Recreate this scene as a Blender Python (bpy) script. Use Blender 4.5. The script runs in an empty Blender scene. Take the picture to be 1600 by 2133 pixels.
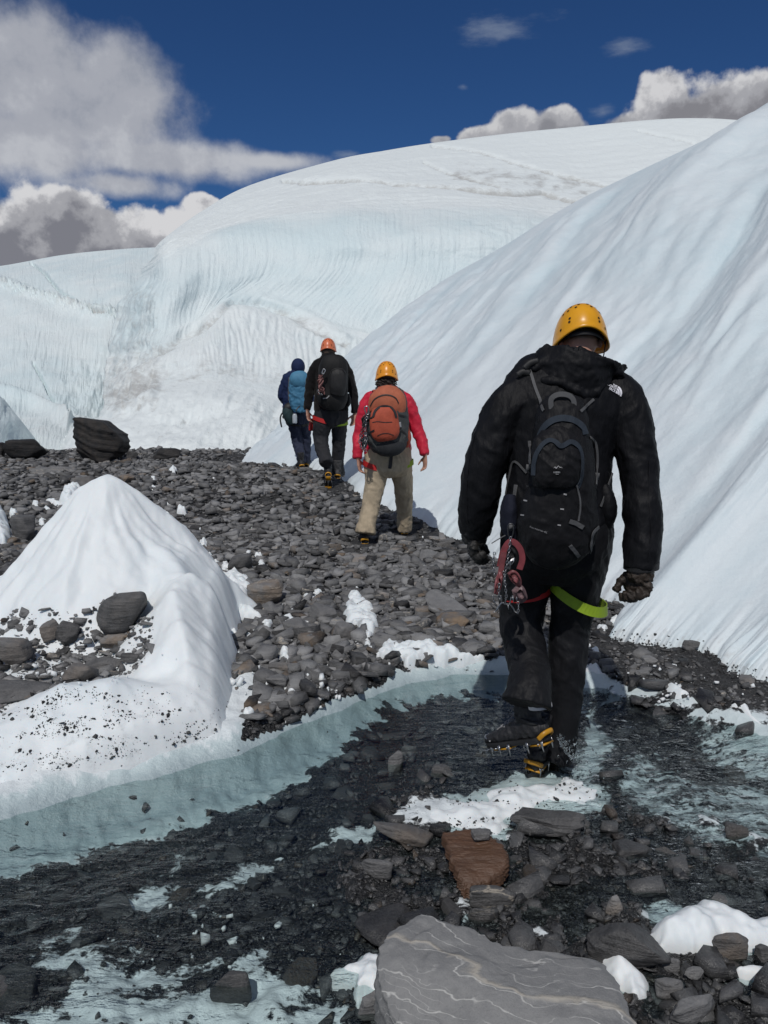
import bpy, bmesh, math, random
import numpy as np
from mathutils import Vector, Matrix
from mathutils.bvhtree import BVHTree
R = math.radians
C = bpy.context.scene.collection
SC = bpy.context.scene
rng = np.random.default_rng(7)
random.seed(7)

# ------------------------------------------------------------------ camera
PITCH = 10.36
CAM = np.array([0.0, 0.0, 1.6])
F = 1600.0                      # focal length in pixels of the 1600 x 2133 photograph
_c, _s = math.cos(R(PITCH)), math.sin(R(PITCH))
cam = bpy.data.cameras.new("camera")
cam.sensor_fit = 'VERTICAL'; cam.sensor_height = 36.0; cam.lens = F / 2133.0 * 36.0
cam.clip_start = 0.05; cam.clip_end = 3000
camo = bpy.data.objects.new("camera", cam); C.objects.link(camo)
camo.location = CAM; camo.rotation_euler = (R(90 - PITCH), 0, 0)
SC.camera = camo

# ------------------------------------------------------------------ light
SUN = np.array([-0.20, -0.95, 1.25]); SUN = SUN / np.linalg.norm(SUN)
sl = bpy.data.lights.new("sun", 'SUN'); sl.energy = 3.1; sl.angle = R(0.55); sl.color = (1.0, 0.965, 0.92)
so = bpy.data.objects.new("sun", sl); C.objects.link(so)
so.rotation_euler = Vector(SUN).to_track_quat('Z', 'Y').to_euler()
so.location = (-20, -20, 40)
SC.view_settings.view_transform = 'Standard'; SC.view_settings.look = 'None'
SC.view_settings.exposure = -0.34; SC.view_settings.gamma = 1.0
SC.view_settings.use_curve_mapping = False
SC.cycles.max_bounces = 8; SC.cycles.transparent_max_bounces = 12
SC.cycles.caustics_reflective = False; SC.cycles.caustics_refractive = False

# ------------------------------------------------------------------ small node helper
class NT:
    def __init__(s, tree): s.t = tree; s.n = tree.nodes; s.l = tree.links
    def new(s, typ, **kw):
        n = s.n.new(typ)
        for k, v in kw.items(): setattr(n, k, v)
        return n
    def put(s, sock, v):
        if hasattr(v, 'is_output') or isinstance(v, bpy.types.NodeSocket): s.l.new(v, sock)
        elif v is not None:
            try: sock.default_value = v
            except Exception:
                sock.default_value = (*v, 1.0)
    def math(s, op, a, b=None, c=None, clamp=False):
        n = s.new('ShaderNodeMath', operation=op); n.use_clamp = clamp
        s.put(n.inputs[0], a)
        if b is not None: s.put(n.inputs[1], b)
        if c is not None: s.put(n.inputs[2], c)
        return n.outputs[0]
    def vmath(s, op, a, b=None, scale=None):
        n = s.new('ShaderNodeVectorMath', operation=op)
        s.put(n.inputs[0], a)
        if b is not None: s.put(n.inputs[1], b)
        if scale is not None: s.put(n.inputs['Scale'], scale)
        return n.outputs['Vector'] if op not in ('LENGTH', 'DOT_PRODUCT', 'DISTANCE') else n.outputs['Value']
    def mix(s, f, a, b, blend='MIX'):
        n = s.new('ShaderNodeMix', data_type='RGBA', blend_type=blend)
        s.put(n.inputs[0], f); s.put(n.inputs[6], a); s.put(n.inputs[7], b)
        return n.outputs[2]
    def ramp(s, f, lo, hi, a=0.0, b=1.0, smooth=True):
        n = s.new('ShaderNodeMapRange'); n.interpolation_type = 'SMOOTHSTEP' if smooth else 'LINEAR'
        s.put(n.inputs[0], f); s.put(n.inputs[1], lo); s.put(n.inputs[2], hi); s.put(n.inputs[3], a); s.put(n.inputs[4], b)
        return n.outputs[0]
    def noise(s, vec, scale, detail=3.0, rough=0.55, lac=2.0, dist=0.0, typ='FBM', out=0):
        n = s.new('ShaderNodeTexNoise'); n.noise_type = typ
        if vec is not None: s.put(n.inputs['Vector'], vec)
        s.put(n.inputs['Scale'], scale); s.put(n.inputs['Detail'], detail)
        s.put(n.inputs['Roughness'], rough); s.put(n.inputs['Lacunarity'], lac); s.put(n.inputs['Distortion'], dist)
        return n.outputs[out]
    def comb(s, x, y, z):
        n = s.new('ShaderNodeCombineXYZ'); s.put(n.inputs[0], x); s.put(n.inputs[1], y); s.put(n.inputs[2], z); return n.outputs[0]
    def sep(s, v):
        n = s.new('ShaderNodeSeparateXYZ'); s.put(n.inputs[0], v); return n.outputs
    def map(s, v, scale=(1, 1, 1), rot=(0, 0, 0), loc=(0, 0, 0)):
        n = s.new('ShaderNodeMapping'); s.put(n.inputs[0], v)
        n.inputs['Scale'].default_value = scale; n.inputs['Rotation'].default_value = rot; n.inputs['Location'].default_value = loc
        return n.outputs[0]
    def attr(s, name, out='Fac'):
        n = s.new('ShaderNodeAttribute'); n.attribute_name = name; return n.outputs[out]
    def bump(s, h, strength=0.5, dist=0.01, normal=None):
        n = s.new('ShaderNodeBump'); s.put(n.inputs['Height'], h); s.put(n.inputs['Strength'], strength); s.put(n.inputs['Distance'], dist)
        if normal is not None: s.put(n.inputs['Normal'], normal)
        return n.outputs[0]

# ------------------------------------------------------------------ sky and clouds
world = bpy.data.worlds.new("World"); SC.world = world; world.use_nodes = True
def build_world():
    T = NT(world.node_tree); T.n.clear()
    out = T.new('ShaderNodeOutputWorld'); bg = T.new('ShaderNodeBackground')
    sky = T.new('ShaderNodeTexSky'); sky.sky_type = 'NISHITA'; sky.sun_disc = False
    sky.sun_elevation = math.asin(SUN[2]); sky.sun_rotation = math.atan2(SUN[0], SUN[1])
    sky.altitude = 600; sky.air_density = 1.0; sky.dust_density = 0.0; sky.ozone_density = 4.0
    skyc = T.mix(1.0, sky.outputs[0], (0.19, 0.345, 0.55, 1), 'MULTIPLY')
    tc = T.new('ShaderNodeTexCoord').outputs['Generated']
    d = T.vmath('NORMALIZE', tc)
    dx, dy, dz = T.sep(d)
    az = T.math('ARCTAN2', dx, dy); el = T.math('ARCSINE', dz)
    P = T.comb(az, el, 0.0)
    def azel(px, py):
        u, v = (px - 800) / F, (1066.5 - py) / F
        x, y, z = u, _c + v * _s, -_s + v * _c
        return math.atan2(x, y), math.asin(z / math.sqrt(x * x + y * y + z * z))
    # noise shared by all clouds, evaluated on the sphere of directions
    nb = T.noise(d, 7.0, 9.0, 0.58)
    ns = T.noise(T.vmath('ADD', d, (-0.012, -0.006, 0.020)), 7.0, 9.0, 0.58)
    nf = T.noise(d, 26.0, 7.0, 0.6)
    vz = T.new('ShaderNodeTexVoronoi'); vz.feature = 'SMOOTH_F1'; T.put(vz.inputs['Vector'], T.vmath('ADD', d, T.vmath('SCALE', T.noise(d, 12.0, 5.0, out=1), scale=0.05))); vz.inputs['Scale'].default_value = 21.0; vz.inputs['Smoothness'].default_value = 0.35
    vz2 = T.new('ShaderNodeTexVoronoi'); vz2.feature = 'SMOOTH_F1'; T.put(vz2.inputs['Vector'], T.vmath('ADD', d, T.vmath('SCALE', T.noise(d, 30.0, 5.0, out=1), scale=0.022))); vz2.inputs['Scale'].default_value = 52.0; vz2.inputs['Smoothness'].default_value = 0.3
    puff = T.math('ADD', T.math('SUBTRACT', 0.44, vz.outputs['Distance']), T.math('MULTIPLY', T.math('SUBTRACT', 0.62, vz2.outputs['Distance']), 0.38))
    relief = T.math('MULTIPLY', T.math('SUBTRACT', nb, ns), 6.0)
    def blobs(lst):
        acc = None
        for (px, py, rx, ry, w) in lst:
            a0, e0 = azel(px, py)
            kx = 1.0 / (rx / F * 0.95); ky = 1.0 / (ry / F * 0.95)
            q = T.vmath('MULTIPLY', T.vmath('SUBTRACT', P, (a0, e0, 0)), (kx, ky, 0))
            ln = T.vmath('LENGTH', q)
            v = T.math('SUBTRACT', w, ln)
            if acc is None: acc = v
            else:
                acc = T.math('SMOOTH_MAX', acc, v, 0.25)
        return acc
    col = skyc
    def layer(col, dens, lo, hi, shade, cmax=1.0):
        a = T.math('MULTIPLY', T.ramp(dens, lo, hi), cmax)
        return T.mix(a, col, shade)
    def grey(f, dark, mid, light):
        c = T.mix(T.ramp(f, 0.0, 0.5), dark, mid)
        return T.mix(T.ramp(f, 0.5, 1.0), c, light)
    K = 1.0 / 0.1      # the Background strength below is 0.1
    def k3(r, g, b): return (r * K, g * K, b * K, 1)
    # high soft layer cloud, upper left
    soft = blobs([(60, 150, 190, 130, 1), (260, 190, 150, 115, 1), (170, 240, 260, 110, 1), (60, 300, 260, 90, 1), (330, 330, 270, 55, 1),
                  (250, 385, 190, 40, 0.9), (-250, 230, 320, 190, 1), (560, 335, 200, 32, 0.75), (50, 75, 90, 55, 0.75), (-500, 380, 320, 110, 1)])
    sd = T.math('ADD', soft, T.math('ADD', T.math('MULTIPLY', T.math('SUBTRACT', nb, 0.5), 1.25), T.math('MULTIPLY', T.math('SUBTRACT', nf, 0.5), 0.55)))
    ssh = T.math('ADD', T.math('ADD', T.ramp(el, azel(300, 100)[1], azel(300, 420)[1], 0.05, 0.55), T.math('MULTIPLY', T.math('SUBTRACT', nb, 0.5), 0.9)), T.math('ADD', 0.30, T.math('MULTIPLY', relief, 0.5)))
    col = layer(col, sd, 0.0, 0.62, grey(ssh, k3(0.36, 0.39, 0.46), k3(0.48, 0.50, 0.56), k3(0.62, 0.64, 0.69)), 0.97)
    # cumulus banks close to the skyline
    def cumulus(col, lst, ytop, ybase, xmid, amp=0.8, dark=(0.25, 0.255, 0.295), mid=(0.45, 0.455, 0.49), light=(0.82, 0.82, 0.84), edge=0.26, cmax=1.0):
        b = blobs(lst)
        dn = T.math('ADD', b, T.math('ADD', T.math('MULTIPLY', puff, amp), T.math('ADD', T.math('MULTIPLY', T.math('SUBTRACT', nb, 0.5), 1.0), T.math('MULTIPLY', T.math('SUBTRACT', nf, 0.5), 0.75))))
        h = T.ramp(el, azel(xmid, ybase)[1], azel(xmid, ytop)[1], 0.0, 0.85, False)
        rim = T.ramp(dn, 0.0, 0.8, 0.16, -0.06)
        f = T.math('ADD', T.math('ADD', h, rim), T.math('ADD', T.math('MULTIPLY', relief, 0.95), T.math('MULTIPLY', puff, 0.45)))
        return layer(col, dn, 0.0, edge, grey(f, k3(*dark), k3(*mid), k3(*light)), cmax)
    col = cumulus(col, [(120, 470, 200, 70, 1), (30, 500, 180, 60, 1), (330, 480, 130, 52, 0.95), (430, 425, 60, 32, 0.8), (-200, 480, 260, 90, 1), (140, 430, 90, 45, 0.9), (-500, 520, 260, 90, 1), (250, 540, 420, 55, 1)], 395, 545, 200)
    col = cumulus(col, [(1392, 215, 72, 60, 1), (1510, 222, 125, 74, 1), (1440, 250, 135, 56, 1), (1700, 230, 200, 105, 1), (2000, 230, 300, 110, 1), (1600, 260, 320, 60, 1)], 120, 260, 1450, 0.62, (0.28, 0.28, 0.31), (0.46, 0.465, 0.50), (0.78, 0.78, 0.80))
    col = cumulus(col, [(1080, 265, 60, 38, 0.95), (1160, 265, 65, 36, 0.9), (1000, 285, 65, 26, 0.85), (920, 292, 38, 16, 0.7), (1260, 268, 60, 10, 0.5)], 220, 300, 1080, 0.6, (0.30, 0.305, 0.34), (0.46, 0.465, 0.50), (0.72, 0.72, 0.74))
    # thin wisps
    w = blobs([(1040, 60, 130, 34, 0.9), (1300, 103, 60, 20, 0.9), (965, 180, 22, 12, 0.8), (730, 322, 60, 16, 0.7), (1255, 235, 45, 22, 0.7)])
    wd = T.math('ADD', w, T.math('MULTIPLY', T.math('SUBTRACT', T.noise(T.map(d, (5, 5, 16)), 3.0, 8.0, 0.62), 0.5), 2.2))
    col = layer(col, wd, 0.1, 1.3, k3(0.36, 0.42, 0.52), 0.55)
    # unseen sky overhead and behind: cloud made denser and whiter to add fill light
    front = T.ramp(dy, 0.25, 0.6)
    fill_cloud = T.ramp(T.noise(T.map(d, (1, 1, 2.2)), 2.2, 8.0, 0.6), 0.43, 0.60)
    fill_cloud = T.math('MULTIPLY', fill_cloud, T.math('MULTIPLY', T.math('SUBTRACT', 1.0, front), T.ramp(dz, 0.0, 0.12)))
    col = T.mix(T.math('MULTIPLY', fill_cloud, 0.9), col, grey(nb, k3(0.36, 0.37, 0.40), k3(0.55, 0.56, 0.58), k3(0.78, 0.78, 0.80)))
    T.put(bg.inputs['Color'], col); bg.inputs['Strength'].default_value = 0.1
    T.l.new(bg.outputs[0], out.inputs[0])
build_world()

# ------------------------------------------------------------------ camera-ray helper: where a picture point lies at a given distance north
def ray(px, py):
    u, v = (np.asarray(px, float) - 800) / F, (1066.5 - np.asarray(py, float)) / F
    return np.stack([u, _c + v * _s, -_s + v * _c], -1)
def at(px, py, Y):
    d = ray(px, py); return CAM + d * (np.asarray(Y, float) / d[..., 1])[..., None]
def mpp(px, py, Y):            # metres per photograph pixel there
    d = ray(px, py); return (np.asarray(Y, float) / d[..., 1]) / F
def gpt(px, py, z=0.0):
    d = ray(px, py); t = (z - 1.6) / d[..., 2]; return CAM + d * t[..., None]
# ------------------------------------------------------------------ numpy noise
def _hash(ix, iy, iz, seed):
    h = (ix * 374761393 + iy * 668265263 + iz * 2147483647 + seed * 1274126177) & 0xFFFFFFFF
    h = ((h ^ (h >> 13)) * 1274126177) & 0xFFFFFFFF
    return (h ^ (h >> 16)) & 0xFFFFFFFF
def pn(x, y, z=None, seed=0):
    x = np.asarray(x, float); y = np.asarray(y, float); x, y = np.broadcast_arrays(x, y)
    if z is None:
        ix = np.floor(x).astype(np.int64); iy = np.floor(y).astype(np.int64)
        fx = x - ix; fy = y - iy
        u = fx * fx * fx * (fx * (fx * 6 - 15) + 10); v = fy * fy * fy * (fy * (fy * 6 - 15) + 10)
        def g(ax, ay, dx, dy):
            a = _hash(ax, ay, 0, seed) * (2 * math.pi / 4294967296.0)
            return np.cos(a) * dx + np.sin(a) * dy
        n0 = g(ix, iy, fx, fy); n1 = g(ix + 1, iy, fx - 1, fy); n2 = g(ix, iy + 1, fx, fy - 1); n3 = g(ix + 1, iy + 1, fx - 1, fy - 1)
        a = n0 + u * (n1 - n0); b = n2 + u * (n3 - n2)
        return (a + v * (b - a)) * 1.5
    z = np.asarray(z, float)
    ix = np.floor(x).astype(np.int64); iy = np.floor(y).astype(np.int64); iz = np.floor(z).astype(np.int64)
    fx, fy, fz = x - ix, y - iy, z - iz
    sm = lambda f: f * f * f * (f * (f * 6 - 15) + 10)
    u, v, w = sm(fx), sm(fy), sm(fz)
    def g(i, j, k):
        h = _hash(ix + i, iy + j, iz + k, seed)
        a = (h & 0xFFFF) * (2 * math.pi / 65536); c = ((h >> 16) & 0xFFFF) / 32768.0 - 1; s = np.sqrt(np.maximum(0, 1 - c * c))
        return np.cos(a) * s * (fx - i) + np.sin(a) * s * (fy - j) + c * (fz - k)
    L = lambda a, b, t: a + t * (b - a)
    return L(L(L(g(0, 0, 0), g(1, 0, 0), u), L(g(0, 1, 0), g(1, 1, 0), u), v), L(L(g(0, 0, 1), g(1, 0, 1), u), L(g(0, 1, 1), g(1, 1, 1), u), v), w) * 1.4
def fbm(x, y, z=None, o=4, seed=0, gain=0.5):
    a, f, s = 1.0, 1.0, 0.0
    for i in range(o):
        s = s + a * pn(np.asarray(x) * f, np.asarray(y) * f, None if z is None else np.asarray(z) * f, seed + i * 17); a *= gain; f *= 2.03
    return s
def ridged(x, y, z=None, o=3, seed=0):
    a, f, s = 1.0, 1.0, 0.0
    for i in range(o):
        s = s + a * (1 - 2 * np.abs(pn(np.asarray(x) * f, np.asarray(y) * f, None if z is None else np.asarray(z) * f, seed + i * 17))); a *= 0.5; f *= 2.1
    return s
def ss(a, b, x):
    t = np.clip((np.asarray(x, float) - a) / (b - a), 0, 1); return t * t * (3 - 2 * t)
def poly_sdf(x, y, poly):      # positive inside
    p = np.asarray(poly, float); n = len(p)
    d = np.full(np.shape(x), 1e9); ins = np.zeros(np.shape(x), bool)
    for i in range(n):
        a, b = p[i], p[(i + 1) % n]
        ex, ey = b - a; wx, wy = x - a[0], y - a[1]
        t = np.clip((wx * ex + wy * ey) / (ex * ex + ey * ey + 1e-12), 0, 1)
        d = np.minimum(d, np.hypot(wx - ex * t, wy - ey * t))
        c = (a[1] <= y) != (b[1] <= y)
        with np.errstate(divide='ignore', invalid='ignore'):
            xi = a[0] + (y - a[1]) / (b[1] - a[1] + 1e-15) * (b[0] - a[0])
        ins ^= c & (x < xi)
    return np.where(ins, d, -d)
def line_dist(x, y, pts):
    p = np.asarray(pts, float); d = np.full(np.shape(x), 1e9)
    for a, b in zip(p[:-1], p[1:]):
        ex, ey = b - a; wx, wy = x - a[0], y - a[1]
        t = np.clip((wx * ex + wy * ey) / (ex * ex + ey * ey + 1e-12), 0, 1)
        d = np.minimum(d, np.hypot(wx - ex * t, wy - ey * t))
    return d
def catmull(pts, n):           # resample a polyline smoothly (uniform in index)
    p = np.asarray(pts, float); k = len(p)
    if k == 2:
        t = np.linspace(0, 1, n)[:, None]; return p[0] * (1 - t) + p[1] * t
    t = np.linspace(0, k - 1, n); i = np.minimum(t.astype(int), k - 2); f = (t - i)[:, None]
    g = lambda j: p[np.clip(j, 0, k - 1)]
    p0, p1, p2, p3 = np.where((i == 0)[:, None], 2 * p[0] - p[1], g(i - 1)), g(i), g(i + 1), np.where((i == k - 2)[:, None], 2 * p[-1] - p[-2], g(i + 2))
    return 0.5 * (2 * p1 + (p2 - p0) * f + (2 * p0 - 5 * p1 + 4 * p2 - p3) * f * f + (3 * p1 - p0 - 3 * p2 + p3) * f ** 3)

# ------------------------------------------------------------------ objects
ORIG = {}
def _mesh(name, verts, faces, smooth=True):
    me = bpy.data.meshes.new(name)
    verts = np.asarray(verts, float)
    if isinstance(faces, np.ndarray):
        k = faces.shape[1]; nf = len(faces)
        me.vertices.add(len(verts)); me.vertices.foreach_set("co", verts.ravel())
        me.loops.add(nf * k); me.loops.foreach_set("vertex_index", faces.astype(np.int32).ravel())
        me.polygons.add(nf); me.polygons.foreach_set("loop_start", np.arange(0, nf * k, k, dtype=np.int32))
        me.update(calc_edges=True)
    else:
        me.from_pydata([tuple(v) for v in verts], [], [tuple(f) for f in faces]); me.update()
    me.validate()
    if smooth: me.polygons.foreach_set("use_smooth", np.ones(len(me.polygons), bool))
    return me
def mk(name, verts, faces, mat, parent=None, origin=None, smooth=True, mesh=None, **props):
    o = bpy.data.objects.new(name, None) if False else None
    if origin is None: origin = ORIG[parent.name] if parent is not None else np.zeros(3)
    origin = np.asarray(origin, float)
    me = mesh if mesh is not None else _mesh(name, np.asarray(verts, float) - origin, faces, smooth)
    if mat is not None and mesh is None:
        for m in (mat if isinstance(mat, (list, tuple)) else [mat]): me.materials.append(m)
    o = bpy.data.objects.new(name, me); C.objects.link(o)
    if parent is None: o.location = origin
    else:
        o.parent = parent
        if parent is not None: o.location = origin - ORIG[parent.name]
    ORIG[o.name] = origin
    for k, v in props.items(): o[k] = v
    return o
def empty(name, loc, **props):
    o = bpy.data.objects.new(name, None); C.objects.link(o); o.location = loc; ORIG[o.name] = np.asarray(loc, float)
    o.empty_display_size = 0.1
    for k, v in props.items(): o[k] = v
    return o
def setattr_f(o, name, vals):
    a = o.data.attributes.new(name, 'FLOAT', 'POINT'); a.data.foreach_set('value', np.asarray(vals, np.float32).ravel())
def grid_faces(nu, nv, wrap=False):      # rows nv, columns nu, index = r*nu + c
    r = np.arange(nv - 1)[:, None]; c = np.arange(nu if wrap else nu - 1)[None, :]
    a = r * nu + c; b = r * nu + (c + 1) % nu
    return np.stack([a, b, b + nu, a + nu], -1).reshape(-1, 4)
def join(parts):
    V, Fc, n = [], [], 0
    for v, f in parts:
        V.append(np.asarray(v, float)); Fc += [tuple(int(i) + n for i in q) for q in f]; n += len(v)
    return np.concatenate(V), Fc
def box(c, size, rot=None):
    sx, sy, sz = [s / 2 for s in size]
    v = np.array([(x, y, z) for z in (-sz, sz) for y in (-sy, sy) for x in (-sx, sx)], float)
    if rot is not None: v = v @ np.array(rot).T
    return v + np.asarray(c), [(0, 2, 3, 1), (4, 5, 7, 6), (0, 1, 5, 4), (2, 6, 7, 3), (0, 4, 6, 2), (1, 3, 7, 5)]
def tube(pts, rad, n=8, res=None, ref=(1, 0, 0), rad2=None, fold=None, cap=True):
    """closed tube along pts; rad along ref, rad2 across; fold(t, theta) scales the radius"""
    pts = np.asarray(pts, float); k = len(pts)
    rad = np.broadcast_to(np.asarray(rad, float), (k,)); rad2 = rad if rad2 is None else np.broadcast_to(np.asarray(rad2, float), (k,))
    if res:
        q = catmull(np.column_stack([pts, rad, rad2]), res); pts, rad, rad2 = q[:, :3], np.maximum(q[:, 3], 1e-4), np.maximum(q[:, 4], 1e-4); k = res
    tg = np.gradient(pts, axis=0); tg /= np.linalg.norm(tg, axis=1)[:, None] + 1e-12
    ref = np.asarray(ref, float)
    A = ref[None, :] - (tg @ ref)[:, None] * tg
    bad = np.linalg.norm(A, axis=1) < 0.15
    if bad.any():
        r2 = np.array([0, 0, 1.0]) if abs(ref[2]) < 0.9 else np.array([0, 1.0, 0])
        A[bad] = (r2[None, :] - (tg @ r2)[:, None] * tg)[bad]
    A /= np.linalg.norm(A, axis=1)[:, None]; B = np.cross(tg, A)
    th = np.linspace(0, 2 * math.pi, n, endpoint=False)
    fac = np.ones((k, n)) if fold is None else fold(np.linspace(0, 1, k)[:, None], th[None, :])
    V = pts[:, None, :] + (A[:, None, :] * (np.cos(th) * rad[:, None])[..., None] + B[:, None, :] * (np.sin(th) * rad2[:, None])[..., None]) * fac[..., None]
    V = V.reshape(-1, 3); f = [tuple(q) for q in grid_faces(n, k, True)]
    if cap:
        V = np.vstack([V, pts[0], pts[-1]]); a, b = k * n, k * n + 1
        f += [(a, (i + 1) % n, i) for i in range(n)] + [(b, (k - 1) * n + i, (k - 1) * n + (i + 1) % n) for i in range(n)]
    return V, f
def ellipsoid(c, r, nu=16, nv=10, rot=None):
    th = np.linspace(0, 2 * math.pi, nu, endpoint=False); ph = np.linspace(0, math.pi, nv + 1)[1:-1]
    v = np.stack([np.outer(np.sin(ph), np.cos(th)), np.outer(np.sin(ph), np.sin(th)), np.outer(np.cos(ph), np.ones(nu))], -1).reshape(-1, 3)
    v = np.vstack([v, [0, 0, 1], [0, 0, -1]]) * np.asarray(r, float)
    if rot is not None: v = v @ np.asarray(rot).T
    f = [(q[0], q[3], q[2], q[1]) for q in grid_faces(nu, nv - 1, True)]
    a, b = len(v) - 2, len(v) - 1; l = (nv - 2) * nu
    f += [(a, i, (i + 1) % nu) for i in range(nu)] + [(b, l + (i + 1) % nu, l + i) for i in range(nu)]
    return v + np.asarray(c, float), f
def remesh(parts, voxel, smooth=6, fac=0.5):
    """one continuous skin over overlapping closed pieces"""
    V, Fc = join(parts)
    me = bpy.data.meshes.new("tmp"); me.from_pydata([tuple(v) for v in V], [], Fc); me.update()
    bm = bmesh.new(); bm.from_mesh(me); bmesh.ops.recalc_face_normals(bm, faces=bm.faces); bm.to_mesh(me); bm.free()
    o = bpy.data.objects.new("tmp", me); C.objects.link(o)
    m = o.modifiers.new("r", 'REMESH'); m.mode = 'VOXEL'; m.voxel_size = voxel; m.adaptivity = 0
    if smooth:
        s = o.modifiers.new("s", 'SMOOTH'); s.iterations = smooth; s.factor = fac
    dg = bpy.context.evaluated_depsgraph_get(); e = o.evaluated_get(dg); em = e.to_mesh()
    v = np.empty(len(em.vertices) * 3); em.vertices.foreach_get("co", v); v = v.reshape(-1, 3)
    nr = np.empty(len(em.vertices) * 3); em.vertices.foreach_get("normal", nr); nr = nr.reshape(-1, 3)
    f = [tuple(p.vertices) for p in em.polygons]
    e.to_mesh_clear(); bpy.data.objects.remove(o); bpy.data.meshes.remove(me)
    q = np.array(f, np.int64) if f and all(len(p) == 4 for p in f) else f
    return v.copy(), nr.copy(), q
def bvh(verts, faces):
    return BVHTree.FromPolygons([tuple(v) for v in verts], [tuple(int(i) for i in f) for f in faces])
def hit(trees, px, py, Yd=None):
    d = Vector(ray(px, py)).normalized(); best = None
    for t in trees:
        r = t.ray_cast(Vector(CAM), d)
        if r[0] is not None and (best is None or r[3] < best[2]): best = (np.array(r[0]), np.array(r[1]), r[3])
    if best is None:
        if Yd is None: return None
        return at(px, py, Yd), -np.array(d), 0
    if best[1] @ np.array(d) > 0: best = (best[0], -best[1], best[2])
    return best
# ------------------------------------------------------------------ materials
MATS = {}
def material(name):
    m = bpy.data.materials.new(name); m.use_nodes = True; T = NT(m.node_tree); T.n.clear()
    o = T.new('ShaderNodeOutputMaterial'); p = T.new('ShaderNodeBsdfPrincipled'); T.l.new(p.outputs[0], o.inputs[0])
    MATS[name] = m; return m, T, p, o
def simple(name, col, rough=0.6, metal=0.0, bump=0.0, bscale=60, var=0.15, spec=0.5, sheen=0.0, stretch=(1, 1, 1), vscale=9):
    m, T, p, o = material(name)
    tc = T.new('ShaderNodeTexCoord').outputs['Object']
    n = T.noise(T.map(tc, stretch), vscale, 4)
    f = T.ramp(n, 0.3, 0.7, 1 - var, 1 + var, False)
    c = T.vmath('SCALE', (col[0], col[1], col[2]), scale=f)
    T.put(p.inputs['Base Color'], c); p.inputs['Roughness'].default_value = rough; p.inputs['Metallic'].default_value = metal
    p.inputs['Specular IOR Level'].default_value = spec
    if sheen: p.inputs['Sheen Weight'].default_value = sheen
    if bump:
        b = T.noise(T.map(tc, stretch), bscale, 4, 0.6)
        T.put(p.inputs['Normal'], T.bump(b, bump, 1.0 / bscale))
    return m
def ice_material(name, base, deep, flute=None, grain=30.0, gb=0.35, dirtcol=(0.36, 0.34, 0.33), sss=0.0, flute_b=0.6, rough=0.55):
    m, T, p, o = material(name)
    pos = T.new('ShaderNodeNewGeometry').outputs['Position']
    n1 = T.noise(pos, 0.35, 5, 0.55); n2 = T.noise(pos, grain, 4, 0.65); n3 = T.noise(pos, grain * 0.14, 5, 0.6)
    cl = T.attr('clear')
    f = T.math('ADD', T.math('MULTIPLY', T.math('SUBTRACT', n1, 0.45), 1.4), T.math('ADD', cl, T.math('MULTIPLY', T.math('SUBTRACT', n3, 0.5), 0.7)), clamp=True)
    col = T.mix(f, (*base, 1), (*deep, 1))
    dirt = T.attr('dirt')
    df = T.ramp(T.math('ADD', dirt, T.math('MULTIPLY', T.math('SUBTRACT', T.noise(pos, grain * 0.5, 7, 0.75), 0.5), T.math('MULTIPLY', T.ramp(dirt, 0.0, 0.3), 1.5))), 0.2, 1.0)
    col = T.mix(T.math('MULTIPLY', df, 0.75), col, (*dirtcol, 1))
    nrm = T.bump(n2, gb, 0.25 / grain); nrm = T.bump(n3, gb * 0.9, 1.6 / grain, nrm)
    if flute:
        uv = T.new('ShaderNodeTexCoord').outputs['UV']
        w = T.noise(T.map(uv, (flute[0] * 0.2, flute[1] * 1.4, 1)), 1.0, 3, out=1)
        fu = T.noise(T.vmath('ADD', T.map(uv, (flute[0], flute[1], 1)), T.vmath('SCALE', w, scale=1.2)), 1.0, 4, 0.6)
        gate = T.ramp(T.attr('flute'), 0.0, 1.0)
        nrm = T.bump(fu, T.math('MULTIPLY', gate, flute_b), flute[2], nrm)
    T.put(p.inputs['Normal'], nrm); T.put(p.inputs['Base Color'], col)
    p.inputs['Roughness'].default_value = rough; p.inputs['Specular IOR Level'].default_value = 0.35
    if sss:
        p.inputs['Subsurface Weight'].default_value = sss; p.inputs['Subsurface Radius'].default_value = (0.5, 0.8, 1.0); p.inputs['Subsurface Scale'].default_value = 0.05
    return m
ice_wall_m = ice_material('wall_ice', (0.65, 0.71, 0.74), (0.515, 0.63, 0.68), (34, 5, 0.06), 30, 0.42, flute_b=0.12)
ice_dome_m = ice_material('dome_ice', (0.725, 0.775, 0.78), (0.60, 0.70, 0.725), (240, 7, 0.22), 7, 0.6, (0.37, 0.365, 0.35), flute_b=0.26)
ice_far_m = ice_material('far_ice', (0.70, 0.765, 0.775), (0.585, 0.695, 0.725), (150, 10, 0.25), 5, 0.45, (0.40, 0.375, 0.365), flute_b=0.5)
ice_near_m = ice_material('near_ice', (0.76, 0.80, 0.815), (0.60, 0.70, 0.75), None, 60, 0.17, (0.10, 0.10, 0.10), 0.12)

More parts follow.
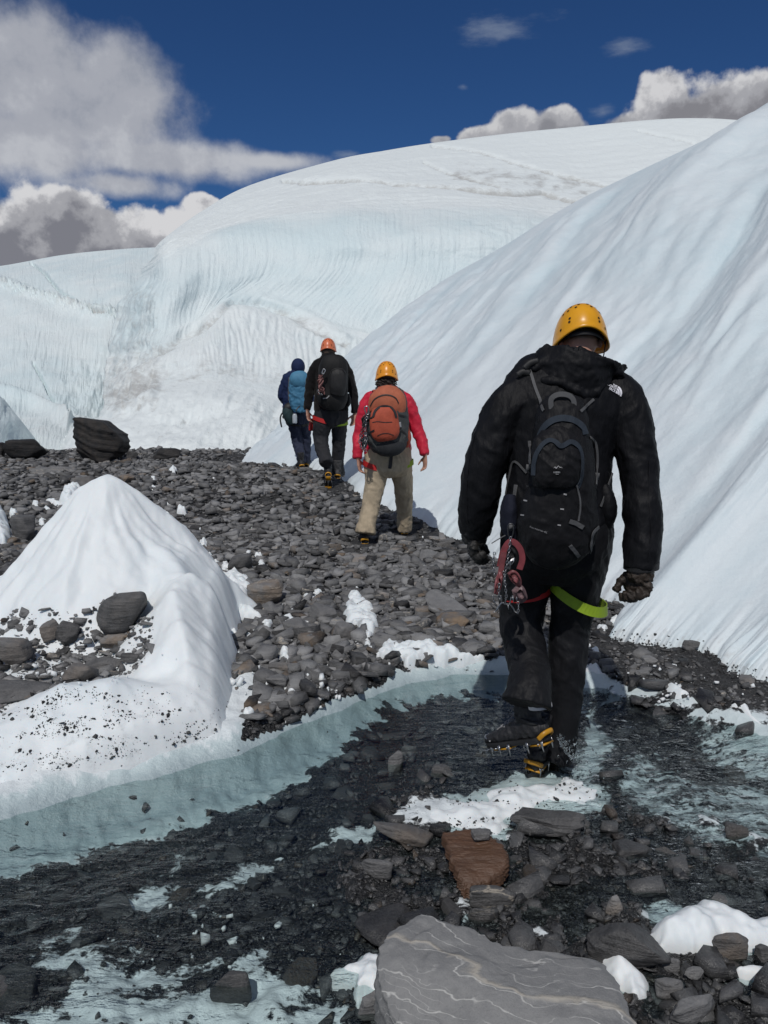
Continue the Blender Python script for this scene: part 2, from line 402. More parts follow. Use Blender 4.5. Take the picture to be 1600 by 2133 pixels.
def stone_nodes(T, p, tone, wet, warm, vein, coord, sc=1.0):
    n1 = T.noise(coord, 14 * sc, 6, 0.65); n2 = T.noise(coord, 120 * sc, 4, 0.7)
    lay = T.noise(T.map(coord, (6, 6, 70), (0.15, 0.1, 0)), sc, 5, 0.65)
    v = T.math('ADD', tone, T.math('ADD', T.math('MULTIPLY', T.math('SUBTRACT', n1, 0.5), 0.55), T.math('ADD', T.math('MULTIPLY', T.math('SUBTRACT', n2, 0.5), 0.35), T.math('MULTIPLY', T.math('SUBTRACT', lay, 0.5), 0.55))), clamp=True)
    col = T.mix(v, (0.014, 0.0145, 0.016, 1), (0.26, 0.262, 0.265, 1))
    wf = T.math('MULTIPLY', warm, T.ramp(T.noise(coord, 9 * sc, 5, 0.6), 0.32, 0.62))
    col = T.mix(wf, col, T.mix(n1, (0.065, 0.044, 0.030, 1), (0.30, 0.225, 0.155, 1)))
    # quartz veins
    wv = T.new('ShaderNodeTexNoise'); wv.noise_type = 'FBM'; T.put(wv.inputs['Vector'], T.map(coord, (3.2, 9, 12), (0.3, 0.2, 0.5))); wv.inputs['Scale'].default_value = 1.6 * sc; wv.inputs['Detail'].default_value = 6
    vl = T.ramp(T.math('ABSOLUTE', T.math('SUBTRACT', wv.outputs[0], 0.5)), 0.0, 0.022, 1, 0)
    col = T.mix(T.math('MULTIPLY', vl, vein), col, (0.42, 0.38, 0.32, 1))
    col = T.mix(T.math('MULTIPLY', wet, 0.62), col, (0.010, 0.0105, 0.012, 1))
    T.put(p.inputs['Base Color'], col)
    T.put(p.inputs['Roughness'], T.ramp(wet, 0, 1, 0.72, 0.22, False))
    p.inputs['Specular IOR Level'].default_value = 0.4
    nr = T.bump(n2, 0.5, 0.006 / sc); nr = T.bump(lay, 0.75, 0.012 / sc, nr); nr = T.bump(n1, 0.5, 0.03 / sc, nr)
    T.put(p.inputs['Normal'], nr)
def stone_material(name, geo):
    m, T, p, o = material(name)
    if geo: coord = T.new('ShaderNodeNewGeometry').outputs['Position']
    else: coord = T.new('ShaderNodeTexCoord').outputs['Object']
    r = T.new('ShaderNodeObjectInfo').outputs['Random']
    tone = T.attr('tone')
    if not geo: tone = T.math('ADD', tone, T.math('MULTIPLY', T.math('SUBTRACT', r, 0.5), 0.22))
    stone_nodes(T, p, tone, T.attr('wet'), T.attr('warm'), T.attr('vein'), coord)
    return m
stone_m = stone_material('slate_stone', False)
rubble_m = stone_material('slate_rubble', True)

def ground_material():
    m, T, p, o = material('moraine')
    pos = T.new('ShaderNodeNewGeometry').outputs['Position']
    vor = T.new('ShaderNodeTexVoronoi'); T.put(vor.inputs['Vector'], T.map(pos, (1, 1, 1.6))); vor.inputs['Scale'].default_value = 60
    vor2 = T.new('ShaderNodeTexVoronoi'); T.put(vor2.inputs['Vector'], T.map(pos, (1, 1.3, 1.6))); vor2.inputs['Scale'].default_value = 150
    n1 = T.noise(pos, 3.0, 6, 0.6); n2 = T.noise(pos, 40, 6, 0.7); n3 = T.noise(pos, 260, 3, 0.7)
    hsv = T.sep(vor.outputs['Color'])[0]; hsv2 = T.sep(vor2.outputs['Color'])[1]
    t = T.math('ADD', T.math('MULTIPLY', n1, 0.35), T.math('ADD', T.math('MULTIPLY', hsv, 0.38), T.math('MULTIPLY', hsv2, 0.3)), clamp=True)
    grav = T.mix(t, (0.008, 0.0085, 0.0095, 1), (0.085, 0.086, 0.088, 1))
    wet = T.attr('wet')
    grav = T.mix(T.math('MULTIPLY', wet, 0.45), grav, (0.016, 0.017, 0.019, 1))
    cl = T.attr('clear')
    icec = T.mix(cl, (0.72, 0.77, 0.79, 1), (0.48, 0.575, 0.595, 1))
    icec = T.mix(T.math('MULTIPLY', T.ramp(cl, 0.9, 1.8), 0.6), icec, (0.21, 0.275, 0.305, 1))  # darkest tone paints the shaded strip below the bank edge
    st = T.noise(T.map(pos, (6, 26, 10), (0, 0, -0.35)), 1.0, 6, 0.7)
    im = T.math('ADD', T.attr('ice'), T.math('ADD', T.math('MULTIPLY', T.math('SUBTRACT', st, 0.5), 1.15), T.math('MULTIPLY', T.math('SUBTRACT', n2, 0.5), 0.9)))
    f = T.ramp(im, 0.42, 0.62)
    T.put(p.inputs['Base Color'], T.mix(f, grav, icec))
    T.put(p.inputs['Roughness'], T.ramp(wet, 0, 1, 0.8, 0.3, False))
    h = T.math('ADD', T.math('MULTIPLY', vor.outputs['Distance'], 0.9), T.math('ADD', T.math('MULTIPLY', vor2.outputs['Distance'], 0.45), T.math('MULTIPLY', n3, 0.25)))
    b = T.bump(h, T.math('SUBTRACT', 1.0, T.math('MULTIPLY', f, 0.85)), 0.022)
    b = T.bump(n2, 0.35, 0.03, b)
    T.put(p.inputs['Normal'], b)
    return m
ground_m = ground_material()

def water_material():
    m, T, p, o = material('stream_water')
    T.n.remove(p)
    pos = T.new('ShaderNodeNewGeometry').outputs['Position']
    rough = T.attr('rapid')
    w = T.noise(pos, 3.0, 3, out=1)
    q = T.vmath('ADD', T.map(pos, (10, 30, 8), (0, 0, 0.30)), T.vmath('SCALE', w, scale=2.4))
    a = T.noise(q, 1.0, 4, 0.6); b = T.noise(pos, 70, 3, 0.6)
    h = T.math('ADD', a, T.math('MULTIPLY', b, 0.22))
    nr = T.bump(h, T.math('ADD', 0.26, T.math('MULTIPLY', rough, 0.6)), 0.024)
    fr = T.new('ShaderNodeFresnel'); fr.inputs['IOR'].default_value = 1.33; T.l.new(nr, fr.inputs['Normal'])
    tr = T.new('ShaderNodeBsdfTransparent'); tr.inputs['Color'].default_value = (0.84, 0.915, 0.925, 1)
    gl = T.new('ShaderNodeBsdfGlossy'); gl.inputs['Roughness'].default_value = 0.06; T.l.new(nr, gl.inputs['Normal']); gl.inputs['Color'].default_value = (1, 1, 1, 1)
    mx = T.new('ShaderNodeMixShader'); T.l.new(fr.outputs[0], mx.inputs[0]); T.l.new(tr.outputs[0], mx.inputs[1]); T.l.new(gl.outputs[0], mx.inputs[2])
    T.l.new(mx.outputs[0], o.inputs[0])
    return m
water_m = water_material()
# ------------------------------------------------------------------ the moraine, the stream and the ice
def G2(pts, z=0.0):
    p = np.asarray(pts, float); return gpt(p[:, 0], p[:, 1], z)[:, :2]
ZW = -0.055
BANK_PX = [(-900, 1960), (-400, 1775), (-200, 1712), (0, 1652), (120, 1622), (240, 1592), (360, 1560), (480, 1530), (560, 1497), (620, 1470), (720, 1430), (830, 1394), (930, 1376), (1050, 1372), (1140, 1376), (1215, 1392), (1262, 1402), (1340, 1430), (1420, 1455), (1500, 1475), (1600, 1500), (1750, 1540), (2000, 1610), (2500, 1800)]
BANK = G2(BANK_PX)
STREAM = np.vstack([BANK, [[3.2, 0.2], [-4.5, 0.2]]])
DARK_PX = [(-900, 2150), (-300, 1880), (-100, 1822), (0, 1792), (110, 1768), (250, 1735), (370, 1702), (470, 1672), (560, 1640), (640, 1595), (700, 1555), (745, 1515), (790, 1478), (840, 1458), (900, 1448), (1000, 1440), (1080, 1432), (1180, 1430), (1225, 1448), (1300, 1470), (1380, 1488), (1440, 1512), (1500, 1530), (1560, 1560), (1650, 1600), (1800, 1640), (2300, 1850)]
BAND = np.vstack([BANK, G2(DARK_PX, -0.1)[::-1]])
# lenses of ice in the bed: outline in the photograph's ground plane, strength
LENS = [([(1195, 1440), (1245, 1450), (1290, 1520), (1270, 1590), (1250, 1640), (1190, 1650), (1180, 1560), (1205, 1490)], .62),
        ([(1255, 1590), (1330, 1560), (1420, 1600), (1480, 1610), (1620, 1590), (1680, 1700), (1620, 1800), (1520, 1780), (1450, 1760), (1330, 1700), (1270, 1640)], .46),
        ([(1440, 1510), (1640, 1500), (1700, 1600), (1560, 1610), (1480, 1560)], .46),
        ([(1320, 1530), (1400, 1540), (1430, 1580), (1360, 1590)], .40),
        ([(790, 1710), (870, 1680), (980, 1650), (1080, 1600), (1170, 1590), (1260, 1640), (1270, 1690), (1150, 1700), (1060, 1730), (1040, 1760), (960, 1740), (880, 1730)], .9),
        ([(640, 1745), (720, 1712), (785, 1712), (770, 1745), (700, 1752)], .85),
        ([(385, 1860), (500, 1790), (590, 1745), (640, 1750), (560, 1800), (470, 1850), (400, 1885)], .48),
        ([(260, 1850), (300, 1815), (350, 1820), (345, 1850), (330, 1880), (275, 1875)], .85),
        ([(330, 1770), (385, 1740), (420, 1770), (360, 1790)], .62),
        ([(85, 1925), (170, 1905), (165, 1935), (110, 1950)], .66),
        ([(60, 1960), (150, 1960), (240, 1935), (230, 1990), (120, 2030), (40, 2010)], .52),
        ([(120, 2050), (215, 1985), (330, 1960), (430, 1990), (545, 1960), (530, 2000), (420, 2010), (360, 2040), (300, 2050), (200, 2080), (90, 2100)], .64),
        ([(-60, 2110), (100, 2080), (240, 2050), (330, 2060), (440, 2020), (560, 2010), (680, 2030), (690, 2060), (560, 2100), (500, 2133), (380, 2120), (240, 2130), (100, 2160), (-40, 2200)], .70),
        ([(520, 2120), (600, 2080), (690, 2070), (680, 2110), (600, 2140)], .9),
        ([(1075, 1970), (1105, 1940), (1140, 1935), (1140, 1965), (1100, 1975)], .72),
        ([(940, 1890), (960, 1870), (985, 1900), (960, 1925)], .5),
        ([(1330, 1880), (1400, 1865), (1470, 1880), (1510, 1890), (1480, 1915), (1390, 1930), (1345, 1920)], .8),
        ([(230, 1990), (320, 1980), (300, 2010), (240, 2015)], .5),
        ([(600, 1930), (640, 1945), (620, 1975)], .5),
        ([(-200, 1960), (-40, 1930), (20, 1950), (-60, 2010)], .55)]
LENSG = [(G2(p, -0.07), s) for p, s in LENS]
EMERGE = G2([(690, 1640), (780, 1565), (850, 1540), (960, 1560), (1040, 1610), (1180, 1600), (1250, 1640), (1300, 1700), (1380, 1790), (1480, 1830), (1600, 1890), (2000, 2000), (2100, 2400), (600, 2400), (640, 2133), (720, 2050), (700, 1960), (600, 1900), (560, 1830), (640, 1740), (720, 1700)], -0.05)
def bed_masks(x, y):
    d = poly_sdf(x, y, STREAM)
    jit = 0.035 * fbm(x * 7, y * 7, seed=3) + 0.02 * pn(x * 22, y * 22, seed=4)
    db = poly_sdf(x, y, BAND) + 0.05 * fbm(x * 5, y * 9, seed=8) + 0.045 * fbm((x * .94 - y * .34) * 4, (x * .34 + y * .94) * 26, seed=18)
    lo = np.where((x > -0.72) & (x < 0.02), 0.055, -0.02) + 0.012 * fbm(x * 9, y * 9, seed=9)
    ice = np.where(d > lo, np.clip(0.5 + db / 0.10, 0, 1.1), 0)
    for pg, s in LENSG:
        ice = np.maximum(ice, np.clip(0.5 + (poly_sdf(x, y, pg) + jit) / 0.16, 0, 1) * (s + np.where(y < 2.45, .26, .10)))
    ice = np.where((x < -0.64) & (d > -0.45) & (d < .1), 1.1, ice)
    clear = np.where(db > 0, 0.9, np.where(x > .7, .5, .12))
    clear = clear + 1.1 * np.exp(-((d - 0.17) / 0.13) ** 2) * (x < 1.0) * (db > -.05)  # dark strip along the bank: undercut shade put into the ice colour
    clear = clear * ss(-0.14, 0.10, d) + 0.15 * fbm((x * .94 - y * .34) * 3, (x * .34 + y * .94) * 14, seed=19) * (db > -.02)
    return d, ice, clear
def ground_z(x, y):
    x = np.asarray(x, float); y = np.asarray(y, float)
    d = poly_sdf(x, y, STREAM)
    hump = 0.20 * ss(6.8, 10.0, y) - 0.09 * ss(10.3, 13, y) - 1.6 * ss(14.3, 20, y) - 1.5 * ss(20, 60, y)
    und = 0.045 * fbm(x * 0.7, y * 0.7, seed=21) * ss(3.5, 6, y) + 0.022 * fbm(x * 3.1, y * 3.1, seed=22) + 0.006 * fbm(x * 13, y * 13, seed=23, o=2)
    land = hump + und + 0.02
    e = ss(-0.05, 0.30, poly_sdf(x, y, EMERGE) + 0.05 * fbm(x * 4, y * 4, seed=5))
    rapid = ss(0.6, 1.0, x) * ss(1.9, 2.4, y)
    bed = -0.15 + 0.04 * ss(0.35, 0.95, d) + 0.028 * fbm(x * 4.3, y * 4.3, seed=24) + 0.010 * fbm(x * 15, y * 15, seed=25, o=2)
    bed = bed + 0.055 * e + 0.045 * rapid * ss(0.25, 0.5, d) * (1 - e)
    k = ss(-0.05, 0.26, d + 0.012 * fbm(x * 2.5, y * 2.5, seed=6))
    return land * (1 - k) + bed * k
def build_ground():
    inner = np.linspace(-32, 32, 600); outer = np.linspace(34, 115, 26)
    az = np.radians(np.concatenate([-outer[::-1], inner, outer]))
    r = np.concatenate([np.linspace(0.25, 1.3, 12), np.geomspace(1.36, 17, 500), np.geomspace(18, 900, 26)])
    A, Rr = np.meshgrid(az, r); x = Rr * np.sin(A); y = Rr * np.cos(A)
    z = ground_z(x, y)
    z = np.where(Rr > 20, np.minimum(z, -1.5) - 0.02 * (Rr - 20).clip(0, 60), z)
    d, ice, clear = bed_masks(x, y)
    far = ss(15, 19, Rr); ice = np.maximum(ice, far); clear = np.where(far > .2, 0.2, clear)
    ice = np.maximum(ice, np.where((d < 0.02) & (d > -1.5), np.clip(0.5 * (pn(x * 2.2, y * 2.2, seed=31) + 0.6 * pn(x * 8, y * 8, seed=32)) - 0.10, 0, .45), 0))
    wet = ss(-0.12, 0.02, d)
    o = mk('ground', np.stack([x, y, z], -1).reshape(-1, 3), grid_faces(len(az), len(r)), ground_m, kind='structure')
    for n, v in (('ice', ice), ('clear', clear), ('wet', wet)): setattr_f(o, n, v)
    return o
ground = build_ground()
def tri_of(o):
    me = o.data; v = np.empty(len(me.vertices) * 3); me.vertices.foreach_get('co', v); return v.reshape(-1, 3) + np.asarray(ORIG[o.name]), [tuple(p.vertices) for p in me.polygons]
GB = bvh(*tri_of(ground))

def build_water():
    xs = np.linspace(-3.4, 3.2, 440); ys = np.linspace(0.3, 4.4, 300)
    X, Y = np.meshgrid(xs, ys)
    rap = ss(0.55, 1.0, X) * ss(2.0, 2.5, Y) * 1.0 + 0.25 * ss(0.4, 0.2, np.abs(Y - 2.2)) + 0.35 * ss(-0.2, -1.0, X) * ss(2.6, 2.1, Y)
    c, s = math.cos(-.35), math.sin(-.35)
    U = X * c - Y * s; V = X * s + Y * c
    wrp = 0.5 * pn(X * 2, Y * 2, seed=41)
    Z = ZW + (0.0018 + 0.010 * rap) * fbm(U * 4 + wrp, V * 13 + wrp, seed=42, o=3) + 0.02 * ss(0.9, 2.2, X) * ss(2.2, 3.2, Y) 
    d = poly_sdf(X, Y, STREAM); Z = np.where(d < -0.15, -0.4, Z)
    o = mk('stream', np.stack([X, Y, Z], -1).reshape(-1, 3), grid_faces(len(xs), len(ys)), water_m, kind='structure')
    setattr_f(o, 'rapid', rap); return o
build_water()

# ------------------------------------------------------------------ glaciers
def loft(rows, nu, nv):
    """rows: polylines of (px, py, Y); returns grids of position and picture point"""
    rr = [catmull(r, nu) for r in rows]; A = np.stack(rr)                       # k, nu, 3
    k = len(rr); out = np.empty((nv, nu, 3))
    for j in range(nu): out[:, j] = catmull(A[:, j], nv)
    return at(out[..., 0], out[..., 1], out[..., 2]), out
def normals(P):
    du = np.gradient(P, axis=1); dv = np.gradient(P, axis=0); n = np.cross(du, dv)
    n /= np.linalg.norm(n, axis=-1)[..., None] + 1e-9
    s = np.sign(np.sum(n * (CAM - P), -1).mean()); return n * s
def sheet(name, P, mat, dirt, clear=None, flute=None, **props):
    nv, nu = P.shape[:2]
    o = mk(name, P.reshape(-1, 3), grid_faces(nu, nv), mat, **props)
    uv = o.data.uv_layers.new(name='uv')
    U, V = np.meshgrid(np.linspace(0, 1, nu), np.linspace(0, 1, nv)); uvv = np.stack([U, V], -1).reshape(-1, 2)
    li = np.empty(len(o.data.loops), np.int32); o.data.loops.foreach_get('vertex_index', li); uv.data.foreach_set('uv', uvv[li].astype(np.float32).ravel())
    setattr_f(o, 'dirt', dirt); setattr_f(o, 'clear', np.zeros(nv * nu) if clear is None else clear); setattr_f(o, 'flute', np.ones(nv * nu) if flute is None else flute)
    return o
def streakdist(Q, pts, w): return np.exp(-(line_dist(Q[..., 0], Q[..., 1], pts) / w) ** 2)

def build_dome():
    X = [310, 350, 440, 540, 650, 780, 920, 1060, 1220, 1400, 1560, 1760]
    def row(l): return [tuple(p) for p in l]
    crest = [(322, 517, 40), (345, 494, 40), (420, 440, 43), (520, 386, 49), (700, 333, 55), (800, 314, 57), (900, 298, 60), (1050, 279, 62), (1200, 264, 63), (1350, 250, 62), (1450, 246, 61), (1560, 252, 60), (1760, 275, 58)]
    mid = [(316, 545, 37), (348, 516, 34), (425, 472, 36), (530, 428, 39), (690, 400, 42), (800, 388, 43), (900, 384, 44), (1050, 392, 45), (1200, 400, 46), (1350, 395, 47), (1450, 390, 48), (1560, 380, 48), (1760, 380, 48)]
    top = [(285, 590, 35), (338, 562, 30.9), (430, 505, 32.2), (550, 474, 33.4), (690, 463, 33.8), (800, 460, 34), (900, 463, 34.2), (1050, 472, 34.6), (1200, 490, 35), (1350, 520, 35.5), (1450, 540, 36), (1560, 560, 36.5), (1760, 600, 37)]
    face = [(250, 650, 34), (326, 640, 29.2), (430, 590, 30.6), (550, 562, 31.6), (690, 552, 32), (800, 556, 32), (900, 565, 32), (1050, 585, 32.2), (1200, 600, 32.6), (1350, 640, 33), (1450, 660, 33.5), (1560, 680, 34), (1760, 700, 35)]
    low = [(232, 725, 33), (322, 712, 28.0), (400, 680, 28.9), (470, 625, 30.3), (600, 648, 30.6), (730, 668, 30.6), (850, 690, 30.4), (1000, 700, 30.4), (1150, 720, 30.6), (1300, 740, 31), (1450, 760, 31.5), (1560, 780, 32), (1760, 800, 33)]
    ledge = [(226, 770, 32), (312, 752, 26.6), (395, 712, 26.8), (470, 652, 28.4), (600, 676, 28.6), (730, 704, 28.8), (850, 730, 28.8), (1000, 740, 29), (1150, 750, 29.4), (1300, 780, 30), (1450, 800, 30.5), (1560, 820, 31), (1760, 840, 32)]
    ap1 = [(222, 832, 30), (262, 812, 24.2), (380, 770, 24.0), (480, 762, 24.4), (600, 782, 25), (730, 812, 26), (850, 832, 27), (1000, 840, 27.5), (1150, 850, 28), (1300, 860, 29), (1450, 880, 30), (1560, 900, 30), (1760, 900, 31)]
    ap2 = [(205, 872, 27), (232, 866, 21.8), (360, 845, 20.8), (470, 838, 20.8), (600, 850, 21.6), (730, 870, 23), (850, 890, 24), (1000, 890, 25), (1150, 900, 26), (1300, 910, 27), (1450, 930, 28), (1560, 940, 29), (1760, 940, 30)]
    ap3 = [(120, 925, 25), (150, 925, 19.4), (330, 925, 18.2), (470, 925, 18.0), (600, 925, 18.6), (730, 930, 20), (850, 940, 22), (1000, 940, 23), (1150, 940, 24), (1300, 950, 25), (1450, 960, 26), (1560, 960, 27), (1760, 960, 28)]
    foot = [(60, 1000, 24), (110, 1000, 17.6), (330, 1010, 16.6), (470, 1010, 16.5), (600, 1010, 17), (730, 1000, 18.5), (850, 1000, 20), (1000, 1000, 21), (1150, 1000, 22), (1300, 1000, 23), (1450, 1000, 24), (1560, 1000, 25), (1760, 1000, 26)]
    P, Q = loft([crest, mid, top, face, low, ledge, ap1, ap2, ap3, foot], 620, 420)
    n = normals(P); px, py = Q[..., 0], Q[..., 1]
    v = np.linspace(0, 9, 420)[:, None] * np.ones((1, 620)); u = np.linspace(0, 1, 620)[None, :] * np.ones((420, 1))
    wob = 0.003 * fbm(u * 6, v * 2, seed=50)
    facem = ss(1.4, 2.1, v) * ss(5.0, 3.6, v); upper = ss(2.1, 1.3, v)
    apron = ss(6.2, 7.2, v)
    h = facem * (0.020 * pn((u + wob) * 150, v * 0.6, seed=51) + 0.013 * pn((u + wob) * 300, v * 0.9, seed=52))
    lump = ss(850, 1100, px) * facem
    h += lump * 0.06 * fbm(u * 50, v * 9, seed=53)
    h += 0.22 * fbm(u * 6, v * 1.0, seed=54, o=2) * ss(0.0, 0.7, v)
    left = ss(352, 318, px) * ss(560, 620, py) * ss(880, 820, py)
    h += left * (0.10 * ridged(u * 70 + v * 0.35, v * 0.35, seed=55) + 0.05 * fbm(px * .04, py * .02, seed=56))
    h += upper * (0.03 * fbm(u * 50, v * 26, seed=57) + 0.07 * pn(u * 6, v * 22 + u * 4, seed=58)) * ss(0, .35, v)
    h += ss(4.6, 5.2, v) * ss(6.6, 5.6, v) * 0.04 * ridged(u * 120, v * 2, seed=59)
    h += apron * (0.055 * pn((u + 0.02 * v) * 105, v * .9, seed=60) + 0.10 * fbm(u * 20, v * 2, seed=61))
    # crevasse lines and their shadows in relief
    cr1 = [(590, 377), (640, 380), (700, 376), (780, 378), (850, 382), (940, 392), (1010, 400), (1070, 405), (1130, 404), (1190, 420), (1260, 440)]
    cr2 = [(900, 304), (960, 310), (1020, 322), (1080, 342), (1150, 362), (1220, 378), (1300, 395)]
    cr3 = [(882, 338), (920, 352), (980, 376), (1040, 394)]
    cr4 = [(1330, 272), (1400, 288), (1450, 298)]
    for c, w, a in ((cr1, 3.4, 0.42), (cr2, 2.6, 0.24), (cr3, 2.2, .16), (cr4, 2.2, .18)):
        h -= a * streakdist(Q, c, w); h += a * 0.02 * streakdist(Q, [(x, y - 7) for x, y in c], 5)
    arch = [(330, 742), (375, 705), (430, 682), (462, 652), (480, 628), (540, 628), (600, 655), (660, 685), (720, 715)]
    h -= 0.12 * streakdist(Q, arch, 6); h += 0.12 * streakdist(Q, [(x, y - 16) for x, y in arch], 9)
    P = P + n * h[..., None]
    fine = 0.5 + 0.5 * fbm(px * .03, py * .09, seed=62)
    dirt = 0.58 * streakdist(Q, arch, 10) * (0.6 + fine * .6)
    band = [(250, 850), (300, 815), (370, 785), (450, 768), (520, 772), (600, 800), (700, 815), (800, 830)]
    dirt += 0.38 * streakdist(Q, band, 26) * (0.35 + .8 * fine)
    dirt += 0.30 * ss(1120, 1080, px) * ss(900, 980, px) * 0 + 0.75 * streakdist(Q, [(960, 356), (1040, 366), (1120, 378), (1220, 390)], 22) * fine
    dirt += 1.0 * streakdist(Q, cr1, 4.0) + 0.7 * streakdist(Q, cr2, 3.0) + .6 * streakdist(Q, cr3, 2.4) + .5 * streakdist(Q, cr4, 2.4)
    dirt += 0.32 * ss(0.5, 1.1, v) * ss(2.0, 1.5, v) * fine
    dirt += left * (0.30 + 0.22 * fine) + 0.18 * ss(4.2, 4.8, v) * fine
    dirt += apron * 0.8 * np.clip(0.62 - 6 * np.abs(pn((u + 0.02 * v + .004 * pn(u * 40, v * 5, seed=64)) * 52, v * .35, seed=63)), 0, 1) * (pn(u * 90, v * 9, seed=65) > .05)
    clear = 0.75 * facem * (0.55 + 0.5 * pn(u * 8, v * 1.2, seed=66)) + 0.25 * ss(5, 3, v) * ss(1.0, 2.2, v) - 0.35 * apron - 0.3 * upper
    # the ice goes on behind the skyline and round the left corner
    back = np.stack([P[0] + np.array([0.4, 6, 0.3]), P[0] + np.array([1, 18, -2.0]), P[0] + np.array([2, 40, -12])])[::-1]
    P2 = np.concatenate([back, P]); pad = lambda a: np.concatenate([np.repeat(a[:1], 3, 0), a])
    side = P2[:, :1] + np.array([0.6, 5.0, -0.2]); P2 = np.concatenate([side, P2], 1); pad2 = lambda a: np.concatenate([pad(a)[:, :1], pad(a)], 1)
    return sheet('glacier', P2, ice_dome_m, pad2(dirt), pad2(clear), pad2(0.25 + facem + .3 * apron), kind='structure')
build_dome()

def build_far():
    rows = [[(-900, 640, 66), (-400, 590, 64), (-150, 570, 62), (0, 554, 60), (130, 531, 59), (250, 519, 58), (330, 515, 58), (450, 512, 58)],
            [(-900, 700, 56), (-400, 650, 54), (-150, 625, 52), (0, 600, 50), (130, 600, 49), (250, 600, 48), (330, 600, 48), (450, 600, 48)],
            [(-900, 760, 48), (-400, 720, 46), (-150, 700, 44), (0, 690, 43), (130, 700, 42), (250, 700, 42.5), (330, 700, 43), (450, 700, 44)],
            [(-900, 820, 42), (-400, 800, 38), (-150, 790, 37), (0, 785, 36), (130, 800, 36), (250, 800, 38), (330, 800, 40), (450, 800, 40)],
            [(-900, 870, 34), (-400, 860, 32), (-150, 850, 31), (0, 850, 30.5), (130, 860, 31), (250, 870, 34), (330, 870, 35), (450, 870, 36)],
            [(-900, 930, 27), (-400, 920, 26), (-150, 910, 25), (0, 905, 24.5), (130, 905, 25), (250, 910, 27), (330, 910, 28), (450, 910, 28)],
            [(-900, 990, 22), (-400, 990, 21), (-150, 990, 20.5), (0, 985, 20), (130, 985, 20), (250, 990, 21), (330, 990, 21), (450, 990, 21)]]
    P, Q = loft(rows, 420, 260); n = normals(P); px, py = Q[..., 0], Q[..., 1]
    v = np.linspace(0, 6, 260)[:, None] * np.ones((1, 420)); u = np.linspace(0, 1, 420)[None, :] * np.ones((260, 1))
    h = 0.028 * pn(u * 190 + v * 5, v * 1.0, seed=70) * ss(0.2, 1, v) + 0.25 * fbm(u * 7, v * 1.2, seed=71, o=2) * ss(0.0, 0.8, v)
    ck = [(65, 547), (95, 570), (120, 598), (160, 625), (200, 655), (240, 660)]
    ck2 = [(70, 760), (95, 800), (120, 850), (140, 880)]
    lay = [(-100, 575), (0, 588), (60, 605), (120, 622), (190, 648), (235, 655)]
    lay2 = [(-100, 835), (0, 832), (60, 838), (110, 862), (140, 880)]; lay3 = [(60, 900), (100, 895), (140, 890)]
    h -= 0.5 * streakdist(Q, ck, 2.2) + 0.35 * streakdist(Q, ck2, 2) - 0.35 * streakdist(Q, lay, 10) * (1 + pn(u * 200, v * 20, seed=72))
    h += 0.5 * streakdist(Q, lay2, 8) + .10 * ss(190, 150, np.hypot((px - 180) * 1.3, py - 830) * 2) * fbm(px * .04, py * .04, seed=74)
    P = P + n * h[..., None]
    fine = 0.5 + 0.5 * fbm(px * .03, py * .09, seed=73)
    dirt = 0.5 * streakdist(Q, ck, 1.6) + 0.42 * streakdist(Q, lay, 9) * fine + .45 * streakdist(Q, lay2, 8) * fine + .35 * streakdist(Q, ck2, 1.6) + .5 * streakdist(Q, lay3, 12) * fine + 0.20 * ss(600, 640, py) * ss(760, 700, py) * fine
    clear = 0.5 * ss(720, 800, py) * ss(880, 850, py) * ss(300, 150, px) + .35 * ss(700, 560, py)
    back = np.stack([P[0] + np.array([0, 14, 0.5]), P[0] + np.array([0, 60, -12])])[::-1]; pad = lambda a: np.concatenate([np.repeat(a[:1], 2, 0), a])
    return sheet('glacier', np.concatenate([back, P]), ice_far_m, pad(dirt), pad(clear), kind='structure')
build_far()

def build_hummock():
    rows = [[(-320, 735, 24), (-160, 770, 23), (-60, 800, 22.5), (0, 826, 22.3), (22, 850, 22.3), (45, 890, 22.2), (62, 930, 22), (90, 985, 21.8)],
            [(-320, 760, 22.5), (-160, 790, 21.8), (-60, 815, 21.3), (-5, 840, 21.2), (15, 862, 21.2), (36, 900, 21.2), (52, 940, 21.2), (75, 985, 21)],
            [(-320, 850, 20.5), (-160, 860, 20), (-60, 880, 19.6), (-20, 890, 19.5), (0, 900, 19.5), (16, 930, 19.6), (30, 960, 19.6), (40, 1000, 19.6)],
            [(-320, 980, 18.5), (-160, 980, 18), (-60, 985, 17.8), (-30, 985, 17.8), (-10, 990, 17.8), (5, 995, 18), (15, 1000, 18), (20, 1005, 18)]]
    P, Q = loft(rows, 140, 90); n = normals(P)
    h = 0.10 * fbm(Q[..., 0] * .03, Q[..., 1] * .012, seed=80); P = P + n * h[..., None]
    back = (P[0] + np.array([-0.5, 3, -1.5]))[None]; P = np.concatenate([back, P])
    side = P[:, -1:] + np.array([-0.3, 2.5, -0.8]); P = np.concatenate([P, side], 1)
    return sheet('ice_hummock', P, ice_dome_m, np.zeros(P.shape[:2]), np.full(P.shape[:2], 0.75), kind='structure')
build_hummock()

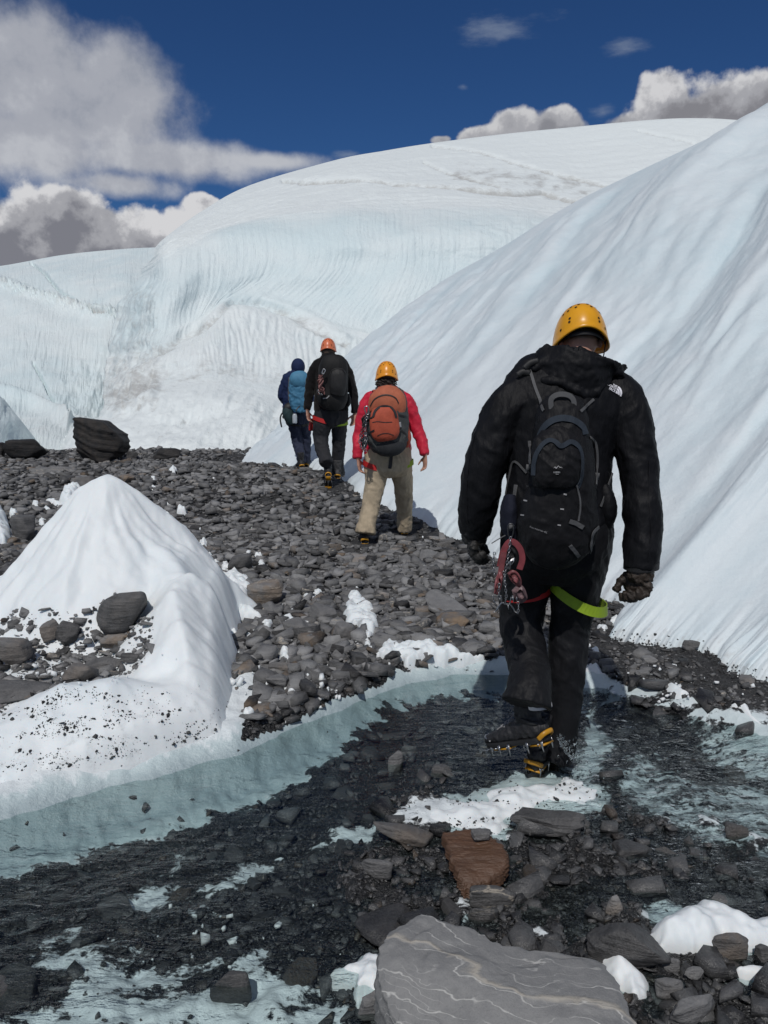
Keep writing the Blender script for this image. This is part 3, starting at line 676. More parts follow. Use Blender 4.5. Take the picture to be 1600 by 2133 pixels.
WALL_BASE = [(490, 960), (500, 964), (520, 969), (548, 971), (600, 974), (645, 977), (690, 992), (745, 1036), (870, 1096), (960, 1131), (1030, 1171), (1130, 1215), (1283, 1264), (1258, 1332), (1345, 1350), (1470, 1368), (1505, 1404), (1600, 1428), (1800, 1520), (2400, 1760)]
WALL_CREST = [(520, 948, 15.4), (600, 885, 17), (740, 735, 20), (900, 600, 22), (1050, 512, 22.6), (1190, 425, 22.6), (1340, 352, 21.6), (1500, 275, 19.8), (1640, 190, 18), (1850, 90, 16.2), (2050, 0, 14.6), (2250, -80, 13), (2420, -130, 11.4), (2520, -150, 10.6), (2620, -150, 9.8), (2800, -150, 9), (3000, -150, 8.2), (3100, -150, 7.8), (3400, -120, 7), (4200, 0, 5.6)]
WALL_G = gpt(np.array(WALL_BASE)[:, 0], np.array(WALL_BASE)[:, 1], 0.0)
for _ in range(4):
    zz = ground_z(WALL_G[:, 0], WALL_G[:, 1]); WALL_G = np.array([gpt(p[0], p[1], z) for p, z in zip(WALL_BASE, zz)])
WALL_POLY = np.vstack([WALL_G[:, :2], [[9, 2], [9, 30], [-1, 30]]])
def build_wall():
    nu, nv = 620, 330
    idx = np.linspace(0, len(WALL_BASE) - 1, nu)
    B = catmull(WALL_G, nu); wc = np.array(WALL_CREST, float); T3 = catmull(at(wc[:, 0], wc[:, 1], wc[:, 2]), nu)
    t = np.linspace(0, 1, nv) ** 1.25
    P = B[None] * (1 - t[:, None, None]) + T3[None] * t[:, None, None]
    u = idx[None, :] * np.ones((nv, 1)); v = t[:, None] * np.ones((1, nu))
    n = normals(P)
    L = np.linalg.norm(T3 - B, axis=1)[None, :]
    h = 0.030 * L * np.sin(np.pi * v) * (v - 0.42)                        # concave foot, convex shoulder
    s = u + 0.55 * fbm(u * 0.6, v * 2.1, seed=90) + 0.9 * v
    k = ss(0.02, 0.25, v) * ss(1.0, 0.70, v)
    def saw(x, sharp=3.0):                                               # scalloped runnels, steeper on one side
        f = x - np.floor(x); w = np.where(f < 0.68, f / 0.68, (1 - f) / 0.32); return w * w * (3 - 2 * w)
    big = saw(s * 0.42 + 0.1); mid = saw(s * 1.15 + 0.3 + 0.25 * pn(u * 2, v * 2, seed=91))
    amp = 0.35 + 0.75 * ss(-0.4, 0.6, fbm(u * .9, v * 1.7, seed=92))
    h = h + k * (0.34 * big * ss(0.1, 0.6, v) * ss(4.5, 7.5, u) + 0.078 * mid * amp + 0.032 * pn(s * 2.6, v * 3, seed=93) + 0.006 * pn(s * 8, v * 5, seed=94) * amp)
    h = h + 0.10 * fbm(u * .6, v * 2.5, seed=95) * k
    h = h + (0.008 * pn(s * 5, v * 9, seed=96) + 0.016 * fbm(u * 4 + v * 3, v * 22, seed=196, o=3)) * k
    foot = ss(0.05, 0.0, v); h = h + foot * 0.03 * fbm(u * 6, v * 10, seed=97)
    P = P + n * h[..., None]
    P[..., 2] -= 0.05 * ss(0.012, 0.0, v)
    under = P[0] - n[0] * 0.25 + np.array([0, 0, -0.25]); P = np.concatenate([under[None], P])
    out = np.array([0.55, 0.83, 0.0])
    back = np.stack([P[-1] + out * 0.8 + np.array([0, 0, -0.02]), P[-1] + out * 2.2 + np.array([0, 0, -.5]), P[-1] + out * 6 + np.array([0, 0, -4])])
    P = np.concatenate([P, back])
    pad = lambda a: np.concatenate([a[:1], a, np.repeat(a[-1:], 3, 0)])
    dirt = 0.55 * ss(0.035, 0.0, v) * (pn(u * 14, v * 60, seed=98) > 0.0) * ss(8, 12.5, u)
    groove = 0.5 * (1 - mid) * amp + 0.45 * (1 - big) * ss(.15, .5, v)  # blue-grey runnel streaks, deepened to put groove shade into the ice colour
    clear = np.clip(groove * 0.6 + 0.25 * pn(u * 1.5, v * 3, seed=99) - 0.05, -0.3, 1) + .12 * ss(9, 14, u)
    return sheet('ice_wall', P, ice_wall_m, pad(dirt), pad(clear), pad(0.6 * amp), kind='structure')
wall = build_wall(); WB = bvh(*tri_of(wall))

# ------------------------------------------------------------------ the ice mound on the left
def smax(a, b, k=0.08):
    h = np.clip(0.5 + 0.5 * (a - b) / k, 0, 1); return b * (1 - h) + a * h + k * h * (1 - h)
def ridge(x, y, pts, slope, rr):
    """pts: (px, py, Y): height field of a rounded ridge through these points"""
    W = at(*np.array(pts, float).T); best = np.full(np.shape(x), -9.0)
    for a, b in zip(W[:-1], W[1:]):
        ex, ey = (b - a)[:2]; t = np.clip(((x - a[0]) * ex + (y - a[1]) * ey) / (ex * ex + ey * ey), 0, 1)
        d = np.hypot(x - a[0] - ex * t, y - a[1] - ey * t); z = a[2] + (b[2] - a[2]) * t
        best = smax(best, z - slope * (np.sqrt(d * d + rr * rr) - rr), 0.03)
    return best
HOLLOW = [(-60, 1330), (90, 1290), (180, 1300), (250, 1245), (310, 1300), (300, 1370), (250, 1400), (150, 1432), (60, 1470), (-60, 1500)]
def mound_z(x, y):
    wx = x + 0.03 * fbm(x * 3, y * 3, seed=100); wy = y + 0.03 * fbm(x * 3, y * 3, seed=101)
    A = ridge(wx, wy, [(-260, 1250, 4.5), (-60, 1212, 4.5), (20, 1196, 4.5), (70, 1178, 4.5), (120, 1130, 4.52), (170, 1060, 4.55), (222, 996, 4.58), (262, 1022, 4.6), (330, 1088, 4.6), (400, 1156, 4.58), (450, 1200, 4.55), (500, 1248, 4.5), (545, 1283, 4.45)], 1.15, 0.07)
    A2 = ridge(wx, wy, [(218, 1006, 4.56), (214, 1090, 4.36), (205, 1150, 4.25)], 1.1, 0.12)
    A3 = ridge(wx, wy, [(330, 1140, 4.35), (372, 1200, 4.15), (420, 1290, 4.05), (470, 1370, 3.95)], 0.95, 0.06)
    Bq = ridge(wx, wy, [(392, 1195, 4.06), (362, 1240, 3.82), (370, 1300, 3.62), (388, 1390, 3.42), (410, 1470, 3.28)], 1.05, 0.035)
    Cq = ridge(wx, wy, [(420, 1462, 3.30), (330, 1432, 3.28), (230, 1420, 3.22), (130, 1432, 3.18), (40, 1492, 3.05), (-120, 1560, 2.95), (-400, 1640, 2.9)], 0.62, 0.05)
    z = smax(smax(smax(A, A2, .08), smax(Bq, A3, .06), .05), Cq, 0.07)
    d = poly_sdf(x, y, STREAM)
    inside = ss(0.0, 0.35, poly_sdf(x, y, MOUND_HULL))
    z = smax(z, -0.3 + 0.46 * inside, 0.06)
    th = np.arctan2(y - 4.58, x + 1.68); rr = np.hypot(y - 4.58, x + 1.68)
    z = z + 0.030 * ss(.05, .35, rr) * ss(1.5, .6, rr) * pn(th * 4.5 + .4 * pn(x * 3, y * 3, seed=107), rr * 1.3, seed=108)
    z = z + 0.016 * fbm(x * 2.6, y * 2.6, seed=102) + 0.008 * ridged(x * 4 + y * 2, y * 3, seed=103, o=2) + 0.0022 * fbm(x * 14, y * 14, seed=104)
    return z - 0.7 * ss(0.02, 0.24, d) - 0.4 * ss(0.1, -0.15, poly_sdf(x, y, MOUND_OUT))
MOUND_HULL = np.array([(-4.5, 4.5), (-4.5, 2.6)] + [tuple(p) for p in G2([(0, 1640), (240, 1585), (470, 1528)])] + [tuple(at(400, 1300, 3.6)[:2]), tuple(at(420, 1200, 4.2)[:2])])
MOUND_OUT = np.array([(-5, 5.4), (-5, 2.4)] + [tuple(p) for p in G2([(0, 1660), (240, 1600), (486, 1535), (484, 1450), (480, 1400), (474, 1340), (500, 1292), (560, 1285)])] + [(-0.75, 5.4), (-1.6, 5.7)])
def build_mound():
    xs = np.linspace(-4.4, -0.45, 400); ys = np.linspace(2.55, 5.75, 330); X, Y = np.meshgrid(xs, ys)
    Z = mound_z(X, Y); g = ground_z(X, Y)
    keep = Z > g - 0.06
    fc = grid_faces(len(xs), len(ys)); fc = fc[keep.ravel()[fc].any(1)]
    V = np.stack([X, Y, np.maximum(Z, g - 0.12)], -1).reshape(-1, 3)
    used = np.unique(fc); mp = -np.ones(len(V), int); mp[used] = np.arange(len(used))
    pk = at(222, 996, 4.58)
    o = mk('ice_mound', V[used], mp[fc], ice_near_m, origin=(pk[0], pk[1], 0.0),
           label='tall white pyramid of melting ice rising out of the dark rubble beside the stream', category='ice mound')
    x, y, z = V[used].T
    low = ss(0.30, 0.08, z) * ss(3.9, 3.3, y)
    setattr_f(o, 'dirt', 0.30 * low * (0.4 + 0.6 * (pn(x * 9, y * 9, seed=105) > 0)) + 0.62 * ss(-.05, .15, poly_sdf(x, y, np.array(at(*np.array([(p[0], p[1], 3.7) for p in HOLLOW], float).T)[:, :2]))) )
    setattr_f(o, 'clear', 0.35 * ss(-0.02, -0.09, z) + 0.28 * pn(x * 1.7, y * 1.7, seed=106)); setattr_f(o, 'flute', np.zeros(len(x)))
    return o
mound = build_mound(); MB_ = bvh(*tri_of(mound))
# ------------------------------------------------------------------ stones
def hull(pts):
    bm = bmesh.new()
    for p in pts: bm.verts.new(p)
    r = bmesh.ops.convex_hull(bm, input=bm.verts)
    bmesh.ops.delete(bm, geom=[g for g in r['geom_interior'] if isinstance(g, bmesh.types.BMVert)], context='VERTS')
    bm.verts.ensure_lookup_table(); bmesh.ops.triangulate(bm, faces=bm.faces); bm.verts.index_update()
    v = np.array([q.co[:] for q in bm.verts]); f = np.array([[q.index for q in fc.verts] for fc in bm.faces], np.int64); bm.free()
    return v, f
def slab_pts(r, n, th, ang):
    """an angular flat slate: two skewed outlines of the same broken polygon"""
    a = np.sort((np.arange(n) + r.uniform(-.42, .42, n)) * 2 * math.pi / n + r.uniform(0, 6)); rad = r.uniform(0.55, 1.1, n)
    el = r.uniform(0.5, 0.95)
    x, y = np.cos(a) * rad, np.sin(a) * rad * el
    z = r.uniform(-.25, .25, n) * ang
    top = np.column_stack([x * r.uniform(.72, .98, n), y * r.uniform(.72, .98, n), th * (1 + z)]); bot = np.column_stack([x, y, -th * (1 - z)])
    mid = np.column_stack([x * 1.04, y * 1.04, r.uniform(-.5, .4, n) * th])
    return np.vstack([top, bot] + ([mid[:1]] if r.random() < .5 else []))
LIB = [hull(slab_pts(rng, int(rng.integers(4, 6)), rng.uniform(.10, .38), 1.6)) for _ in range(40)]
def rotmats(yaw, tilt, tdir):
    cy, sy = np.cos(yaw), np.sin(yaw); n = len(yaw)
    Z = np.zeros(n); O = np.ones(n)
    Ry = np.stack([np.stack([cy, -sy, Z], -1), np.stack([sy, cy, Z], -1), np.stack([Z, Z, O], -1)], 1)
    ax, ay = np.cos(tdir), np.sin(tdir); c, s = np.cos(tilt), np.sin(tilt)
    T = np.stack([np.stack([c + ax * ax * (1 - c), ax * ay * (1 - c), ay * s], -1), np.stack([ay * ax * (1 - c), c + ay * ay * (1 - c), -ax * s], -1), np.stack([-ay * s, ax * s, c], -1)], 1)
    return T @ Ry
def scatter_mesh(name, pos, size, tilt, tone, wet, warm, mat, flat=0.75, **props):
    n = len(pos); sh = rng.integers(0, len(LIB), n)
    Rm = rotmats(rng.uniform(0, 2 * math.pi, n), tilt, rng.uniform(0, 2 * math.pi, n))
    VV, FF, at_, off = [], [], [], 0
    for k, (v, f) in enumerate(LIB):
        ids = np.nonzero(sh == k)[0]
        if not len(ids): continue
        vv = np.einsum('nij,vj->nvi', Rm[ids], v * np.array([1, 1, flat])) * size[ids, None, None] + pos[ids, None, :]
        ff = f[None] + (np.arange(len(ids)) * len(v))[:, None, None] + off
        off += len(ids) * len(v); VV.append(vv.reshape(-1, 3)); FF.append(ff.reshape(-1, 3))
        at_.append(np.repeat(np.column_stack([tone[ids], wet[ids], warm[ids], (rng.random(len(ids)) < .04) * 1.0]), len(v), 0))
    o = mk(name, np.vstack(VV), np.vstack(FF), mat, smooth=False, **props)
    A = np.vstack(at_)
    for i, nme in enumerate(('tone', 'wet', 'warm', 'vein')): setattr_f(o, nme, A[:, i])
    return o
HOL3 = np.array([hh[0][:2] if (hh := hit([MB_], px, py)) else at(px, py, 3.6)[:2] for px, py in HOLLOW])
def surf_z(x, y):
    g = ground_z(x, y); m = mound_z(x, y)
    inm = (x > -4.4) & (x < -.45) & (y > 2.55) & (y < 5.75)
    return np.where(inm & (m > g), m, g), inm & (m > g + 0.02)
def scatter_stuff():
    n = 150000
    az = np.radians(rng.uniform(-34, 34, n)); r = np.exp(rng.uniform(math.log(1.5), math.log(15.5), n))
    x, y = r * np.sin(az), r * np.cos(az)
    z, onm = surf_z(x, y); d, ice, _ = bed_masks(x, y)
    wallin = poly_sdf(x, y, WALL_POLY); hol = poly_sdf(x, y, HOL3)
    u = rng.random(n)
    ok = (wallin < 0.05) & (u < np.where(ice > 0.40, 0.010, 1.0))
    ok &= ~onm | (hol > -0.03) & (u < .92)
    for bx, by in ((-.19, 6.95), (.20, 7.38), (-.66, 9.38), (-.56, 9.8), (-1.18, 11.3), (-1.12, 11.5)): ok &= np.hypot(x - bx, (y - by) * .7) > .15
    ok &= ~((y > 14.8) & (u < .6))
    ok &= (d < 0.02) | (u < np.where((d > .2) & (d < .85) & (x < .4), .22, .55))
    ok &= ~((x < -0.66) & (d > -0.3) & (d < 0.12))
    sz = np.exp(rng.normal(0, 0.84, n)) * 0.0072 * np.clip(r, 2.2, 9) ** 0.60
    near_wall = ss(-0.5, 0.0, wallin); sz *= 1 - 0.55 * near_wall                     # finer grit along the foot of the ice
    strip = ss(0.9, 1.3, x) * ss(0.15, -0.1, d) * ss(4.8, 4.2, y); sz *= 1 - 0.45 * strip; sz *= 1 - 0.5 * ss(0.0, 0.2, d)
    sz = np.clip(sz, 0.0035, 0.10); sz *= np.where(onm, .6, 1)
    pos = np.column_stack([x, y, z + sz * rng.uniform(-.05, .40, n)])
    tone = np.clip(rng.normal(0.53, 0.26, n), 0.04, 1.15) - 0.12 * near_wall; tone = np.where(rng.random(n) < .025, rng.uniform(.8, 1.2, n), tone)
    wet = ss(-0.10, 0.03, d + .05 * fbm(x * 5, y * 5, seed=120)); wet = np.maximum(wet, 0.6 * near_wall * (rng.random(n) < .5))
    warm = np.where(rng.random(n) < 0.06, rng.uniform(.3, .9, n), 0.03)
    tilt = np.abs(rng.normal(0, 0.36, n))
    k = ok
    scatter_mesh('rubble', pos[k], sz[k], tilt[k], tone[k], wet[k], warm[k], rubble_m, kind='stuff',
                 label='dark broken slate rubble covering the moraine and the stream bed', category='rubble')
scatter_stuff()
def grit():
    """specks of black grit thrown over the low front of the mound, the foot of the wall and the ice lenses"""
    P, S = [], []
    def add(px, py, s, trees=None):
        h = hit(trees or [MB_, GB], px, py)
        if h is not None: P.append(h[0] + h[1] * s * .25); S.append(s)
    for _ in range(3600):
        t = rng.random()
        if t < .55: px, py = rng.normal(120, 90), rng.normal(1500, 42)
        elif t < .8: px, py = rng.uniform(0, 480), 0; py = 1640 - px * .235 - abs(rng.normal(0, 35))
        else: px, py = rng.uniform(60, 420), rng.normal(1490, 45)
        if not (-10 < px < 485) or py > 1655 - px * .235 or py < 1425 or pn(px * .014, py * .03, seed=335) + .6 * pn(px * .05, py * .1, seed=336) < rng.normal(.05, .12): continue
        add(px, py, float(np.clip(rng.lognormal(-6.1, .7), .0012, .013)), [MB_])
    for _ in range(420):
        i = rng.integers(12, 18); a, b = np.array(WALL_BASE[i], float), np.array(WALL_BASE[i + 1], float); q = a + (b - a) * rng.random()
        add(q[0], q[1] - abs(rng.normal(0, 14)), float(np.clip(rng.lognormal(-5.2, .5), .002, .014)), [WB, GB])
    for _ in range(1100):
        q = np.array([rng.uniform(810, 1265), rng.uniform(1605, 1760)])
        if pn(q[0] * .012, q[1] * .03, seed=333) + .5 * pn(q[0] * .04, q[1] * .09, seed=334) < .0: continue
        add(q[0], q[1], float(np.clip(rng.lognormal(-5.7, .6), .0015, .014)), [GB] + ICEB)
    for _ in range(120):
        add(rng.uniform(380, 560), rng.uniform(1760, 1880), float(np.clip(rng.lognormal(-5.6, .5), .0018, .008)), [GB])
    P = np.array(P); S = np.array(S); n = len(P)
    scatter_mesh('grit', P, S, np.abs(rng.normal(0, .5, n)), rng.normal(.16, .08, n), np.full(n, .5), np.zeros(n), rubble_m, 1.3, kind='stuff', label='black grit specks scattered over the white ice', category='grit')

# detailed stones: a ball cut by random planes, rounded, layered and chipped
_ico = {}
def ico(sub):
    if sub not in _ico:
        bm = bmesh.new(); bmesh.ops.create_icosphere(bm, subdivisions=sub, radius=1.0)
        bm.verts.index_update(); _ico[sub] = (np.array([v.co[:] for v in bm.verts]), np.array([[v.index for v in f.verts] for f in bm.faces])); bm.free()
    return _ico[sub]
def rock(seed, size, sub=4, nplanes=13, sharp=26.0, layer=0.02, rough=0.03, flat=None, boxy=0.5):
    r = np.random.default_rng(seed); d, f = ico(sub)
    N = r.normal(size=(nplanes, 3)); N /= np.linalg.norm(N, axis=1)[:, None]; H = r.uniform(.62, 1.0, nplanes)
    N = np.vstack([N, [[0, 0, 1], [0, 0, -1]], np.eye(3)[[0, 0, 1, 1]] * np.array([1, -1, 1, -1])[:, None] + r.normal(0, .18, (4, 3))]); N /= np.linalg.norm(N, axis=1)[:, None]
    H = np.concatenate([H, [.72, .72], r.uniform(.78, 1.0, 4)])
    c = d @ N.T / H; m = np.log(np.exp(np.clip(c * sharp, -60, 60)).sum(1)) / sharp
    v = d / np.maximum(m, .3)[:, None]
    sz = np.asarray(size, float)
    q = v * 1.0 + seed * 7.3
    v = v * (1 + rough * fbm(q[:, 0] * 1.6, q[:, 1] * 1.6, q[:, 2] * 1.6, o=4, seed=seed % 97) [:, None])
    if layer:
        zz = v[:, 2] * sz[2] / max(sz) + 0.12 * v[:, 0] + .05 * fbm(q[:, 0], q[:, 1], o=2, seed=5)
        st = pn(zz * 9, zz * 0 + seed, seed=9) + .5 * pn(zz * 23, zz * 0 + seed, seed=11)
        v[:, :2] *= (1 + layer * 3.0 * st)[:, None] * np.ones(2)
    v = v / np.abs(v).max(0) 
    return v * sz, f
def zrot(a):
    c, s = math.cos(a), math.sin(a); return np.array([[c, -s, 0], [s, c, 0], [0, 0, 1]])
def erot(rx, ry, rz):
    return np.array((Matrix.Rotation(rz, 3, 'Z') @ Matrix.Rotation(ry, 3, 'Y') @ Matrix.Rotation(rx, 3, 'X')))
SURF = [GB, MB_]
def put_stone(name, label, px, py, wpx, hpx, tall=0.6, seed=1, rot=(0, 0, 0), tone=.35, wet=0., warm=0.05, vein=0., sub=4, sink=.12, layer=.02, cat='stone', group=None, surf=None, deep=None, sharp=26, lift=0.0, Y=None):
    """px, py: where its foot meets the ground, middle of the near edge; wpx, hpx: its extent in the photograph"""
    h = hit(surf or SURF, px, py - hpx * .25) if Y is None else (at(px, py, Y), None, 0)
    c = h[0]; k = float(np.linalg.norm(c - CAM)) / F
    w = wpx * k / 2; dz = hpx * k; pitch = math.atan2(CAM[2] - c[2], c[1])
    # extent seen = height * cos(pitch) + depth * sin(pitch)
    hz = tall * dz / math.cos(pitch); dep = max((1 - tall) * dz / max(math.sin(pitch), .08), .45 * w) if deep is None else deep * w * 2
    dep = min(dep, 2.6 * w)
    v, f = rock(seed, (w, dep / 2, hz / 2 * (1 + sink)), sub, layer=layer, sharp=sharp)
    v = v @ erot(*rot).T
    v[:, 0] *= w / np.abs(v[:, 0]).max()
    pos = np.array([c[0], c[1], c[2] + hz * .5 * (1 - sink) + lift])
    o = mk(name, v + pos, f, stone_m, origin=pos, label=label, category=cat)
    if group: o['group'] = group
    m = len(v)
    for nme, val in (('tone', tone + .12), ('wet', wet), ('warm', warm), ('vein', vein)): setattr_f(o, nme, np.full(m, val))
    o.data.polygons.foreach_set("use_smooth", np.zeros(len(o.data.polygons), bool) if sub < 4 else np.ones(len(o.data.polygons), bool))
    HERO.append((pos[0], pos[1], w, dep / 2))
    if seed in SHORT: MARKS.append((SHORT[seed], pos[0], pos[1]))
    return o
HERO = []; MARKS = [('the big banded slab', .18, 1.72), ('the rust brown slab', .30, 2.52), ('the boots of the walker in red', .02, 7.0), ('the boots of the man in the coral helmet', -.65, 9.5), ('the boots of the leading walker', -1.2, 11.3), ('the man in the stream', .65, 3.0)]
SHORT = {11: 'the largest black boulder', 12: 'the broad far left boulder', 14: 'the lone flat topped boulder', 16: 'the pale lined far left slab', 17: 'the rusty conglomerate stone', 19: 'the upright dark left stone', 20: 'the dark round stone', 21: 'the brown crystalline stone', 22: 'the long thin slate',
         23: 'the large flat grey slab', 24: 'the orange stained stone', 25: 'the rounded grey stone', 26: 'the bluish grey block', 27: 'the grey green stone', 28: 'the square edged stone', 29: 'the triangular grey stone', 30: 'the brownish layered slab', 32: 'the white and brown stone', 33: 'the pale pointed stone',
         34: 'the broad tilted slate', 36: 'the gravel spit tip', 37: 'the quartz streaked slab', 61: 'the upright gravel bar stone', 62: 'the gravel bar top block', 63: 'the dark gravel bar stone', 64: 'the mossy brown slab', 65: 'the half sunk grey stone', 66: 'the blue black slab', 67: 'the jagged black shelf', 68: 'the quartz veined black stone',
         70: 'the dark wet wedge', 71: 'the stone on the right ice', 72: 'the white quartz stone', 73: 'the grey block at the slab', 74: 'the black mossy rock', 79: 'the mossy rapids stone', 82: 'the layered slate in the rapids', 91: 'the pale gravel bank stone', 92: 'the lower gravel bank stone', 93: 'the brownish bank stone', 94: 'the upper rim bank stone'}
USED = set()
def say_where(what, x, y, near=9):
    """a label that is true and taken by nothing else: what it is, then where it lies from something easy to find"""
    r = math.hypot(x, y); a = math.atan2(x, y)
    ms = sorted(MARKS, key=lambda m: math.hypot(m[1] - x, m[2] - y))[:near]
    for m in ms:
        dr = r - math.hypot(m[1], m[2]); da = (a - math.atan2(m[1], m[2])) * r; dd = math.hypot(dr, da)
        if abs(da) > 2 * abs(dr): w = 'to the right of' if da > 0 else 'to the left of'
        elif abs(dr) > 2 * abs(da): w = 'behind' if dr > 0 else 'in front of'
        else: w = ('behind and right of' if da > 0 else 'behind and left of') if dr > 0 else ('in front and right of' if da > 0 else 'in front and left of')
        how = 'close ' if dd < .45 else ('' if dd < 1.2 else 'well ')
        for s in (f'{what} {how}{w} {m[0]}',):
            if s not in USED and len(s.split()) <= 16: USED.add(s); return s
    return None
S_ = put_stone
# boulders on the skyline of the rubble
S_('boulder', 'largest black boulder standing on the crest of the rubble', 208, 956, 114, 80, .95, 11, (0, .16, .2), -.32, 0, .10, sub=5, deep=.8, Y=12.9, cat='boulder', layer=.035)
S_('boulder', 'broad low dark boulder at the far left on the rubble crest', 54, 948, 74, 32, .92, 12, (0, 0, .4), -.25, 0, .05, deep=.7, Y=13.0, cat='boulder')
S_('boulder', 'dark boulder cut off by the left edge of the picture on the rubble crest', -4, 952, 40, 30, .9, 13, (0, 0, .1), -.25, deep=.8, Y=13.0, cat='boulder')
S_('boulder', 'small flat topped dark boulder standing alone against the white ice', 348, 957, 62, 25, .92, 14, (0, 0, .1), -.25, deep=.7, Y=12.9, cat='boulder', layer=.03)
S_('stone', 'little dark stone against the right foot of the largest boulder', 276, 955, 24, 16, .9, 15, tone=.14, Y=12.8, sub=3)
S_('slate_slab', 'flat grey slate slab with a pale line on the far left rubble', 110, 992, 84, 30, .35, 16, (.12, .05, .2), .42, vein=.6, deep=.6, surf=[GB])
S_('stone', 'rusty pebble conglomerate stone behind the peak of the ice mound', 264, 1010, 30, 22, .7, 17, tone=.5, warm=.9, sub=3, surf=[GB])
S_('stone', 'dark rounded stone on the left shoulder of the ice mound peak', 178, 1022, 46, 34, .6, 18, tone=.28, warm=.2, surf=[GB])
S_('stone', 'upright dark stone beside the small ice hump at the left edge', 50, 1140, 48, 58, .8, 19, (0, .15, .5), .24, surf=[GB])
S_('stone', 'dark round stone standing on ice crumbs right of the mound', 500, 1205, 50, 46, .8, 20, (0, 0, .4), .20)
S_('stone', 'brown crystalline stone with a whitish crust beside the ice mound', 556, 1278, 82, 66, .75, 21, (.1, -.1, .2), .55, 0, .75, vein=.5, sub=5)
S_('slate_slab', 'long thin grey slate lying on the right skirt of the ice mound', 505, 1321, 82, 22, .6, 22, tone=.40, deep=.35)
S_('slate_slab', 'large grey slate slab lying flat in the rubble near the walker in black', 925, 1285, 96, 58, .3, 23, (.18, .05, .3), .46, sub=5)
S_('stone', 'orange rust stained stone in the rubble left of the walker in black', 942, 1318, 74, 42, .6, 24, tone=.45, warm=1.0)
S_('stone', 'rounded grey slate stone in the middle of the rubble', 670, 1298, 72, 50, .5, 25, (0, .1, .5), .42)
S_('stone', 'bluish grey blocky stone in the rubble near the brown crystalline stone', 620, 1332, 62, 46, .6, 26, tone=.40)
S_('stone', 'grey green angular stone beside the ice crumbs in the rubble', 718, 1340, 48, 46, .6, 27, (0, .3, .3), .42, warm=.15)
S_('stone', 'square edged grey stone above the small patch of white ice', 764, 1256, 36, 36, .6, 28, tone=.46)
S_('stone', 'flat triangular grey stone at the edge of the dark gravel bank', 692, 1366, 44, 28, .4, 29, tone=.45, sub=3)
S_('slate_slab', 'brownish layered slab on the gravel bank above the stream', 592, 1408, 66, 32, .6, 30, tone=.40, warm=.3)
S_('stone', 'grey lumpy stone under the brownish layered slab above the stream', 580, 1438, 46, 36, .6, 31, tone=.42)
S_('stone', 'white and brown stone under the lifted boot of the walker in red', 748, 1178, 36, 24, .6, 32, tone=.75, warm=.55, sub=3)
S_('stone', 'pale pointed stone right of the boot of the walker in red', 824, 1158, 40, 14, .4, 33, tone=.62, sub=3)
S_('slate_slab', 'broad tilted slate by the foot of the ice wall near the walker in red', 895, 1172, 52, 30, .5, 34, (.2, .3, 0), .44)
S_('slate_slab', 'slate slab propped on another beside the broad tilted one', 845, 1180, 44, 22, .5, 35, (.1, -.2, .5), .34)
S_('stone', 'small dark stone at the tip of the gravel spit by the stream', 818, 1386, 34, 24, .6, 36, tone=.3, sub=3)
S_('slate_slab', 'dark slab with white quartz streak in the rubble behind the mound', 400, 1105, 60, 22, .4, 37, tone=.3, vein=.8, deep=.5)
# stones lying on the mound
S_('boulder', 'rounded dark grey boulder resting on the front of the ice mound', 254, 1330, 112, 84, .85, 47, (.25, -.32, .5), .16, warm=.10, sub=5, deep=.8, cat='boulder', sink=.06, layer=.006, sharp=15)
S_('stone', 'tan stone with white crust under the rounded boulder on the mound', 240, 1356, 58, 36, .7, 42, tone=.65, warm=.7)
S_('stone', 'dark angular stone standing on the ice left of the rounded boulder', 140, 1352, 52, 48, .8, 43, (0, .3, .2), .22)
S_('stone', 'mottled grey brown stone behind the dark angular stone on the mound', 108, 1334, 46, 38, .7, 44, (0, -.3, .6), .40, warm=.4)
S_('boulder', 'big grey brown stone at the left edge of the mound', 28, 1396, 76, 58, .75, 45, (0, .1, .1), .42, warm=.3, cat='boulder')
S_('slate_slab', 'wide flat dark slab at the left edge below the grey brown stone', 40, 1462, 130, 52, .35, 46, (.15, .08, .15), .30, deep=.6, sub=5)
S_('stone', 'square grey stone with an orange base in the hollow of the mound', 165, 1432, 64, 56, .6, 47, tone=.42, warm=.35)
S_('slate_slab', 'dark slate leaning in the hollow right of the square grey stone', 215, 1402, 74, 36, .5, 48, (0, -.25, .2), .25)
S_('stone', 'black wedge of stone under the right side of the rounded boulder', 275, 1382, 44, 24, .6, 49, tone=.16, sub=3)
S_('stone', 'dark flat stone on the left skirt of the mound', 20, 1208, 66, 34, .4, 50, (0, -.2, .4), .28, surf=[GB])
# stones in and beside the stream
S_('stone', 'upright grey stone on the little dark gravel bar in the stream', 822, 1622, 34, 50, .8, 61, (0, .25, .2), .50, .1)
S_('stone', 'grey block at the top of the little gravel bar in the stream', 852, 1580, 32, 26, .7, 62, tone=.42, wet=.2)
S_('stone', 'dark wet stone on the right of the little gravel bar', 920, 1622, 46, 32, .6, 63, tone=.32, wet=.5)
S_('slate_slab', 'rough mossy brown slab lying between ice and gravel in the stream', 838, 1758, 122, 44, .5, 64, (0, .12, -.15), .36, .4, .45)
S_('stone', 'grey wet stone half sunk left of the brown slab', 782, 1832, 68, 44, .6, 65, tone=.38, wet=.3)
S_('slate_slab', 'smooth blue black slate slab sunk in the stream left of the big banded slab', 812, 1950, 130, 80, .2, 66, (.05, .1, .5), .22, .8, sink=.4)
S_('slate_slab', 'jagged black slate shelf jutting over the white ice', 1138, 1744, 150, 56, .5, 67, (0, .05, -.1), .20, .45, layer=.05, sub=5)
S_('stone', 'black stone with white quartz veins beside the rust brown slab', 1022, 1893, 96, 46, .6, 68, (0, .1, .1), .22, .5, vein=1.0)
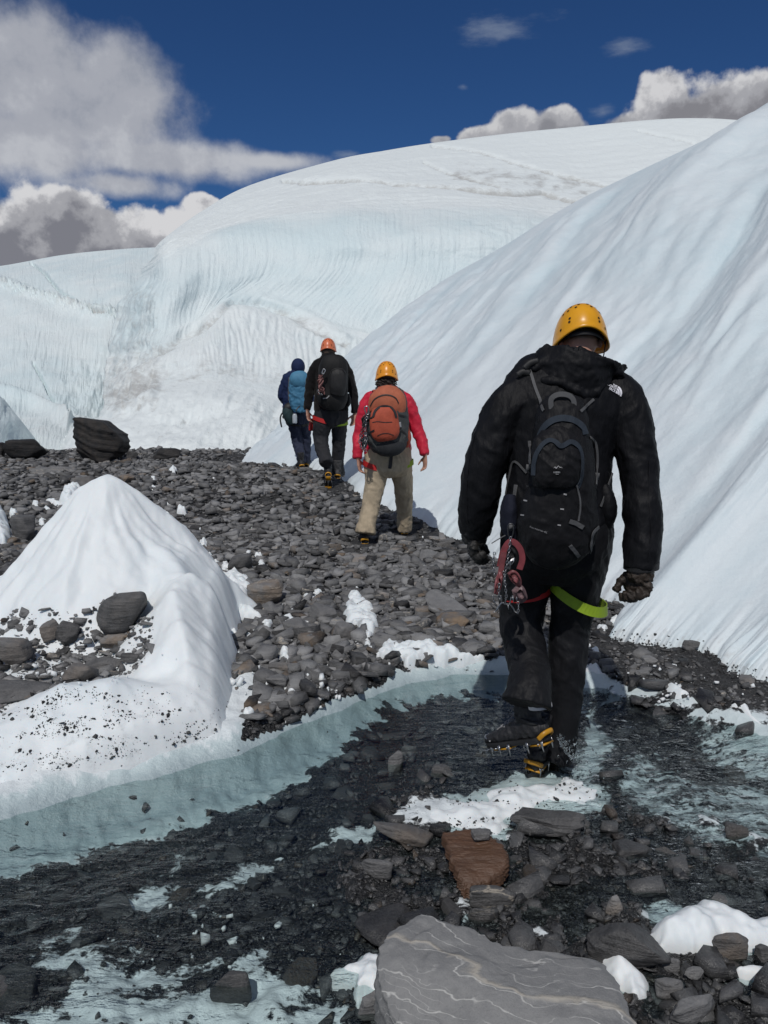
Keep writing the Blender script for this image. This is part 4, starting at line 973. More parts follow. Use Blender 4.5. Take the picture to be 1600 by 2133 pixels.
S_('stone', 'wet dark stone below the quartz veined stone', 1010, 1928, 60, 36, .6, 69, tone=.22, wet=.7, vein=.4)
S_('boulder', 'dark wet wedge of rock behind the big banded slab', 1298, 2022, 140, 92, .55, 70, (.1, -.12, -.3), .26, .55, sub=5, cat='boulder', layer=.03)
S_('stone', 'rough brown grey stone sitting on the white ice at the right edge', 1520, 2006, 62, 44, .75, 71, tone=.34, warm=.45)
S_('stone', 'white and tan quartz stone in the dark gravel behind the big slab', 1278, 1912, 28, 40, .7, 72, (0, .2, 0), 1.0, .1, .45, sub=3)
S_('stone', 'grey block below the left end of the big banded slab', 788, 2128, 72, 56, .6, 73, (0, .1, .4), .50, .1)
S_('boulder', 'black mossy rock in the ice at the bottom left of the big slab', 486, 2102, 78, 60, .7, 74, tone=.06, wet=.5, warm=.06, cat='boulder')
S_('boulder', 'smooth grey stone cut by the bottom edge right of the big slab', 1435, 2140, 100, 52, .6, 75, (0, 0, .3), .46, cat='boulder')
S_('stone', 'blocky dark grey stone in the gravel right of the big slab', 1390, 2086, 50, 42, .6, 76, tone=.34)
S_('stone', 'small pale grey stone in the right foreground gravel', 1444, 2042, 34, 24, .6, 77, tone=.55, sub=3)
S_('stone', 'small grey stone left of the pale one in the right foreground gravel', 1398, 2026, 30, 24, .7, 78, tone=.46, sub=3)
S_('stone', 'dark mossy stone in the shallow rapids at the right edge', 1532, 1748, 44, 30, .6, 79, tone=.22, wet=.5, warm=.25)
S_('stone', 'black stone on the edge of the white ice under the boot', 1130, 1650, 52, 26, .5, 80, tone=.14, wet=.6, warm=.2)
S_('stone', 'dark stone in the corner of the right edge by the ice', 1590, 2010, 40, 36, .6, 81, tone=.2)
S_('slate_slab', 'dark layered slate breaking the water right of the black shelf', 1310, 1790, 90, 44, .4, 82, (0, .1, .3), .26, .7, layer=.04)
# stones on the gravel bank under the ice wall
S_('stone', 'pale grey stone on the gravel bank under the ice wall', 1350, 1384, 32, 22, .5, 91, tone=.58, sub=3)
S_('stone', 'grey stone at the lower edge of the gravel bank under the ice wall', 1338, 1412, 28, 18, .6, 92, tone=.52, sub=3)
S_('stone', 'brownish flat stone near the right end of the gravel bank', 1556, 1428, 32, 24, .5, 93, tone=.48, warm=.25, sub=3)
S_('stone', 'dark stone at the upper rim of the gravel bank against the ice', 1440, 1358, 32, 22, .7, 94, tone=.22, sub=3)

# the rust brown slab with a small stone on it, and the big banded slab: broken plates traced in plan
def terr(p, seed):
    q = 1.6 * fbm(p[:, 0] * 3 + seed, p[:, 1] * 5, seed=seed + 2, o=3); f = q - np.floor(q); return .5 * (np.floor(q) + ss(.38, .62, f))
def plate(name, label, outline, ztop, thick, seed, tilt=(0, 0), n=46, cat='slab', rough=.006, strata=.012, surf=None, crease=None, slope=1.0, **attr):
    """outline: photograph points of the upper edge, taken on a plane at height ztop (tilted about its middle)"""
    top = G2(outline, ztop); c = top.mean(0)
    if crease is not None:
        ca, cb = G2(crease, ztop); ce = (cb - ca) / np.linalg.norm(cb - ca); cn = np.array([ce[1], -ce[0]])
        if cn[1] > 0: cn = -cn
    def bend(p): return (p - ca) @ cn + .02 * pn(p[:, 0] * 7, p[:, 1] * 7, seed=seed + 8)
    dense = catmull(np.vstack([top, top[:1]]), 161)[:-1]
    xs = np.linspace(0, 1, n) ** .55; rows = []
    jag = 0.010 * fbm(np.arange(160) * .22, np.arange(160) * 0, seed=seed, o=4, gain=.6)
    dirs = dense - c; L = np.linalg.norm(dirs, axis=1)
    def ring(s, z): return np.column_stack([c + dirs * (s * (1 + jag / np.maximum(L, .05)))[:, None] if np.ndim(s) else c + dirs * s * (1 + jag / np.maximum(L, .05))[:, None], z])
    for s in xs[1:]:
        p = c + dirs * s * (1 + jag / np.maximum(L, .05))[:, None] * (1 if s < 1 else 1)
        z = ztop + tilt[0] * (p[:, 0] - c[0]) + tilt[1] * (p[:, 1] - c[1]) + rough * fbm(p[:, 0] * 9, p[:, 1] * 9, seed=seed + 1) + terr(p, seed) * strata - (slope * .02 * np.logaddexp(0, bend(p) / .02) if crease is not None else 0)
        rows.append(np.column_stack([p, z - .006 * ss(.93, 1, s)]))
    edge = rows[-1]
    for i, t in enumerate(np.linspace(0, 1, 22)[1:]):
        st = 1 + .035 * pn(t * 9 + np.zeros(160), np.arange(160) * .05, seed=seed + 3) + .05 * t - .02 * (t > .6)
        p = c + (edge[:, :2] - c) * st[:, None]
        rows.append(np.column_stack([p, edge[:, 2] - thick * t]))
    V = np.vstack([[[c[0], c[1], rows[0][:, 2].mean()]]] + rows); m = 160
    Fc = [(0, 1 + (i + 1) % m, 1 + i) for i in range(m)] + [tuple(q + 1) for q in grid_faces(m, len(rows), True)]
    o = mk(name, V, Fc, attr.pop('mat'), origin=(c[0], c[1], ztop - thick), label=label, category=cat)
    for k, v_ in attr.items(): setattr_f(o, k, np.full(len(V), v_))
    return o
def banded_material():
    m, T, p, o = material('banded_slate')
    pos = T.new('ShaderNodeTexCoord').outputs['Object']
    w = T.noise(pos, 2.2, 4, 0.5, out=1); q = T.vmath('ADD', pos, T.vmath('SCALE', T.vmath('SUBTRACT', w, (.5, .5, .5)), scale=0.30))
    x, y, z = T.sep(T.map(q, (1, 1, 1), (0, 0, 0.42)))
    n1 = T.noise(pos, 30, 6, .65); n2 = T.noise(pos, 220, 4, .7)
    base = T.mix(T.math('ADD', T.math('MULTIPLY', n1, .6), T.math('MULTIPLY', n2, .4)), (0.10, 0.104, 0.110, 1), (0.285, 0.285, 0.28, 1))
    def lines(freq, width, seed):
        s = T.math('FRACT', T.math('ADD', T.math('MULTIPLY', T.math('ADD', y, T.math('MULTIPLY', T.noise(T.map(pos, (3, 9, 9), (0, 0, .42), (seed, 0, 0)), 1.0, 4), .16)), freq), seed))
        return T.ramp(T.math('ABSOLUTE', T.math('SUBTRACT', s, .5)), 0.0, width, 1, 0)
    thin = T.math('MULTIPLY', lines(17, .055, .3), T.ramp(T.noise(pos, 7, 3), .36, .54))
    fine = T.math('MULTIPLY', lines(38, .06, .7), T.ramp(T.noise(pos, 5, 3), .42, .62))
    fat = T.math('MULTIPLY', lines(4.6, .055, .12), T.ramp(T.noise(T.map(pos, (1, 1, 1), (0, 0, 0), (3, 1, 0)), 4, 3), .34, .48))
    col = T.mix(T.math('MULTIPLY', T.math('MAXIMUM', thin, T.math('MULTIPLY', fine, .6)), .8), base, (.50, .50, .48, 1))
    col = T.mix(T.math('MULTIPLY', fat, .8), col, T.mix(n1, (.30, .265, .21, 1), (.46, .44, .40, 1)))
    # damp splashes
    dn = T.noise(T.map(pos, (7, 13, 7), (0, 0, .3)), 1.0, 3, .5)
    spl = T.math('MULTIPLY', T.ramp(dn, .665, .685), T.ramp(x, 0.12, -0.02))
    col = T.mix(T.math('MULTIPLY', spl, .85), col, (.022, .022, .024, 1))
    T.put(p.inputs['Base Color'], col); T.put(p.inputs['Roughness'], T.ramp(spl, 0, 1, .62, .35))
    b = T.bump(n2, .35, .004); b = T.bump(n1, .5, .012, b); b = T.bump(T.math('ADD', thin, T.math('MULTIPLY', fat, 2)), .4, .003, b)
    T.put(p.inputs['Normal'], b); return m
banded_m = banded_material()
plate('slate_slab', 'large grey slate slab with pale wavy bands in the foreground', [(788, 1990), (800, 1962), (860, 1922), (885, 1914), (920, 1930), (990, 1938), (1030, 1962), (1100, 1976), (1180, 1982), (1250, 1996), (1285, 2040), (1310, 2085), (1322, 2140), (1300, 2230), (1100, 2280), (900, 2240), (850, 2130), (820, 2070), (790, 2020)],
      0.11, 0.26, 300, (-.03, .05), rough=.004, strata=.012, crease=[(792, 1996), (1180, 2125)], slope=.8, mat=banded_m)
def rust_material():
    m, T, p, o = material('rust_slab')
    pos = T.new('ShaderNodeTexCoord').outputs['Object']
    n = T.noise(T.map(pos, (6, 26, 30), (0, 0, .08)), 1.0, 6, .6); n2 = T.noise(pos, 90, 5, .7)
    c = T.mix(n, (.030, .015, .009, 1), (.125, .055, .026, 1)); c = T.mix(T.math('MULTIPLY', n2, .35), c, (.14, .10, .07, 1))
    T.put(p.inputs['Base Color'], c); p.inputs['Roughness'].default_value = .5
    T.put(p.inputs['Normal'], T.bump(n, .8, .02, T.bump(n2, .4, .005))); return m
rust_m = rust_material()
rs = plate('stone_slab', 'rust brown slab with a small dark stone lying on it', [(922, 1738), (985, 1733), (1030, 1748), (1052, 1766), (1058, 1784), (1048, 1800), (1010, 1815), (976, 1822), (960, 1814), (948, 1796), (934, 1768)], 0.03, 0.035, 301, (0.02, .10), strata=.006, crease=[(940, 1792), (1060, 1782)], slope=.45, mat=rust_m)
RSB = bvh(*tri_of(rs))
S_('stone', 'small grey green stone lying on the rust brown slab', 1002, 1756, 40, 30, .55, 302, (0, .1, .3), .30, warm=.08, surf=[RSB, GB], sink=0.02, sub=3)

# ------------------------------------------------------------------ single stones of the rubble (the largest ones)
PROTO = []; TONES = []
for i in range(16):
    r = np.random.default_rng(900 + i)
    v, f = hull(slab_pts(r, int(r.integers(6, 9)), r.uniform(.14, .38), 1.6))
    bm = bmesh.new(); bv = [bm.verts.new(q) for q in v]
    for t in f: bm.faces.new([bv[j] for j in t])
    bmesh.ops.dissolve_limit(bm, angle_limit=R(9), verts=bm.verts, edges=bm.edges)
    bmesh.ops.bevel(bm, geom=bm.edges, offset=.035, segments=1, affect='EDGES', clamp_overlap=True)
    bmesh.ops.triangulate(bm, faces=bm.faces)
    me = bpy.data.meshes.new('stone'); bm.to_mesh(me); bm.free(); me.materials.append(stone_m)
    TONES.append(r.uniform(.40, .80))
    for nme, val in (('tone', TONES[-1]), ('wet', 0.0), ('warm', .75 if i in (3, 11) else .07), ('vein', .8 if i in (5, 9) else 0.)):
        a = me.attributes.new(nme, 'FLOAT', 'POINT'); a.data.foreach_set('value', np.full(len(me.vertices), val, np.float32))
    PROTO.append(me)
WETP = []
for me in PROTO:
    m2 = me.copy(); m2.attributes['wet'].data.foreach_set('value', np.full(len(m2.vertices), .75, np.float32)); WETP.append(m2)
def single_stones():
    placed = [h for h in HERO]; cnt = {'dry': 0, 'wet': 0, 'bank': 0}
    tries = 0
    while sum(cnt.values()) < 250 and tries < 9000:
        tries += 1
        if rng.random() < .72: px, py = rng.uniform(-20, 1290), rng.uniform(975, 1420)
        else: px, py = rng.uniform(-20, 1620), rng.uniform(1420, 2125)
        g = gpt(px, py, 0.0); x, y = g[0], g[1]
        if y > 13 or poly_sdf(np.array([x]), np.array([y]), WALL_POLY)[0] > -.08: continue
        z, onm = surf_z(np.array([x]), np.array([y])); d, ice, _ = bed_masks(np.array([x]), np.array([y]))
        if onm[0] or ice[0] > .4 or (-0.05 < d[0] < .5 and x < 1.2): continue
        kind = 'wet' if d[0] > 0 else ('bank' if (x > 1.0 and y < 4.6) else 'dry')
        if kind == 'wet' and cnt['wet'] > 50 or kind == 'bank' and cnt['bank'] > 24: continue
        s = float(np.clip(rng.lognormal(math.log(.070), .45), .03, .19)) * (1 if y > 4 else .72) * (.62 if kind == 'bank' else 1)
        if any((x - a) ** 2 + (y - b) ** 2 < (s * .8 + c) ** 2 for a, b, c, e in placed): continue
        placed.append((x, y, s * .75, s * .75)); i = int(rng.integers(16))
        o = bpy.data.objects.new('stone', (WETP if kind == 'wet' else PROTO)[i]); C.objects.link(o)
        o.location = (x, y, z[0] + s * .10); sx = s * rng.uniform(.9, 1.25)
        o.scale = (sx, s * rng.uniform(.7, 1.0), s * rng.uniform(.45, .95)); o.rotation_euler = (rng.normal(0, .22), rng.normal(0, .22), rng.uniform(0, 6.28))
        o['category'] = 'stone'
        size = 'small' if sx < .055 else ('broad' if sx > .095 else 'middling'); look = 'brown' if i in (3, 11) else ('white veined' if i in (5, 9) else ('pale grey' if TONES[i] > .58 else ('dark grey' if TONES[i] < .48 else 'grey')))
        wet_ = 'wet ' if kind == 'wet' else ''
        lb = say_where(f'{size} {wet_}{look} stone', x, y) or say_where(f'{size} {wet_}{look} angular stone', x, y, 14)
        if lb is None: cnt[kind] += 0; bpy.data.objects.remove(o); placed.pop(); continue
        o['label'] = lb; o['group'] = {'dry': 'slate stones of the dry rubble field', 'wet': 'wet stones of the stream bed', 'bank': 'stones of the gravel bank under the ice wall'}[kind]
        cnt[kind] += 1
single_stones()

# ------------------------------------------------------------------ lumps and lenses of ice among the stones
ICEB = []
def ice_lump(label, outline, h, seed, group=None, name='ice_patch', clear=0.0, edge=.10, lum=.35, base=None, speck=0.0, holes=()):
    P = np.array([hh[0] if (hh := hit([GB], px, py)) else gpt(px, py) for px, py in outline]); pg = P[:, :2]
    lo, hi = pg.min(0) - .03, pg.max(0) + .03; st = max((hi - lo).max() / 110, .004)
    xs = np.arange(lo[0], hi[0], st); ys = np.arange(lo[1], hi[1], st); X, Y = np.meshgrid(xs, ys)
    s = poly_sdf(X, Y, pg) + edge * .22 * fbm(X * 11 / max(edge / .06, .6), Y * 11 / max(edge / .06, .6), seed=seed)
    for hp in holes: s = np.minimum(s, -poly_sdf(X, Y, G2(hp)) + .02)
    prof = np.sqrt(np.clip(1 - (1 - np.clip(s / edge, -.3, 1)) ** 2, 0, 1)) * (s > 0) - .25 * (s <= 0)
    big = 1 + lum * fbm(X * 9, Y * 9, seed=seed + 1) + lum * .35 * ridged(X * 14, Y * 14, seed=seed + 2, o=2)
    g = ground_z(X, Y); g0 = g if base is None else np.maximum(g, base)
    pr = np.clip(prof, 0, 1); Z = np.where(s > 0, (g - .03) * (1 - pr) + (g0 + h * np.clip(big, .15, 2.2)) * pr, g - .05)
    keep = s > -st * 1.5; fc = grid_faces(len(xs), len(ys)); fc = fc[keep.ravel()[fc].all(1)]
    V = np.stack([X, Y, Z], -1).reshape(-1, 3); used = np.unique(fc); mp = -np.ones(len(V), int); mp[used] = np.arange(len(used))
    if not len(used): return
    c = V[used].mean(0)
    o = mk(name, V[used], mp[fc], ice_near_m, origin=(c[0], c[1], V[used][:, 2].min()), label=label, category='ice patch' if name == 'ice_patch' else 'ice lump')
    if group: o['group'] = group
    else: ICEB.append(bvh(V[used], mp[fc]))
    x, y = V[used][:, 0], V[used][:, 1]
    setattr_f(o, 'dirt', speck * np.clip(pn(x * 16, y * 16, seed=seed + 4) + .2, 0, 1)); setattr_f(o, 'clear', np.full(len(used), clear)); setattr_f(o, 'flute', np.zeros(len(used)))
    return o
ice_lump('wide white ice patch lying in the stream behind the rust brown slab', [(800, 1708), (850, 1688), (930, 1672), (990, 1648), (1060, 1622), (1130, 1606), (1200, 1612), (1252, 1640), (1262, 1680), (1200, 1690), (1150, 1694), (1080, 1706), (1060, 1738), (1030, 1752), (960, 1742), (900, 1728), (850, 1716)], .030, 401, edge=.20, lum=.12, base=-.085, speck=.35)
ice_lump('smooth white ice hump in the right foreground with stones on it', [(1352, 1952), (1390, 1920), (1440, 1905), (1520, 1906), (1610, 1930), (1700, 1960), (1720, 2000), (1600, 1996), (1540, 1990), (1480, 1996), (1420, 1990), (1370, 1990)], .075, 402, edge=.085, lum=.06)
ice_lump('thin white ice patch at the right edge below the ice hump', [(1520, 2036), (1545, 2012), (1610, 2024), (1680, 2040), (1680, 2070), (1590, 2062)], .04, 403, edge=.05, lum=.2)
ice_lump('white ice tongue curling round the left end of the banded slab', [(672, 2052), (690, 2030), (730, 2022), (740, 2004), (780, 1996), (820, 2030), (840, 2080), (860, 2133), (800, 2100), (760, 2080), (745, 2110), (730, 2090), (738, 2066), (700, 2068)], .05, 404, edge=.05, lum=.2)
ice_lump('white ice hump against the right end of the banded slab', [(1240, 1992), (1290, 1996), (1330, 2022), (1352, 2050), (1345, 2078), (1318, 2086), (1290, 2070), (1260, 2030)], .05, 405, edge=.09, lum=.05)
ice_lump('small white ice bank at the stream edge behind the walker in black', [(780, 1376), (800, 1345), (850, 1348), (905, 1346), (960, 1366), (1010, 1372), (990, 1386), (900, 1384), (848, 1396), (836, 1380)], .055, 406, edge=.06, lum=.4, speck=.5)
ice_lump('rounded white ice knob at the left end of the right gravel bank', [(1214, 1398), (1226, 1382), (1246, 1380), (1262, 1396), (1280, 1412), (1250, 1412)], .045, 407, edge=.09, lum=.05)
ice_lump('white ice knob under the middle of the right gravel bank', [(1372, 1432), (1388, 1418), (1412, 1424), (1436, 1446), (1420, 1458), (1390, 1452)], .035, 408, edge=.09, lum=.05)
ice_lump('white ice knobs at the right end of the gravel bank', [(1520, 1472), (1530, 1452), (1556, 1462), (1572, 1490), (1590, 1510), (1560, 1500)], .035, 409, edge=.09, lum=.05)
ice_lump('triangular patch of crumbling white ice in the middle of the rubble', [(712, 1290), (722, 1245), (750, 1240), (765, 1262), (790, 1285), (790, 1310), (775, 1345), (780, 1365), (762, 1360), (752, 1322), (728, 1312)], .05, 412, edge=.05, lum=.6, speck=.6)
ice_lump('white ice hump at the left edge of the picture behind the mound', [(-60, 1130), (-60, 1060), (0, 1062), (18, 1092), (28, 1132), (10, 1140)], .16, 413, edge=.12, lum=.2, name='ice_lump')
ice_lump('lumpy white ice apron against the right flank of the mound', [(455, 1215), (490, 1200), (520, 1212), (524, 1240), (516, 1275), (540, 1284), (552, 1300), (520, 1296), (490, 1300), (470, 1260)], .07, 414, edge=.06, lum=.5)
ice_lump('white ice knob left of the mound peak in the rubble', [(122, 1052), (130, 1030), (150, 1012), (170, 1020), (175, 1040), (150, 1054)], .10, 415, edge=.10, lum=.4, name='ice_lump')
ice_lump('flat white ice sheet among the slates left of the mound', [(92, 1044), (110, 1038), (150, 1056), (140, 1062), (112, 1052)], .03, 416, edge=.05)
ice_lump('white ice lump beside the orange veined stone on the left', [(90, 1110), (110, 1094), (140, 1090), (134, 1108), (110, 1122)], .06, 417, edge=.06)
ice_lump('white ice cone in the hollow of the mound left of the square stone', [(70, 1412), (90, 1375), (110, 1352), (150, 1345), (180, 1340), (185, 1362), (140, 1380), (110, 1408)], .10, 418, edge=.10, lum=.3, name='ice_lump')
def crumbs():
    spots = [(545, 1180, 14), (432, 1165, 14), (448, 1172, 18), (470, 1185, 20), (395, 1130, 16), (425, 1142, 18), (540, 1160, 10), (650, 1185, 12), (668, 1178, 10), (345, 1082, 14), (352, 1055, 12), (380, 1070, 14), (75, 1052, 12), (62, 1042, 10), (100, 1060, 10), (90, 1090, 12), (320, 1020, 10), (360, 985, 12), (318, 1000, 8), (120, 1130, 10), (30, 1078, 12),
             (488, 1330, 16), (512, 1325, 14), (552, 1305, 20), (545, 1330, 24), (600, 1295, 18), (592, 1372, 20), (615, 1365, 18), (640, 1350, 16), (560, 1368, 14), (655, 1345, 16), (608, 1350, 12), (485, 1360, 12), (525, 1395, 10), (600, 1465, 22), (608, 1450, 16), (640, 1420, 14), (650, 1445, 14), (520, 1490, 14), (540, 1480, 12), (645, 1245, 18), (660, 1238, 14), (600, 1240, 12), (1040, 1280, 8), (880, 1310, 12), (895, 1322, 10), (868, 1335, 10), (980, 1350, 12), (1010, 1360, 14), (700, 1395, 10), (730, 1330, 12), (455, 1290, 14), (470, 1315, 14), (760, 1380, 10), (1280, 1298, 14), (1255, 1310, 12), (1240, 1360, 14), (1225, 1345, 10), (190, 1388, 14), (195, 1415, 16), (70, 1300, 14), (60, 1350, 14)]
    for i, (px, py, w) in enumerate(spots):
        r = np.random.default_rng(700 + i); k = int(r.integers(6, 9)); a = np.linspace(0, 2 * math.pi, k, endpoint=False)
        ol = [(px + math.cos(t) * w * r.uniform(.6, 1.2), py + math.sin(t) * w * .55 * r.uniform(.6, 1.2)) for t in a]
        hh = hit([GB], px, py); kk = float(np.linalg.norm(hh[0] - CAM)) / F if hh else .003
        g_ = gpt(px, py); lb = say_where(('small' if w < 13 else ('large' if w > 17 else 'middling')) + ' white ice crumb', g_[0], g_[1], 14)
        if lb is None: continue
        ice_lump(lb, ol, w * kk * r.uniform(.35, .85), 720 + i, 'crumbs of white ice between the stones', edge=w * kk * .6, lum=.7, name='ice_crumb')
crumbs()
grit()
def ice_bits():
    """small white melting crumbs caught between the stones"""
    P, S = [], []
    for cx, cy, sx, sy, n in ((560, 1340, 70, 60, 260), (500, 1230, 45, 45, 140), (430, 1150, 45, 30, 90), (600, 1450, 50, 25, 90), (760, 1300, 30, 45, 90), (110, 1080, 70, 45, 150), (360, 1030, 50, 40, 60), (900, 1350, 70, 25, 60), (160, 1390, 80, 35, 90), (660, 1200, 120, 60, 60), (1400, 1440, 110, 22, 70), (560, 1960, 200, 60, 60)):
        for _ in range(n):
            px, py = rng.normal(cx, sx), rng.normal(cy, sy)
            if pn(px * .03, py * .05, seed=340) < -.1: continue
            h = hit([GB, MB_], px, py)
            if h is None or h[0][1] > 13: continue
            if surf_z(np.array([h[0][0]]), np.array([h[0][1]]))[1][0] and not (cx == 160 and py > 1330): continue
            s = float(np.clip(rng.lognormal(-4.75, .55), .004, .030)) * (.7 if h[0][1] < 3.5 else 1); P.append(h[0] + [0, 0, s * .35 + .008]); S.append(s)
    P = np.array(P); S = np.array(S); n = len(P); z = np.zeros(n)
    o = scatter_mesh('ice_bits', P, S, np.abs(rng.normal(0, .7, n)), z, z, z, ice_near_m, 2.2, kind='stuff', label='small white ice bits caught between the dark stones', category='ice')
    k = len(o.data.vertices)
    for nm in ('dirt', 'clear', 'flute'): setattr_f(o, nm, np.full(k, .06 if nm == 'dirt' else 0.))
ice_bits()
# ------------------------------------------------------------------ people: shared pieces
def cloth(name, col, rough=.75, spec=.25, sheen=.0, weave=420, b=.45):
    m, T, p, o = material(name)
    pos = T.new('ShaderNodeTexCoord').outputs['Object']
    n = T.noise(pos, 11, 5, .6); n2 = T.noise(pos, weave, 2, .6); n3 = T.noise(T.map(pos, (26, 26, 9)), 1.0, 4, .55)
    f = T.ramp(n, .25, .75, .78, 1.22, False)
    T.put(p.inputs['Base Color'], T.vmath('SCALE', col, scale=f)); p.inputs['Roughness'].default_value = rough; p.inputs['Specular IOR Level'].default_value = spec
    if sheen: p.inputs['Sheen Weight'].default_value = sheen
    T.put(p.inputs['Normal'], T.bump(n3, b, .02, T.bump(n2, .2, .001)))
    return m
skin_m = simple('skin', (.46, .25, .18), .55, bump=.2, bscale=180, var=.12)
hair_stub_m = simple('short_hair', (.06, .042, .032), .8, bump=.5, bscale=300)
curls_m = simple('dark_curls', (.022, .014, .010), .5, bump=.6, bscale=90, var=.5)
greyhair_m = simple('brown_hair', (.085, .055, .040), .7, bump=.5, bscale=160, var=.3)
black_m = cloth('black_shell', (.0062, .0065, .0082), .6, .16)
blackfleece_m = cloth('black_fleece', (.0080, .0074, .0080), .9, .12, .1)
navy_m = cloth('navy_fabric', (.012, .022, .066), .8, .2)
slategrey_m = cloth('grey_trousers', (.024, .0245, .028), .75, .2)
blacktrouser_m = cloth('black_trousers', (.0085, .0088, .0105), .6, .2)
red_m = cloth('red_puffer', (.52, .018, .045), .55, .3)
khaki_m = cloth('khaki_canvas', (.40, .33, .235), .85, .15)
bluegrey_m = cloth('blue_grey_tights', (.030, .036, .062), .8, .2)
helmet_yellow_m = simple('yellow_shell', (.72, .33, .010), .32, var=.04)
helmet_amber_m = simple('amber_shell', (.76, .29, .018), .32, var=.04)
helmet_coral_m = simple('coral_shell', (.62, .165, .072), .34, var=.04)
dark_m = simple('black_webbing', (.010, .010, .011), .6, bump=.3, bscale=300)
hole_m = simple('vent_dark', (.03, .012, .004), .9, var=0.)
greyweb_m = simple('grey_webbing', (.075, .076, .080), .7, bump=.4, bscale=500)
redweb_m = simple('red_webbing', (.42, .012, .012), .65, bump=.3, bscale=500)
limeweb_m = simple('lime_webbing', (.24, .36, .014), .65, bump=.3, bscale=500)
steel_m = simple('brushed_steel', (.42, .42, .43), .32, 1.0, var=.2)
darksteel_m = simple('dark_steel', (.09, .09, .095), .4, .9, var=.3)
yellowpl_m = simple('yellow_plate', (.46, .22, .010), .4, var=.2)
boot_m = simple('boot_leather', (.013, .013, .015), .55, bump=.4, bscale=80, var=.3)
bootgrey_m = simple('grey_boot_cloth', (.045, .045, .048), .7, bump=.4, bscale=120)
lace_m = simple('grey_lace', (.26, .26, .27), .7)
sock_m = simple('white_sock', (.70, .68, .68), .9)
glove_m = simple('brown_glove', (.030, .021, .015), .6, bump=.4, bscale=60, var=.35)
glovek_m = simple('black_glove', (.011, .0105, .010), .6, bump=.4, bscale=60)
white_m = simple('white_print', (.72, .72, .78), .7, var=.03)
greyprint_m = simple('grey_print', (.30, .30, .31), .7, var=.03)

def folds(seed, amp=.05, k=5.0, tw=.6, hot=()):
    """fold pattern for a sleeve or trouser leg: slanted creases, stronger at the places in hot (t, width, amount)"""
    def f(t, th):
        w = amp * .45 + sum(a * np.exp(-((t - c) / wd) ** 2) for c, wd, a in hot)
        x = t * k + tw * np.sin(th + seed) * .5 + .25 * np.sin(2 * th + seed * 2.1)
        n = ridged(x + 0 * th, np.cos(th) * 1.1 + seed, np.sin(th) * 1.1 + 0 * t, o=2, seed=seed) - .6
        return 1 + w * n + amp * .5 * pn(np.cos(th) * 1.3 + 0 * t, np.sin(th) * 1.3 + 0 * t, t * k * .6 + seed, seed=seed)
    return f
def limb(rows, n=28, res=60, fold=None, ratio=1.0, ref=(1, 0, 0)):
    """rows: (px, py, Y, half width in px [, depth ratio]) -> closed tube of real size"""
    a = np.array([r[:4] for r in rows], float); q = np.array([r[4] if len(r) > 4 else ratio for r in rows], float)
    P = at(a[:, 0], a[:, 1], a[:, 2]); r = a[:, 3] * mpp(a[:, 0], a[:, 1], a[:, 2])
    return tube(P, r, n, res, ref, r * q, fold)
def finger(base, dirs, lens, r0, r1, n=8):
    p = [np.asarray(base, float)]
    for d, l in zip(dirs, lens):
        d = np.asarray(d, float); p.append(p[-1] + d / np.linalg.norm(d) * l)
    return tube(p, np.linspace(r0, r1, len(p)), n, 10, (0, 1, .1))
def hand(wrist, side, curl=.35, scale=1.0, yaw=0., pitch=0., roll=0., fat=1.0):
    """a hanging hand: fingers down (-z), thumb forward (+y), palm towards the body; side +1 = right hand"""
    s = scale; parts = []
    parts.append(tube([(0, 0, .02), (0, 0, -.01), (0, .004, -.05), (-.002 * side, .004, -.092)], [.014 * fat, .014 * fat, .0155 * fat, .013 * fat], 14, 16, (1, 0, 0), [.026, .029, .043 * fat, .041 * fat]))
    for i, (y, l) in enumerate(((.031, .072), (.011, .080), (-.010, .074), (-.029, .058))):
        c = curl * (1 + .22 * i); ang = [c * .55, c * 1.5, c * 2.3]
        fan = (y * 2.4) * (1 - curl)
        d = [(-side * math.sin(a), fan, -math.cos(a)) for a in ang]
        parts.append(finger((0, y, -.082), d, (l * .46, l * .32, l * .25), .0100 * fat, .0074 * fat))
    parts.append(finger((-side * .006, .026, -.022), [(-side * .35, .75, -.75), (-side * .45 - curl * .3 * side, .42, -1.0), (-side * (.3 + curl * .6), .05, -1)], (.036, .034, .026), .0125 * fat, .0085 * fat))
    M = erot(pitch, roll, yaw)
    return [((v * s) @ M.T + np.asarray(wrist), f) for v, f in parts]
def smooth_obj(name, V, Fc, mat, **kw): return mk(name, V, Fc, mat, **kw)
def crumple(V, N, amp, sc, seed):
    w = V + .05 * np.stack([pn(V[:, 0] * 6, V[:, 2] * 6, seed=seed + 1), pn(V[:, 1] * 6, V[:, 2] * 6, seed=seed + 2), pn(V[:, 0] * 6, V[:, 1] * 6, seed=seed + 3)], 1)
    r = ridged(w[:, 0] * sc, w[:, 1] * sc, w[:, 2] * sc * .8 + w[:, 0] * sc * .5, o=3, seed=seed); return V + N * (amp * (np.sign(r) * np.abs(r) ** 1.5 - .4))[:, None]

